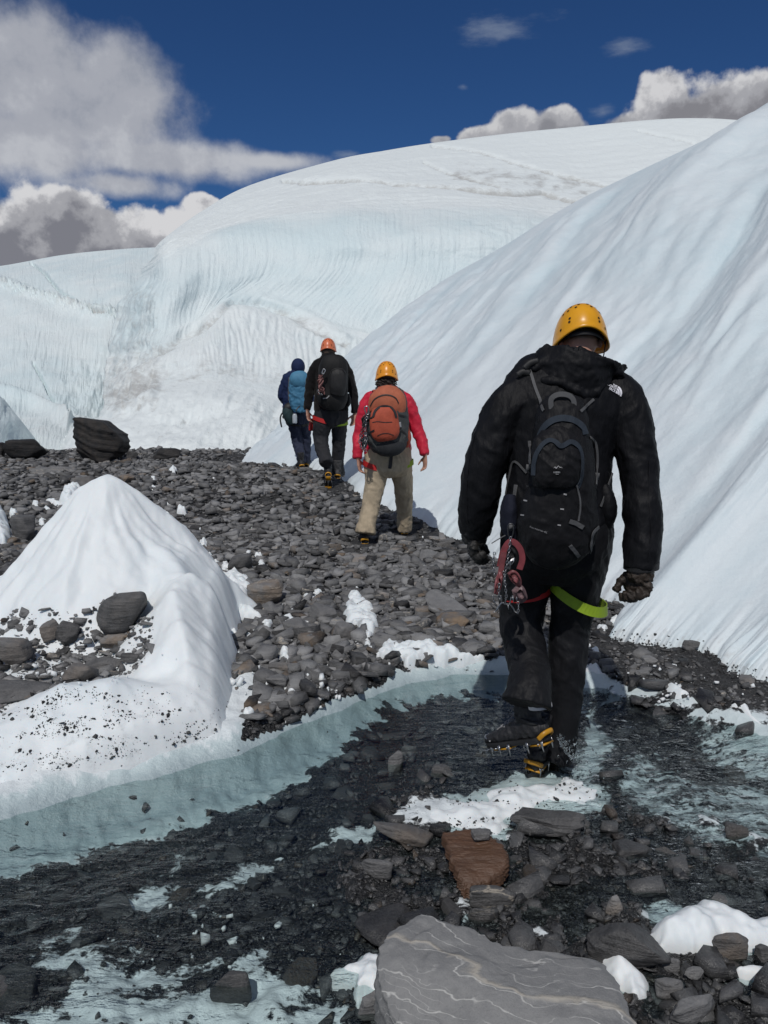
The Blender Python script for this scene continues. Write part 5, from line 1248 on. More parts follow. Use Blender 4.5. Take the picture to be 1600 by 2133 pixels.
def make_helmet(parent, c, size, mat, tilt=0., yaw=0., rim_back=.30, nm_strap=True):
    """c: middle of the rim; size: (half width, half length, height); rim higher at the back, lower over the ears"""
    sx, sy, sz = size; M = erot(tilt, 0, yaw)
    nu, nv = 48, 20; th = np.linspace(0, 2 * math.pi, nu, endpoint=False)
    rimz = -0.17 * sz * np.cos(th) ** 2 + rim_back * sz * np.clip(-np.sin(th), 0, 1) ** 2
    V = []
    for j in range(nv + 1):
        v = j / nv; a = v * math.pi / 2
        rr = math.cos(a) ** .82; z = rimz * (1 - math.sin(a)) + sz * math.sin(a)
        fl = 1 + .06 * max(0, 1 - j / 2.0)
        V.append(np.stack([np.cos(th) * sx * rr * fl, np.sin(th) * sy * rr * fl, z], -1))
    inner = []
    for j in (0, 1, 4, 8, 14):
        q = V[j].copy(); q[:, :2] *= .955; q[:, 2] -= .004 + .003 * j / 14; inner.append(q)
    rows = inner[::-1] + V; P = np.vstack(rows); f = [tuple(q) for q in grid_faces(nu, len(rows), True)]
    o = mk('helmet', P @ M.T + c, f, mat, parent=parent)
    # vent holes, set as they are on the back: a row of pairs above, two doubles low down
    k = 0
    def surfp(ang, v):
        a = v * math.pi / 2; rr = math.cos(a) ** .82; rz = -0.17 * sz * math.cos(ang) ** 2 + rim_back * sz * max(-math.sin(ang), 0) ** 2
        return np.array([math.cos(ang) * sx * rr, math.sin(ang) * sy * rr, rz * (1 - math.sin(a)) + sz * math.sin(a)])
    me = None
    for ang, v in [(-1.57 - .30, .64), (-1.57 - .42, .52), (-1.57 - .75, .62), (-1.57 - .80, .50), (-1.57 - 1.08, .48), (-1.57 + .22, .64), (-1.57 + .34, .53), (-1.57 + .72, .58), (-1.57 + .78, .46), (-1.57 + 1.05, .50),
                   (-1.57 - .62, .27), (-1.57 - .62, .20), (-1.57 + .52, .25), (-1.57 + .52, .18), (-1.57 - .98, .16), (-1.57 + .86, .15), (1.2, .5), (1.9, .5), (1.57, .3)]:
        p0 = surfp(ang, v); e = .02
        du = surfp(ang + e, v) - p0; dv = surfp(ang, v + e) - p0; nn = np.cross(du, dv); nn /= np.linalg.norm(nn); nn *= np.sign(nn @ p0 + 1e-9)
        t1 = du / np.linalg.norm(du); t2 = np.cross(nn, t1)
        rr_ = .0058
        ring = [p0 + nn * .0012 + rr_ * (math.cos(t) * t1 + math.sin(t) * t2) for t in np.linspace(0, 6.283, 10, endpoint=False)] + [p0 + nn * .0016]
        mk('vent_hole', np.array(ring) @ M.T + c, [(10, i, (i + 1) % 10) for i in range(10)], hole_m, parent=o)
    if nm_strap:
        parts = []
        band = []
        for t in np.linspace(math.pi * 1.08, math.pi * 1.92, 18): band.append((math.cos(t) * sx * .86, math.sin(t) * sy * .86, -.06 * sz + .10 * sz * -math.sin(t)))
        parts.append(tube(band, .004, 6, None, (0, 0, 1), .0035) if False else tube(band, .010, 8, None, (0, 0, 1), .003))
        for sd in (-1, 1):
            parts.append(tube([(sd * sx * .86, -.35 * sy, .0), (sd * sx * .80, -.12 * sy, -.45 * sz), (sd * sx * .62, .2 * sy, -.85 * sz), (0, .42 * sy, -1.12 * sz)], .007, 6, 16, (0, 1, 0), .002))
        v, f = join(parts); mk('chin_strap', v @ M.T + c, f, dark_m, parent=o)
    return o
def head_parts(c, s=1.0, M=np.eye(3)):
    """skull, face, ears, nose and neck stub; looks along +y"""
    P = [ellipsoid((0, .005, .02), (.074, .094, .105), 20, 14), ellipsoid((0, .045, -.045), (.056, .052, .062), 16, 10), ellipsoid((0, .096, -.015), (.012, .018, .022), 10, 8),
         ellipsoid((0, .088, -.055), (.024, .012, .008), 10, 6), ellipsoid((0, .083, -.086), (.022, .016, .018), 10, 8)]
    for sd in (-1, 1):
        P.append(ellipsoid((sd * .078, -.004, -.006), (.010, .020, .032), 10, 8, erot(0, 0, sd * .35)))
        P.append(ellipsoid((sd * .031, .083, .012), (.013, .009, .008), 10, 6))
    return [((v * s) @ np.asarray(M).T + np.asarray(c), f) for v, f in P]

def boot_parts(L=.315, H=.22):
    """boot in its own frame: heel at y=0, toe at y=L, sole at z=0"""
    sec = [(-.008, .050, .012, .062), (.02, .078, .034, .078), (.07, .090, .040, .084), (.12, .083, .041, .083), (.18, .068, .047, .068), (.24, .052, .048, .052), (.285, .040, .036, .040), (L, .022, .012, .018)]
    P = np.array([(0, y, h * .5 + .012) for y, h, w, _ in sec]); w = [s_[2] for s_ in sec]; h = [s_[1] * .5 for s_ in sec]
    upper = tube(P, w, 20, 30, (1, 0, 0), h)
    shaft = tube([(0, .062, .05), (0, .060, .11), (0, .050, .16), (0, .046, H)], [.040, .041, .045, .051], 20, 18, (1, 0, 0), [.055, .053, .055, .062])
    sole = []
    for z in (0, .006, .016, .022):
        yy = np.concatenate([np.linspace(-.012, L + .004, 14), np.linspace(L + .004, -.012, 14)[1:-1]])
        wid = np.interp(yy, [-.012, .01, .08, .14, .22, .28, L + .004], [.014, .034, .037, .034, .048, .040, .010]) + (.002 if z in (0.006, .016) else 0)
        sg = np.array([1] * 14 + [-1] * 12); sole.append(np.column_stack([wid * sg, yy, np.full(26, z)]))
    V = np.vstack(sole); f = [tuple(q) for q in grid_faces(26, 4, True)] + [tuple(range(25, -1, -1)), tuple(range(78, 104))]
    return upper, shaft, (V, f)
_boot = {}
def boot_mesh():
    if 'b' not in _boot:
        u, s_, so_ = boot_parts(); V, N, f = remesh([u, s_], .0055, 4)
        V = crumple(V, N, .0035, 34, 71); _boot['b'] = (V, f, so_)
    return _boot['b']
def make_boot(parent, heel, yaw, pitch=0., roll=0., scale=1.0, mat=None, crampon=True, plate_m=None, laces=True, name='boot'):
    """heel: sole point under the heel; yaw turns the toe from +y; pitch > 0 lifts the heel"""
    V, f, sole = boot_mesh(); M = erot(-pitch, roll, yaw)
    tf = lambda v: (np.asarray(v) * scale) @ M.T + np.asarray(heel)
    b = mk(name, tf(V), f, mat or boot_m, parent=parent)
    mk('sole', tf(sole[0]), sole[1], dark_m, parent=b)
    if laces:
        pr = [tube([(sd * .030, y, z - .004), (0, y + .012, z + .006), (-sd * .030, y + .016, z + .002)], .0022, 5, 8) for k_, (y, z) in enumerate(((.20, .070), (.175, .082), (.15, .095), (.125, .115), (.115, .14), (.108, .17))) for sd in (1, -1)]
        v, ff = join(pr); mk('laces', tf(v), ff, lace_m, parent=b)
    if crampon:
        c = []                                                       # steel frame and downward points
        for y in (.02, .075): c.append(tube([(-.040, y, -.002), (.040, y, -.002)], .003, 6))
        for y in (.175, .235): c.append(tube([(-.050, y, -.002), (.050, y, -.002)], .003, 6))
        c.append(box((0, .13, -.004), (.018, .16, .003)))
        for y, w in ((.005, .030), (.075, .036), (.165, .046), (.215, .047), (.262, .040)):
            for sd in (-1, 1):
                c.append(tube([(sd * w, y, .012), (sd * (w + .004), y, -.004), (sd * (w + .001), y + (.012 if y > .24 else 0), -.034)], [.008, .0075, .001], 6, None, (0, 1, 0), [.002, .002, .0006]))
        for sd in (-1, 1): c.append(tube([(sd * .022, .28, -.004), (sd * .024, .325, -.012), (sd * .024, .348, -.032)], [.008, .006, .001], 6, None, (1, 0, 0), [.002, .002, .0006]))
        v, ff = join(c); mk('crampon_frame', tf(v), ff, steel_m, parent=b)
        y_ = plate_m or yellowpl_m
        for y0, sx, sy in ((.03, .066, .07), (.21, .080, .085)): v, ff = box((0, y0, -.0075), (sx, sy, .006)); mk('anti_snow_plate', tf(v), ff, y_, parent=b)
        v, ff = join([tube([(-.036, .012, .018), (-.030, -.014, .034), (0, -.026, .040), (.030, -.014, .034), (.036, .012, .018)], .010, 10, 20, (0, 0, 1), .005)])
        mk('heel_cup', tf(v), ff, y_, parent=b)
        v, ff = join([tube([(-.046, .255, .030), (-.030, .292, .046), (0, .306, .050), (.030, .292, .046), (.046, .255, .030)], .003, 6, 18, (0, 0, 1), .003)])
        mk('toe_bail', tf(v), ff, steel_m, parent=b)
        st = [tube([(.046 * math.cos(t), .062 + .060 * math.sin(t) - .014 * math.cos(t) ** 2, .095 + .022 * math.sin(t)) for t in np.linspace(0, 6.283, 26)], .009, 6, None, (0, 0, 1), .0022, cap=False)]
        v, ff = join(st); mk('crampon_strap', tf(v), ff, dark_m, parent=b)
    return b
def ribbon(name, pts, width, mat, parent, thick=.003, trees=None, Yd=None, off=.004, res=None, nrm=None, side=None):
    """flat webbing laid over surfaces: pts are photograph points dropped on the trees along the line of sight"""
    P, Nn = [], []
    pp = catmull(np.array(pts, float)[:, :2], res or max(12, len(pts) * 6)) if len(pts) > 1 else np.array(pts, float)
    for px, py in pp:
        h = hit(trees, px, py, Yd) if trees else (at(px, py, Yd), np.array([0, -1.0, .15]), 0)
        P.append(h[0]); Nn.append(h[1])
    P = np.array(P); Nn = np.array(Nn)
    for _ in range(3):
        Nn[1:-1] = (Nn[:-2] + Nn[1:-1] * 2 + Nn[2:]) / 4; P[1:-1] = (P[:-2] + P[1:-1] * 2 + P[2:]) / 4
    return ribbon3(name, P + Nn / np.linalg.norm(Nn, axis=1)[:, None] * off, Nn, width, mat, parent, thick)
def ribbon3(name, P, Nn, width, mat, parent, thick=.003):
    P = np.asarray(P, float); Nn = np.broadcast_to(np.asarray(Nn, float), P.shape); Nn = Nn / np.linalg.norm(Nn, axis=1)[:, None]
    tg = np.gradient(P, axis=0); tg /= np.linalg.norm(tg, axis=1)[:, None]; S = np.cross(tg, Nn); S /= np.linalg.norm(S, axis=1)[:, None]; Nn = np.cross(S, tg)
    w = np.broadcast_to(np.asarray(width, float), (len(P),))[:, None] / 2; t = thick / 2
    V = np.stack([P - S * w - Nn * t, P + S * w - Nn * t, P + S * w + Nn * t, P - S * w + Nn * t], 1).reshape(-1, 3)
    n = len(P); f = [tuple(q) for q in grid_faces(4, n, True)] + [(3, 2, 1, 0), (4 * n - 4, 4 * n - 3, 4 * n - 2, 4 * n - 1)]
    return mk(name, V, f, mat, parent=parent, smooth=False)
def drape(name, verts2, faces, mat, parent, trees, off=.003, Yd=None):
    """flat print lying on a surface: verts2 are photograph points"""
    V = []
    for px, py in verts2:
        h = hit(trees, px, py, Yd); V.append(h[0] + h[1] / np.linalg.norm(h[1]) * off)
    return mk(name, V, faces, mat, parent=parent, smooth=False)
def text2d(s, size, font_bold=False, space=1.0):
    cu = bpy.data.curves.new('t', 'FONT'); cu.body = s; cu.size = size; cu.resolution_u = 2; cu.space_character = space
    if font_bold: cu.offset = size * .022
    o = bpy.data.objects.new('t', cu); C.objects.link(o); dg = bpy.context.evaluated_depsgraph_get(); me = bpy.data.meshes.new_from_object(o.evaluated_get(dg))
    v = np.array([q.co[:2] for q in me.vertices]); f = [tuple(p.vertices) for p in me.polygons]
    bpy.data.objects.remove(o); bpy.data.curves.remove(cu); bpy.data.meshes.remove(me); return v, f
def chain(name, pts, mat, parent, r=.006, wire=.0016):
    P = catmull(np.array(pts, float), 400); d = np.concatenate([[0], np.cumsum(np.linalg.norm(np.diff(P, axis=0), axis=1))]); n = max(2, int(d[-1] / (r * 1.7)))
    parts = []
    for i in range(n):
        s = (i + .5) / n * d[-1]; j = min(np.searchsorted(d, s), 398); c = P[j]; t = P[j + 1] - P[j - 1]; t /= np.linalg.norm(t)
        a = np.cross(t, [0, 1, .3]); a /= np.linalg.norm(a); b = np.cross(t, a)
        if i % 2: a = b
        parts.append(tube([c + t * r * math.cos(q) + a * r * .62 * math.sin(q) for q in np.linspace(0, 6.283, 9)], wire, 4, None, (.3, .9, .2), cap=False))
    v, f = join(parts); return mk(name, v, f, mat, parent=parent)
def carabiner(name, c, mat, parent, h=.05, w=.026, wire=.0035, rot=np.eye(3)):
    t = np.linspace(0, 6.283, 25); P = np.stack([w / 2 * np.sign(np.cos(t)) * np.abs(np.cos(t)) ** .6 * (1 + .2 * np.sin(t)), 0 * t, h / 2 * np.sign(np.sin(t)) * np.abs(np.sin(t)) ** .7], -1)
    v, f = tube(P @ np.asarray(rot).T + np.asarray(c), wire, 6, None, (0, 1, 0), cap=False); return mk(name, v, f, mat, parent=parent)
# ------------------------------------------------------------------ the four walkers
def walker(label, foot, torso, arms, legs, pelvis, head, headM, neck, jacket_m, trouser_m, vox, crum, bare_hands=(), scale_in=.82, seed=1, puffy=False, head_s=1.0, hand_s=1.0, jname='jacket'):
    """body first (one continuous skin, top-level), then jacket and trousers over it"""
    o_ = np.array(foot)
    sh = lambda rows: [(r[0], r[1], r[2], r[3] * scale_in, *(r[4:])) for r in rows]
    parts = [limb(sh(torso), 20, 40), limb(sh(pelvis), 20, 24)] + [limb(sh(a), 14, 30) for a in arms] + [limb(sh(l)[:-1], 16, 36) for l in legs]
    parts += head_parts(head, head_s, headM); parts.append(tube(neck, [.062, .056, .058], 16, 12))
    for kw in bare_hands: parts += hand(**kw)
    V, N, f = remesh(parts, max(vox * .8, .0055), 3)
    body = mk('person', V, f, skin_m, origin=o_, label=label, category='person')
    hot_arm = [(.45, .10, .07), (.92, .10, .06)]; hot_leg = [(.52, .10, .06), (.95, .10, .09)]
    if puffy: fa = [lambda t, th, k=k: 1 + .055 * np.sqrt(np.abs(np.sin(t * 34 + .25 * np.sin(th + k)))) - .03 + .02 * pn(np.cos(th) * 2 + 0 * t, t * 20, seed=3) for k in (0, 1)]
    else: fa = [folds(seed + 3, .075, 7, 1.2, hot_arm), folds(seed + 5, .075, 7, 1.2, hot_arm)]
    jp = [limb(torso, 40, 90, folds(seed, .03, 5, .9, [(.05, .15, .04)]))] + [limb(a, 30, 80, fa[i]) for i, a in enumerate(arms)]
    V, N, f = remesh(jp, vox, 4); V = crumple(V, N, crum, 9, seed + 40); V = V + N * (crum * .5 * pn(V[:, 0] * 28, V[:, 1] * 28, V[:, 2] * 14, seed=seed + 41))[:, None]
    jacket = mk(jname, V, f, jacket_m, parent=body); JB = bvh(V, f)
    tp = [limb(pelvis, 36, 40, folds(seed + 7, .02, 3))] + [limb(l, 34, 110, folds(seed + 9 + i, .055, 6, .9, hot_leg)) for i, l in enumerate(legs)]
    V, N, f = remesh(tp, vox, 3); V = crumple(V, N, crum * .9, 10, seed + 50)
    tr = mk('trousers', V, f, trouser_m, parent=body); TB = bvh(V, f)
    return body, jacket, tr, JB, TB
def leg_loop(parent, c, rx, ry, slope, width, mat, drop=0.0, tiltd=0.0):
    t = np.linspace(0, 2 * math.pi, 49); P = np.stack([c[0] + rx * np.cos(t), c[1] + ry * np.sin(t), c[2] + slope * np.cos(t) - drop * np.clip(-np.sin(t), 0, 1) ** 2], -1)
    return ribbon3('leg_loop', P, np.stack([np.cos(t), np.sin(t), 0 * t + .08], -1), width, mat, parent, .004)

# ---- 1. the man in black in the stream
FY = 3.02
foot = at(1145, 1590, 2.98)
torso = [(1163, 1100, 3.02, 110, .68), (1163, 1062, 3.02, 114, .62), (1163, 1000, 3.03, 108, .64), (1165, 930, 3.04, 112, .62), (1170, 872, 3.05, 126, .58), (1182, 828, 3.06, 134, .52), (1190, 795, 3.08, 118, .50), (1200, 770, 3.10, 80, .62), (1204, 750, 3.12, 56, .9)]
armL = [(1140, 806, 3.06, 30), (1100, 818, 3.05, 42), (1064, 850, 3.04, 47), (1036, 900, 3.03, 44), (1014, 960, 3.02, 42), (1003, 1010, 3.03, 42), (995, 1060, 3.06, 39), (991, 1108, 3.10, 31)]
armR = [(1240, 800, 3.06, 30), (1282, 816, 3.05, 42), (1306, 855, 3.03, 46), (1319, 905, 3.0, 42), (1328, 960, 2.98, 39), (1334, 1010, 2.96, 37), (1339, 1065, 2.93, 39), (1341, 1110, 2.91, 38), (1337, 1150, 2.89, 36), (1334, 1184, 2.88, 33)]
legL = [(1112, 1095, 3.04, 66), (1104, 1150, 3.06, 62), (1094, 1210, 3.09, 54), (1088, 1260, 3.11, 47), (1086, 1300, 3.10, 44), (1094, 1350, 3.03, 42), (1104, 1400, 2.93, 42), (1103, 1438, 2.86, 45), (1097, 1468, 2.83, 50)]
legR = [(1213, 1095, 3.03, 64), (1210, 1150, 3.04, 61), (1203, 1200, 3.05, 54), (1197, 1250, 3.06, 48), (1188, 1300, 3.07, 40), (1183, 1350, 3.06, 39), (1180, 1400, 3.05, 38), (1178, 1450, 3.04, 34), (1174, 1500, 3.03, 31), (1168, 1545, 3.03, 30), (1158, 1578, 3.03, 34)]
pelv = [(1163, 1055, 3.03, 108, .66), (1162, 1110, 3.03, 112, .74), (1160, 1160, 3.05, 102, .8), (1156, 1200, 3.06, 66, .9)]
hc = at(1208, 708, 3.15); hM = erot(-.38, 0, -.08)
P1 = walker('person in a black jacket and yellow helmet stepping through the stream in the foreground', foot, torso, [armL, armR], [legL, legR], pelv, hc, hM,
            [at(1203, 770, 3.10), at(1205, 745, 3.11), at(1208, 718, 3.14)], black_m, blacktrouser_m, .0062, .0036, seed=11)
man, mj, mt, MJ, MT = P1
hp = remesh([limb([(1207, 748, 3.075, 60, 1.0), (1206, 757, 3.075, 78, .95), (1204, 766, 3.07, 94, .85), (1206, 788, 3.06, 98, .76), (1213, 808, 3.05, 78, .86), (1224, 830, 3.045, 28, 1.9)], 44, 60, folds(5, .07, 5, 1.1)),
             tube([at(1112, 772, 3.0), at(1135, 750, 3.0), at(1150, 744, 3.03)], [.014, .016, .02], 10, 14), tube([at(1262, 762, 3.0), at(1285, 776, 2.99), at(1298, 785, 3.0)], [.018, .016, .010], 10, 14),
             tube([at(1128, 792, 2.965), at(1175, 800, 2.945), at(1220, 822, 2.94), at(1250, 806, 2.955), at(1272, 790, 2.985)], [.010, .017, .020, .016, .010], 12, 30)], .006, 3)
V = crumple(hp[0], hp[1], .006, 11, 77); mk('hood', V, hp[2], black_m, parent=mj); HB = bvh(V, hp[2])
# short hair on the nape, a close cap over the skull
v, f = ellipsoid((0, -.006, .022), (.0765, .092, .102), 24, 16); v[:, 2] += .10 * np.clip(v[:, 1], 0, 1) * 0; keep = [q for q in f if not all(v[i, 2] < -.002 or v[i, 1] > .045 for i in q)]
mk('hair', v @ hM.T + hc, keep, hair_stub_m, parent=man)
make_helmet(man, at(1208, 715, 3.15), (.108, .136, .152), helmet_yellow_m, -.26, -.06, .16)
for kw, c in ((dict(wrist=at(1334, 1186, 2.88), side=1, curl=.95, scale=1.02, fat=1.5, yaw=.55, roll=.10), None), (dict(wrist=at(989, 1108, 3.10), side=-1, curl=.8, scale=1.0, fat=1.45, yaw=-.2, pitch=-.15), None)):
    hp = hand(**kw); w = np.asarray(kw['wrist']); hp.append(tube([w + (0, 0, .03), w + (0, 0, -.012), w + (0, 0, -.045)], [.044, .050, .040], 16, 12, (1, 0, 0), [.050, .054, .046]))
    V, N, f = remesh(hp, .005, 3); V = crumple(V, N, .006, 30, 5); mk('glove', V, f, glove_m if kw['side'] > 0 else glovek_m, parent=man)
make_boot(man, at(1140, 1544, 2.84), .76, .42, .06, 1.0, boot_m)
make_boot(man, at(1110, 1601, 2.965), -.62, 0.0, 0, 1.0, boot_m)
v, f = limb([(1122, 1440, 2.86, 24), (1124, 1462, 2.85, 25), (1126, 1474, 2.845, 25)], 16, 10); mk('sock', v, f, sock_m, parent=man)
leg_loop(man, at(1096, 1228, 3.10), .100, .108, .018, .040, redweb_m)
leg_loop(man, at(1204, 1240, 3.055), .118, .122, -.050, .042, limeweb_m, .02)
# print on the shoulder: three lines of letters beside a quarter dome
def shoulder_print():
    a = R(-29); ca, sa = math.cos(a), math.sin(a); org = np.array([1280.5, 818.5]); K = .58     # bottom left corner of the dome, photograph points
    def put(v): return [(org[0] + K * (x * ca - y * sa), org[1] - K * (x * sa + y * ca)) for x, y in v]
    V, Fc = [], []
    def add(v, f):
        n = len(V); V.extend(put(v)); Fc.extend([tuple(i + n for i in q) for q in f])
    for s, y, x1 in (('THE', 18.6, -2.5), ('NORTH', 9.6, -2.5), ('FACE', .6, -2.5)):
        v, f = text2d(s, 10.6, True, .95); v = v - [v[:, 0].max(), 0]; add(v + [x1, y], f)
    for r0, r1 in ((0.0, 9.5), (11.2, 18), (19.6, 26.5)):
        t = np.linspace(0, math.pi / 2, 14); v = np.vstack([np.column_stack([np.cos(t) * r1, np.sin(t) * r1]), np.column_stack([np.cos(t) * r0, np.sin(t) * r0])])
        add(v, [(i, i + 1, i + 15, i + 14) for i in range(13)])
    drape('shoulder_print', V, Fc, white_m, mj, [MJ], .0035, 2.92)
shoulder_print()
for pts in ([(1312, 812), (1300, 850), (1292, 900), (1288, 950)], [(1078, 806), (1068, 850), (1062, 900), (1056, 950)], [(1352, 960), (1352, 1040), (1356, 1110), (1350, 1170)], [(990, 900), (978, 960), (972, 1030), (975, 1090)]): ribbon('seam', pts, .004, black_m, mj, .003, [MJ], 2.95, off=.0008, res=24)
for c, rr_ in ((at(1336, 1176, 2.885), .064), (at(991, 1102, 3.095), .060)):
    t_ = np.linspace(0, 2 * math.pi, 33); P_ = np.stack([c[0] + rr_ * np.cos(t_), c[1] + rr_ * np.sin(t_), c[2] + .004 * np.cos(t_)], -1); ribbon3('cuff', P_, np.stack([np.cos(t_), np.sin(t_), 0 * t_], -1), .028, dark_m, mj, .006)
# backpack
pk = empty('backpack', at(1165, 1150, 2.83), label='black backpack with slate blue trim and grey straps worn by the person in the stream', category='backpack')
fold_pk = folds(31, .025, 5, .7, [(.75, .2, .03)])
def sq(f, p=.45):                                             # squarer section
    return lambda t, th: f(t, th) * (1 / (np.abs(np.cos(th)) ** 3 + np.abs(np.sin(th)) ** 3) ** (1 / 3.) * p + (1 - p))
V, N, fp = remesh([limb([(1171, 836, 2.86, 36, 1.1), (1169, 862, 2.84, 50, 1.0), (1169, 900, 2.825, 56, 1.0), (1171, 950, 2.81, 61, .98), (1170, 1010, 2.80, 67, .92), (1163, 1060, 2.80, 77, .82), (1160, 1100, 2.805, 80, .80), (1164, 1135, 2.82, 70, .85), (1170, 1160, 2.84, 42, .95)], 48, 100, sq(fold_pk))], .0055, 3)
V = crumple(V, N, .003, 14, 88); sack = mk('sack', V, fp, cloth('pack_nylon', (.0088, .0088, .0102), .6, .18), parent=pk); PB = bvh(V, fp)
V, N, fp = remesh([limb([(1158, 898, 2.755, 30, .6), (1160, 918, 2.735, 46, .55), (1160, 950, 2.715, 52, .52), (1159, 985, 2.705, 51, .52), (1158, 1010, 2.712, 44, .5)], 36, 60, folds(44, .05, 5, .6))], .005, 3)
V = crumple(V, N, .004, 18, 89); mk('front_pocket', V, fp, MATS['pack_nylon'], parent=pk); FB = bvh(V, fp)
trim_m = cloth('slate_blue_trim', (.026, .034, .046), .8, .2)
ribbon('trim', [(1119, 940), (1126, 905), (1142, 882), (1165, 872), (1190, 874), (1212, 888), (1219, 905)], .024, trim_m, pk, .004, [PB], 2.72, res=40)
ribbon('trim', [(1112, 990), (1114, 960), (1124, 935), (1142, 918), (1158, 922), (1170, 930), (1188, 920), (1204, 930), (1212, 955), (1210, 995), (1202, 1015)], .017, trim_m, pk, .004, [FB, PB], 2.70, res=60)
for rows in ([(1062, 1034, 2.90, 12, 2.0), (1060, 1060, 2.885, 17, 2.0), (1060, 1096, 2.885, 17, 2.0), (1066, 1124, 2.88, 11, 2.0)], [(1224, 1040, 2.84, 17, 1.6), (1222, 1075, 2.82, 23, 1.5), (1218, 1110, 2.82, 22, 1.5), (1210, 1140, 2.83, 12, 1.5)]):
    v, f = limb(rows, 24, 30, folds(51, .12, 7)); mk('mesh_pocket', v, f, cloth('navy_mesh', (.011, .013, .024), .8, .2, 0, 700), parent=pk)
v, f = limb([(1256, 1010, 2.97, 10, 1.4), (1262, 1036, 2.96, 18, 1.3), (1264, 1066, 2.96, 20, 1.3), (1262, 1094, 2.97, 14, 1.3)], 24, 30, folds(52, .12, 6)); mk('hip_pouch', v, f, black_m, parent=pk)
ribbon('haul_loop', [(1148, 852), (1147, 832), (1158, 823), (1172, 821), (1187, 825), (1195, 836), (1194, 852)], .018, greyweb_m, pk, .004, None, 2.77, res=30)
GW = [([(1104, 772), (1113, 800), (1123, 828), (1134, 856)], .011), ([(1236, 832), (1222, 844), (1208, 858)], .010), ([(1104, 918), (1106, 950), (1105, 985)], .012), ([(1098, 985), (1072, 960), (1063, 990), (1055, 1030)], .008),
      ([(1076, 1010), (1072, 1045), (1066, 1080), (1062, 1105)], .016), ([(1228, 912), (1240, 925), (1243, 960), (1240, 1010)], .010), ([(1274, 985), (1262, 1020), (1250, 1055)], .009), ([(1186, 1085), (1200, 1090), (1214, 1098)], .016), ([(1187, 1136), (1196, 1146), (1205, 1158)], .014), ([(1245, 1098), (1234, 1110), (1230, 1130), (1229, 1152)], .011), ([(1200, 1010), (1208, 1050), (1204, 1085)], .006), ([(1058, 1112), (1040, 1122), (1024, 1132)], .004)]
for pts, w in GW: ribbon('strap', pts, w, greyweb_m, pk, .003, [PB, FB, MJ, HB], 2.86, off=.005)
for pts in ([(1092, 768), (1106, 756), (1122, 752)], [(1078, 782), (1090, 775), (1104, 778)], [(1268, 766), (1284, 776), (1296, 786)]): v, f = tube(catmull(np.array([at(a, b, 2.99) for a, b in pts]), 12), .013, 8, None, (0, 0, 1), .006); mk('shoulder_strap', v, f, dark_m, parent=pk)
for px, py, Y, rz in ((1101, 975, 2.77, .1), (1064, 1098, 2.80, .5), (1206, 1094, 2.72, -.4), (1188, 1020, 2.70, .5), (1243, 992, 2.86, .1)):
    c = at(px, py, Y); v, f = join([box((0, 0, 0), (.018, .007, .026), erot(0, rz, 0)), box((0, -.004, 0), (.010, .005, .016), erot(0, rz, 0))]); mk('buckle', v + c, f, greyweb_m, parent=pk)
for px, py in ((1100, 1012), (1096, 1043), (1090, 1073), (1177, 1029), (1171, 1060), (1165, 1093)):
    drape('reflector_tab', [(px - 3.6, py - 1.6), (px + 3.6, py - .6), (px + 3.4, py + 2.2), (px - 3.8, py + 1.4)], [(0, 1, 2, 3)], greyprint_m, pk, [PB, FB], .004, 2.72)
def pack_print():
    V, Fc = [], []
    def add(v, f): n = len(V); V.extend(v); Fc.extend([tuple(i + n for i in q) for q in f])
    pl = [(1153, 975), (1156, 973.4), (1158.5, 975.6), (1162.8, 971.2), (1166, 974.8), (1169, 973.2), (1171, 975.4)]
    for a, b in zip(pl[:-1], pl[1:]):
        add([(a[0], a[1] - .7), (b[0], b[1] - .7), (b[0], b[1] + .7), (a[0], a[1] + .7)], [(0, 1, 2, 3)])
    for k in range(6): add([(1153.5 + k * 2.3, 981 + .25 * abs(k - 3)), (1154.9 + k * 2.3, 981 + .2 * abs(k - 3)), (1154.9 + k * 2.3, 985.0), (1153.5 + k * 2.3, 985.0)], [(0, 1, 2, 3)])
    add([(1157, 986.4), (1164, 986.4), (1163, 987.6), (1158, 987.6)], [(0, 1, 2, 3)])
    v, f = text2d('Free mountain 40L', 5.0); a = R(-20); add([(1104 + x * math.cos(a) - y * math.sin(a), 1098 - (x * math.sin(a) + y * math.cos(a))) for x, y in v], f)
    drape('pack_print', V, Fc, greyprint_m, pk, [FB, PB], .003, 2.70)
pack_print()
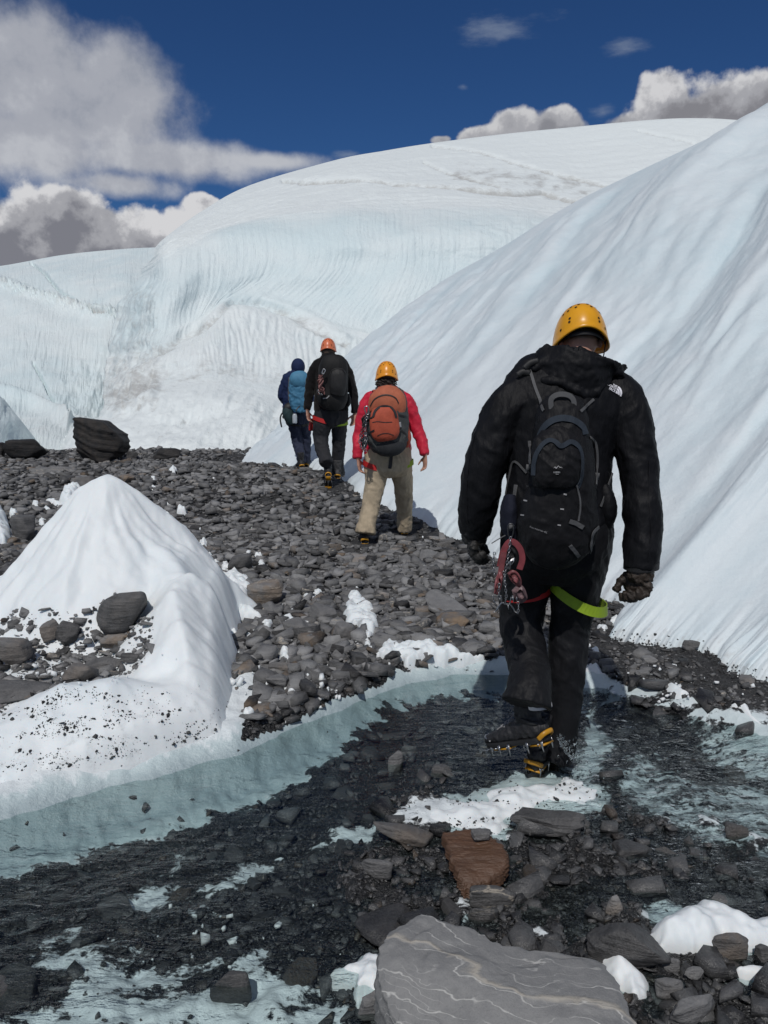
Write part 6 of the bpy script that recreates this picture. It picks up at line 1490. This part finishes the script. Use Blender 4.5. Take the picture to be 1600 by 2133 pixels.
# crampons hanging from the pack
def plate2(name, px_out, Y, mat, parent, thick=.006, wav=.006, seed=1):
    c = np.mean(px_out, 0); ring = catmull(np.vstack([px_out, px_out[:1]]), 41)[:-1]; n = 40
    def lay(s, dy):
        q = c + (ring - c) * s; P = at(q[:, 0], q[:, 1], Y); P[:, 1] += dy + wav * pn(P[:, 0] * 25, P[:, 2] * 25, seed=seed); return P
    V = np.vstack([lay(.5, -thick), lay(.96, -thick), lay(1, 0), lay(.96, thick), lay(.5, thick)]); f = [tuple(q) for q in grid_faces(n, 5, True)]
    V = np.vstack([V, at(*c, Y)[None] - [0, thick, 0], at(*c, Y)[None] + [0, thick, 0]]); f += [(200, i, (i + 1) % n) for i in range(n)] + [(201, 160 + (i + 1) % n, 160 + i) for i in range(n)]
    return mk(name, V, f, mat, parent=parent)
def hanging_crampons():
    c = at(1062, 1118, 2.74)
    t = empty('crampons', c, label='pair of crampons with worn pink red plates hanging from the black backpack on steel chains', category='crampons')
    pink = simple('worn_pink_plate', (.20, .060, .065), .45, var=.35, vscale=25); red = simple('worn_red_strap', (.20, .040, .048), .5, var=.35, vscale=25); grey = simple('scuffed_plate', (.16, .10, .105), .45, var=.4, vscale=30)
    Y = 2.73
    ribbon3('strap', at(*np.array(catmull(np.array([(1041, 1180), (1048, 1150), (1060, 1130), (1072, 1130), (1084, 1144), (1088, 1165), (1082, 1186)]), 30)).T, Y), (0, -1, .1), .022, red, t, .004)
    ribbon3('strap', at(*np.array(catmull(np.array([(1050, 1150), (1044, 1185), (1040, 1215), (1034, 1236)]), 20)).T, Y - .012), (.2, -1, .1), .020, pink, t, .004)
    plate2('anti_snow_plate', np.array([(1029, 1237), (1031, 1212), (1040, 1190), (1047, 1200), (1043, 1222), (1037, 1238)]), Y - .01, pink, t, seed=2)
    plate2('anti_snow_plate', np.array([(1057, 1194), (1068, 1187), (1080, 1194), (1087, 1212), (1083, 1224), (1070, 1216), (1062, 1206)]), Y - .015, pink, t, seed=3)
    plate2('anti_snow_plate', np.array([(1066, 1230), (1080, 1216), (1092, 1224), (1098, 1240), (1097, 1249), (1084, 1256), (1072, 1246)]), Y - .01, grey, t, seed=4)
    plate2('rubber_cradle', np.array([(1046, 1150), (1060, 1138), (1074, 1146), (1078, 1166), (1064, 1180), (1050, 1176)]), Y + .01, dark_m, t, seed=5)
    plate2('steel_plate', np.array([(1058, 1172), (1066, 1164), (1073, 1162), (1070, 1172), (1064, 1178), (1063, 1186), (1057, 1184)]), Y - .02, steel_m, t, .003, seed=6)
    for pts in ([(1064, 1118), (1060, 1150), (1053, 1190), (1050, 1212)], [(1049, 1190), (1052, 1215), (1055, 1245)], [(1040, 1215), (1039, 1235), (1042, 1252)], [(1079, 1252), (1080, 1264), (1079, 1276)], [(1030, 1150), (1028, 1172), (1030, 1200)]):
        chain('chain', [at(a, b, Y - .02) for a, b in pts], steel_m, t, .0065, .0017)
    jaw = [(1034, 1272), (1040, 1262), (1046, 1255), (1052, 1258), (1062, 1259), (1068, 1266), (1072, 1273)]
    parts = [tube(catmull(np.array([at(a, b, Y - .01) for a, b in jaw]), 24), .0048, 6, None, (0, 1, 0), .003)]
    for a, b, a2, b2 in ((1046, 1255, 1043, 1240), (1062, 1259, 1065, 1243), (1034, 1272, 1027, 1276), (1072, 1273, 1080, 1279), (1030, 1252, 1026, 1240), (1034, 1262, 1028, 1250), (1052, 1258, 1054, 1246), (1058, 1258, 1060, 1270), (1068, 1240, 1070, 1256), (1076, 1240, 1077, 1254)):
        parts.append(tube([at(a, b, Y - .01), at(a2, b2, Y - .02)], [.005, .0012], 6, None, (0, 1, 0), [.003, .001]))
    v, f = join(parts); mk('steel_points', v, f, steel_m, parent=t)
    carabiner('carabiner', at(1064, 1105, Y + .01), darksteel_m, t, .05, .02, .0028)
hanging_crampons()
# splash of water at the heel
def splash():
    r = np.random.default_rng(5); parts = []
    m, T, p, o = material('splash_water'); p.inputs['Base Color'].default_value = (.95, .97, .98, 1); p.inputs['Roughness'].default_value = .03; p.inputs['Transmission Weight'].default_value = 1.0; p.inputs['IOR'].default_value = 1.33
    for i in range(190):
        t = r.random() ** .8; px = 1163 + 60 * t + r.normal(0, 3 + 22 * t * t); py = 1535 + 62 * t + r.normal(0, 4 + 18 * t)
        s = float(np.clip(r.lognormal(-6.0, .5), .0012, .006)); parts.append(ellipsoid(at(px, py, 2.86 + r.normal(0, .05)), (s * r.uniform(.6, 1), s, s * r.uniform(.8, 1.7)), 6, 4))
    for k in range(3):
        pts = catmull(np.array([at(1160 + k * 2, 1532, 2.83), at(1168 + k * 3, 1552, 2.83), at(1180 + k * 2, 1570, 2.84), at(1192 + 3 * k, 1578 + 3 * k, 2.85)]), 16); pts += r.normal(0, .002, pts.shape); parts.append(tube(pts, np.clip(r.lognormal(-5.9, .4, 16), .001, .005), 6))
    v, f = join(parts); o = mk('splash', v, f, m, kind='stuff', label='spray of stream water thrown up by the boot', category='splash')
splash()

# ---- 2. the walker in red
Y2 = 7.05
P2 = walker('person in a bright red jacket and khaki trousers with an amber yellow helmet', at(800, 1135, 7.0),
            [(808, 948, Y2, 47, .66), (808, 925, Y2, 47, .64), (807, 890, Y2, 45, .62), (806, 855, Y2, 46, .6), (806, 832, Y2, 44, .55), (806, 818, Y2 + .02, 30, .7), (806, 806, Y2 + .04, 19, .95)],
            [[(785, 824, Y2, 10), (773, 828, Y2, 12), (763, 845, Y2, 14), (755, 875, Y2, 13), (749, 905, Y2, 12.5), (746, 930, Y2 - .05, 11.5), (745, 955, Y2 - .08, 9.5)], [(829, 824, Y2, 10), (841, 828, Y2, 12), (852, 845, Y2, 14), (863, 875, Y2, 13), (873, 905, Y2 - .02, 12), (881, 928, Y2 - .05, 11), (885, 947, Y2 - .08, 9)]],
            [[(786, 950, Y2, 25), (784, 980, Y2 - .02, 24), (781, 1010, Y2 - .03, 20.5), (775, 1040, Y2 - .05, 18), (769, 1070, Y2 - .08, 18), (763, 1096, Y2 - .13, 19), (761, 1111, Y2 - .15, 20)], [(832, 950, Y2, 24), (836, 980, Y2 + .03, 22), (840, 1010, Y2 + .10, 19.5), (842, 1040, Y2 + .17, 16.5), (843, 1070, Y2 + .24, 15), (843, 1092, Y2 + .28, 15), (843, 1104, Y2 + .3, 14)]],
            [(808, 930, Y2, 46, .66), (809, 955, Y2, 49, .72), (810, 978, Y2, 46, .74), (810, 992, Y2, 30, .8)],
            at(805, 787, Y2 + .06), erot(-.12, 0, .06), [at(806, 820, Y2 + .03), at(806, 806, Y2 + .05), at(805, 795, Y2 + .06)], red_m, khaki_m, .0095, .006,
            [dict(wrist=at(746, 957, Y2 - .08), side=-1, curl=.42, scale=.98, yaw=-.25, pitch=.12, roll=-.12), dict(wrist=at(886, 950, Y2 - .08), side=1, curl=.42, scale=.98, yaw=.35, pitch=.1, roll=-.05)], seed=61, puffy=True, hand_s=1.0)
wm, wj, wt, WJ, WT = P2
make_helmet(wm, at(805.5, 787, Y2 + .06), (.103, .128, .150), helmet_amber_m, -.05, .04, .10)
def curls():
    r = np.random.default_rng(9); parts = [ellipsoid(at(805, 796, Y2 + .03), (.083, .075, .075), 16, 10)]
    for i in range(110):
        a = r.uniform(-2.9, -.25); c = at(805, 799, Y2 + .03) + np.array([.090 * math.cos(a), .075 * math.sin(a), r.uniform(-.085, .035)]); rr = r.uniform(.008, .017); ph = r.uniform(0, 6.28)
        pts = [c + np.array([rr * math.cos(ph + q), .6 * rr * math.sin(ph + q), -.010 * q / 1.6 + .01]) for q in np.linspace(0, 6.0, 12)]; parts.append(tube(pts, r.uniform(.0035, .006), 5))
    v, f = join(parts); mk('hair', v, f, curls_m, parent=wm)
curls()
make_boot(wm, at(760, 1131, 6.89), .10, .14, 0, .96); make_boot(wm, at(843, 1110, 7.30), -.05, 0, 0, .96)
leg_loop(wm, at(783, 969, Y2 - .01), .118, .125, -.030, .048, redweb_m, .01); leg_loop(wm, at(836, 968, Y2 + .01), .112, .12, .030, .048, limeweb_m, .01)
ribbon('harness_strap', [(815, 938), (815, 950), (814, 962), (812, 976)], .030, dark_m, wm, .006, [WT], 6.9)
wp = empty('backpack', at(808, 938, 6.85), label='rust orange and grey backpack worn by the person in the red jacket', category='backpack')
rust_n = cloth('rust_nylon', (.38, .076, .042), .7, .25); rust_l = cloth('light_rust_nylon', (.40, .118, .064), .7, .25); grey_n = cloth('grey_nylon', (.058, .062, .062), .7, .25); dgrey_n = cloth('dark_grey_nylon', (.026, .028, .031), .7, .25)
YP = 6.82
V, N, fp = remesh([limb([(808, 812, YP + .05, 24, .8), (808, 826, YP + .02, 36, .7), (808, 850, YP, 41, .65), (807, 885, YP, 43, .65), (808, 915, YP, 42, .66), (811, 936, YP + .02, 34, .7)], 40, 60, sq(folds(71, .02, 4)))], .009, 3)
V = crumple(V, N, .006, 12, 72); mk('sack', V, fp, grey_n, parent=wp); WPB = bvh(V, fp)
V, N, fp = remesh([limb([(808, 811, YP, 22, .7), (808, 825, YP - .045, 36, .5), (807, 842, YP - .06, 40, .42), (806, 860, YP - .06, 38, .35)], 36, 30, folds(73, .02, 4))], .009, 3); mk('top_panel', V, fp, rust_l, parent=wp); WTB = bvh(V, fp)
V, N, fp = remesh([limb([(800, 850, YP - .11, 22, .4), (800, 862, YP - .125, 28, .42), (801, 885, YP - .13, 31, .45), (804, 905, YP - .13, 29, .45), (806, 917, YP - .12, 20, .4)], 36, 40, folds(74, .03, 5))], .008, 3); mk('front_pocket', V, fp, rust_n, parent=wp); WFB = bvh(V, fp)
ribbon('trim', [(778, 868), (782, 856), (792, 848), (803, 846), (814, 849), (822, 858), (825, 870)], .022, dgrey_n, wp, .006, [WFB, WPB, WTB], 6.6, res=30)
for pts in ([(776, 880), (787, 878), (802, 880), (817, 879)], [(786, 908), (797, 903), (810, 903), (820, 907)]): ribbon('seam', pts, .006, dgrey_n, wp, .003, [WFB], 6.6, off=.002, res=16)
for pts in ([(767, 875), (772, 872), (778, 868)], [(768, 905), (773, 900), (780, 896)], [(845, 868), (838, 866), (831, 864)], [(846, 905), (839, 899), (832, 895)]): ribbon('strap', pts, .014, dark_m, wp, .004, [WPB, WFB], 6.75, off=.004, res=12)
ribbon('trim', [(772, 846), (780, 832), (795, 824), (810, 823), (824, 829), (830, 840)], .010, dark_m, wp, .004, [WFB, WPB, WTB], 6.6, res=30)
v, f = limb([(809, 918, YP - .02, 36, .68), (811, 930, YP - .02, 37, .70), (812, 941, YP, 26, .8)], 28, 16); mk('base_panel', v, f, dgrey_n, parent=wp)
for rows in ([(769, 875, YP + .02, 5, 2), (769, 900, YP, 7, 2), (771, 922, YP + .02, 5, 2)], [(845, 885, YP + .05, 6, 2), (849, 912, YP + .05, 8, 2), (846, 930, YP + .06, 5, 2)]): v, f = limb(rows, 16, 20); mk('side_pocket', v, f, rust_n, parent=wp)
for sd in (-1, 1): v, f = tube(catmull(np.array([at(808 + sd * 24, 818, YP + .05), at(808 + sd * 27, 813, YP + .16), at(808 + sd * 30, 822, YP + .30)]), 12), .024, 8, None, (1, 0, 0), .008); mk('shoulder_strap', v, f, rust_n, parent=wp)
def tool(parent_pts, label):
    t = empty('walking_pole', at(*parent_pts[-1], 6.74), label=label, category='walking pole')
    P = np.array([at(a, b, 6.74) for a, b in parent_pts])
    v, f = tube(P[:3], .013, 10, 14); mk('grip', v, f, dark_m, parent=t); v, f = tube(P[2:], .008, 8, 14); mk('shaft', v, f, darksteel_m, parent=t)
    v, f = tube([P[0] + (0, 0, .018), P[0]], .012, 8, 6); mk('top_cap', v, f, white_m, parent=t)
    v, f = tube([P[3] + (-.004, -.02, .02), P[3] + (.002, -.02, -.025)], .018, 8, 6); mk('clamp', v, f, greyprint_m, parent=t)
tool([(837, 832), (837, 845), (836, 858), (832, 884), (837, 901)], 'folded black walking pole with white cap strapped to the rust orange backpack')
wc = empty('crampons', at(762, 870, 6.72), label='bundle of steel crampon chains hanging left of the rust orange backpack', category='crampons')
carabiner('carabiner', at(764.5, 855, 6.70), steel_m, wc, .072, .034, .0055, erot(0, -.2, 0))
for k, pts in enumerate(([(763, 866), (759, 890), (754, 912), (750, 930)], [(764, 868), (761, 895), (760, 920), (757, 938)], [(760, 872), (754, 895), (751, 910), (757, 925)], [(762, 900), (764, 915), (760, 930), (763, 940)], [(752, 915), (758, 920), (763, 928)], [(752, 905), (749, 920), (754, 935)])): chain('chain', [at(a, b, 6.70 - .01 * (k % 3)) for a, b in pts], steel_m if k % 2 else darksteel_m, wc, .013, .0038)
plate2('rubber_cradle', np.array([(752, 872), (760, 864), (766, 870), (764, 885), (757, 890)]), 6.74, dark_m, wc, .012); plate2('strap', np.array([(756, 866), (763, 862), (766, 868), (762, 874)]), 6.71, MATS['worn_red_strap'], wc, .006)
plate2('steel_plate', np.array([(752, 915), (760, 908), (766, 918), (763, 932), (754, 930)]), 6.73, darksteel_m, wc, .008)

# ---- 3. the man in black further up
Y3 = 9.6
P3 = walker('person in black top and dark grey trousers with a coral orange helmet', at(690, 1000, 9.55),
            [(690, 856, Y3, 34, .66), (690, 838, Y3, 35, .64), (690, 810, Y3, 33, .62), (689, 780, Y3, 34, .6), (688, 760, Y3, 34, .55), (686, 748, Y3 + .03, 24, .7), (685, 737, Y3 + .05, 13, .95)],
            [[(672, 754, Y3, 8), (662, 757, Y3, 9.5), (653, 775, Y3, 10.5), (647, 800, Y3, 9.5), (643, 825, Y3 - .03, 8.5), (640, 853, Y3 - .06, 7)], [(704, 754, Y3, 8), (714, 757, Y3, 9.5), (724, 775, Y3, 10.5), (732, 800, Y3, 9.5), (737, 825, Y3 - .02, 8.5), (740, 860, Y3 - .04, 7)]],
            [[(675, 865, Y3, 19), (672, 885, Y3 - .02, 18.5), (668, 908, Y3, 15.5), (670, 930, Y3 - .05, 14), (676, 950, Y3 - .15, 13), (681, 966, Y3 - .25, 13)], [(706, 865, Y3, 18), (707, 890, Y3 + .03, 15.5), (706, 915, Y3 + .08, 13.5), (705, 940, Y3 + .12, 12.5), (704, 965, Y3 + .15, 11.5), (704, 984, Y3 + .17, 12)]],
            [(690, 848, Y3, 33, .66), (690, 865, Y3, 35, .72), (690, 880, Y3, 32, .75), (690, 890, Y3, 18, .8)],
            at(684, 730, Y3 + .07), erot(-.1, 0, 0), [at(686, 752, Y3 + .03), at(685, 740, Y3 + .06), at(684, 733, Y3 + .07)], blackfleece_m, slategrey_m, .011, .007,
            [dict(wrist=at(640, 856, Y3 - .06), side=-1, curl=.45, scale=1.05, yaw=-.3, pitch=.05, roll=-.1), dict(wrist=at(740, 862, Y3 - .04), side=1, curl=.30, scale=1.05, yaw=.9, pitch=.15, roll=.1)], seed=81, jname='fleece_top')
m3, j3, t3, J3, T3 = P3
make_helmet(m3, at(684, 729, Y3 + .07), (.098, .125, .142), helmet_coral_m, -.05, 0, .08)
v, f = ellipsoid((0, -.012, -.005), (.080, .090, .085), 20, 12); v = v * (1 + .04 * pn(v[:, 0] * 60, v[:, 1] * 60, v[:, 2] * 30, seed=4))[:, None]; mk('hair', v + at(684, 731, Y3 + .07), [q for q in f if np.mean([v[i, 1] for i in q]) < .03], greyhair_m, parent=m3)
make_boot(m3, at(684, 992, 9.28), .10, .95, 0, 1.0); make_boot(m3, at(703, 995, 9.66), -.15, 0, 0, 1.0, bootgrey_m)
leg_loop(m3, at(673, 875, Y3 - .01), .128, .135, -.040, .05, redweb_m); leg_loop(m3, at(707, 883, Y3 + .02), .108, .12, .012, .045, limeweb_m)
bp = empty('backpack', at(694, 845, 9.35), label='black backpack with stretch pockets worn by the person in the coral helmet', category='backpack'); YB = 9.36
V, N, fp = remesh([limb([(695, 748, YB + .05, 22, .8), (695, 762, YB, 29, .7), (695, 800, YB, 30, .68), (693, 830, YB, 31, .7), (692, 845, YB + .04, 25, .8)], 36, 50, sq(folds(91, .03, 5)))], .010, 3); mk('sack', V, fp, cloth('matt_black_nylon', (.010, .010, .0105), .7, .25), parent=bp); BPB = bvh(V, fp)
V, N, fp = remesh([limb([(703, 770, YB - .10, 13, .7), (704, 782, YB - .13, 18, .5), (704, 805, YB - .14, 18, .5), (702, 822, YB - .12, 15, .5)], 30, 30, folds(92, .05, 5))], .009, 3); mk('front_pocket', V, fp, cloth('dark_nylon', (.015, .015, .016), .6, .3), parent=bp); BFB = bvh(V, fp)
ribbon('trim', [(688, 815), (687, 790), (690, 775), (700, 768), (713, 770), (720, 780)], .010, MATS['dark_nylon'], bp, .008, [BFB, BPB], 9.2, res=26)
ribbon('strap', [(674, 752), (668, 765), (667, 790)], .045, dark_m, bp, .01, [J3], 9.45); ribbon('strap', [(673, 830), (681, 829), (686, 824)], .012, greyprint_m, bp, .006, [BPB], 9.2)
for rows in ([(667, 800, YB + .05, 6, 2), (668, 825, YB + .05, 8, 2), (672, 845, YB + .06, 6, 2)], [(724, 820, YB + .08, 4, 2), (727, 835, YB + .08, 5, 2), (724, 845, YB + .09, 4, 2)]): v, f = limb(rows, 14, 14); mk('side_pocket', v, f, MATS['matt_black_nylon'], parent=bp)
rc = empty('crampons', at(672, 775, 9.2), label='dusty pink crampon straps bundled on the left of the black backpack far ahead', category='crampons')
dpink = simple('dusty_pink_strap', (.17, .070, .065), .6, var=.4, vscale=20)
rr = np.random.default_rng(4)
for k in range(7):
    pts = [at(668 + rr.normal(0, 3.5), 783 + 7 * q + rr.normal(0, 2), 9.18 + rr.normal(0, .02)) for q in range(6)]; v, f = tube(catmull(np.array(pts), 26), .009, 6, None, (1, 0, 0), .004); mk('strap', v, f, dpink, parent=rc)
carabiner('carabiner', at(674, 774, 9.17), steel_m, rc, .06, .028, .006, erot(0, .4, 0)); chain('chain', [at(662, 812, 9.16), at(666, 820, 9.16), at(672, 822, 9.16)], steel_m, rc, .014, .004)
hb = mk('stuff_pouch', *limb([(650, 872, Y3 + .1, 4, 1.5), (649, 885, Y3 + .1, 5.5, 1.5), (648, 897, Y3 + .1, 5, 1.5)], 14, 14), redweb_m, parent=m3)

# ---- 4. the guide in front
Y4 = 11.35
P4 = walker('person in a navy hooded top and blue grey tights leading the group at the front', at(627, 972, 11.30),
            [(616, 862, Y4, 26, .66), (616, 845, Y4, 26, .64), (616, 820, Y4, 26, .62), (616, 800, Y4, 28, .6), (617, 788, Y4, 27, .55), (619, 780, Y4 + .03, 16, .8), (620, 774, Y4 + .05, 11, .95)],
            [[(606, 789, Y4, 6), (597, 793, Y4, 7.5), (591, 805, Y4, 8.5), (588, 820, Y4, 8), (590, 832, Y4 + .02, 7.5), (597, 837, Y4 + .1, 6.5), (606, 836, Y4 + .25, 6)], [(630, 789, Y4, 6), (639, 793, Y4, 7.5), (645, 808, Y4, 8.5), (647, 822, Y4, 8), (644, 834, Y4 + .05, 7), (636, 838, Y4 + .18, 6.5), (628, 836, Y4 + .28, 6)]],
            [[(613, 868, Y4, 14), (614, 885, Y4, 13), (617, 905, Y4 + .02, 11), (621, 925, Y4, 10), (626, 945, Y4 - .06, 9), (629, 964, Y4 - .1, 8)], [(631, 868, Y4, 14), (634, 885, Y4 + .02, 12), (637, 905, Y4 + .08, 10), (638, 925, Y4 + .1, 9), (638, 945, Y4 + .12, 8), (637, 964, Y4 + .13, 7)]],
            [(618, 855, Y4, 25, .66), (620, 868, Y4, 26, .72), (621, 880, Y4, 24, .75), (622, 890, Y4, 14, .8)],
            at(621, 765, Y4 + .07), erot(-.15, 0, .1), [at(619, 785, Y4 + .03), at(620, 776, Y4 + .05), at(621, 769, Y4 + .07)], navy_m, bluegrey_m, .012, .010,
            [dict(wrist=at(606, 836, Y4 + .27), side=-1, curl=.7, scale=1.0, yaw=-.3, pitch=1.2), dict(wrist=at(628, 836, Y4 + .3), side=1, curl=.7, scale=1.0, yaw=.3, pitch=1.2)], seed=95, jname='hooded_top')
m4, j4, t4, J4, T4 = P4
V, N, fp = remesh([ellipsoid(at(621, 764, Y4 + .06), (.103, .118, .125), 20, 14), limb([(621, 768, Y4 + .05, 12.5, 1.0), (620, 777, Y4 + .04, 12, 1.0), (619, 784, Y4 + .03, 14, .9)], 18, 12)], .011, 4); mk('hood', V, fp, navy_m, parent=j4)
make_boot(m4, at(629, 974, 11.15), .3, .12, 0, 1.0); make_boot(m4, at(638, 972, 11.43), -.1, 0, 0, 1.0)
blue_n = cloth('blue_nylon', (.050, .165, .275), .65, .3); blue_l = cloth('light_blue_nylon', (.065, .20, .32), .65, .3)
gp = empty('backpack', at(622, 862, 11.15), label='tall blue backpack with a lid worn by the person leading the group', category='backpack'); YG = 11.13
V, N, fp = remesh([limb([(623, 796, YG, 19, .7), (623, 815, YG, 20, .68), (624, 840, YG, 19, .68), (626, 858, YG, 14, .75)], 36, 40, sq(folds(97, .03, 6)))], .011, 3); V = crumple(V, N, .010, 9, 98); mk('sack', V, fp, blue_n, parent=gp); GPB = bvh(V, fp)
V, N, fp = remesh([limb([(622, 780, YG + .02, 16, .8), (623, 788, YG - .02, 20, .78), (623, 797, YG - .02, 19, .76), (623, 802, YG, 14, .8)], 36, 24, sq(folds(99, .03, 4)))], .010, 3); mk('lid', V, fp, blue_l, parent=gp)
ribbon('strap', [(607, 800), (614, 795), (622, 798), (634, 800)], .012, dark_m, gp, .006, [GPB], 10.95); ribbon('strap', [(604, 786), (602, 810), (603, 835)], .03, greyweb_m, gp, .008, [J4], 11.20); ribbon('strap', [(617, 856), (620, 850), (625, 845)], .012, greyweb_m, gp, .006, [GPB], 10.95)
gb = empty('gear_pouch', at(602, 885, 11.20), label='dark green hip bag with dangling straps on the left of the leading person', category='hip bag')
green_n = cloth('dark_green_nylon', (.022, .042, .046), .7, .25)
V, N, fp = remesh([limb([(602, 846, 11.20, 8, 1.3), (600, 856, 11.17, 12, 1.1), (603, 868, 11.17, 12, 1.1), (608, 882, 11.19, 9, 1.2)], 24, 24, folds(33, .10, 5))], .010, 2); mk('pouch', V, fp, green_n, parent=gb)
V, N, fp = remesh([limb([(607, 845, 11.19, 8, 1.2), (600, 850, 11.15, 10, .9), (592, 857, 11.17, 5, 1)], 20, 20, folds(34, .10, 5))], .010, 2); mk('flap', V, fp, dark_m, parent=gb)
ribbon('strap', [(592, 857), (586, 864), (584, 875), (587, 890)], .022, dark_m, gb, .005, None, 11.13); ribbon('strap', [(594, 860), (589, 868), (591, 872)], .015, dark_m, gb, .005, None, 11.14)
wb = empty('water_bottle', at(614, 880, 11.11), label='clear drinking bottle hanging under the tall blue backpack', category='bottle')
v, f = tube([at(614, 882, 11.09), at(614, 880, 11.09), at(614, 866, 11.09), at(614, 863, 11.09), at(614, 861, 11.09)], [.028, .034, .034, .026, .018], 16); mk('bottle', v, f, simple('frosted_bottle', (.42, .46, .50), .2), parent=wb)
v, f = tube([at(614, 861.5, 11.09), at(614, 858.5, 11.09)], [.022, .022], 12); mk('cap', v, f, navy_m, parent=wb)
ribbon('harness_strap', [(604, 884), (614, 886), (625, 886)], .03, dark_m, m4, .006, [T4], 11.20); ribbon('leg_loop', [(628, 886), (636, 886), (645, 882)], .035, dark_m, m4, .006, [T4], 11.20)
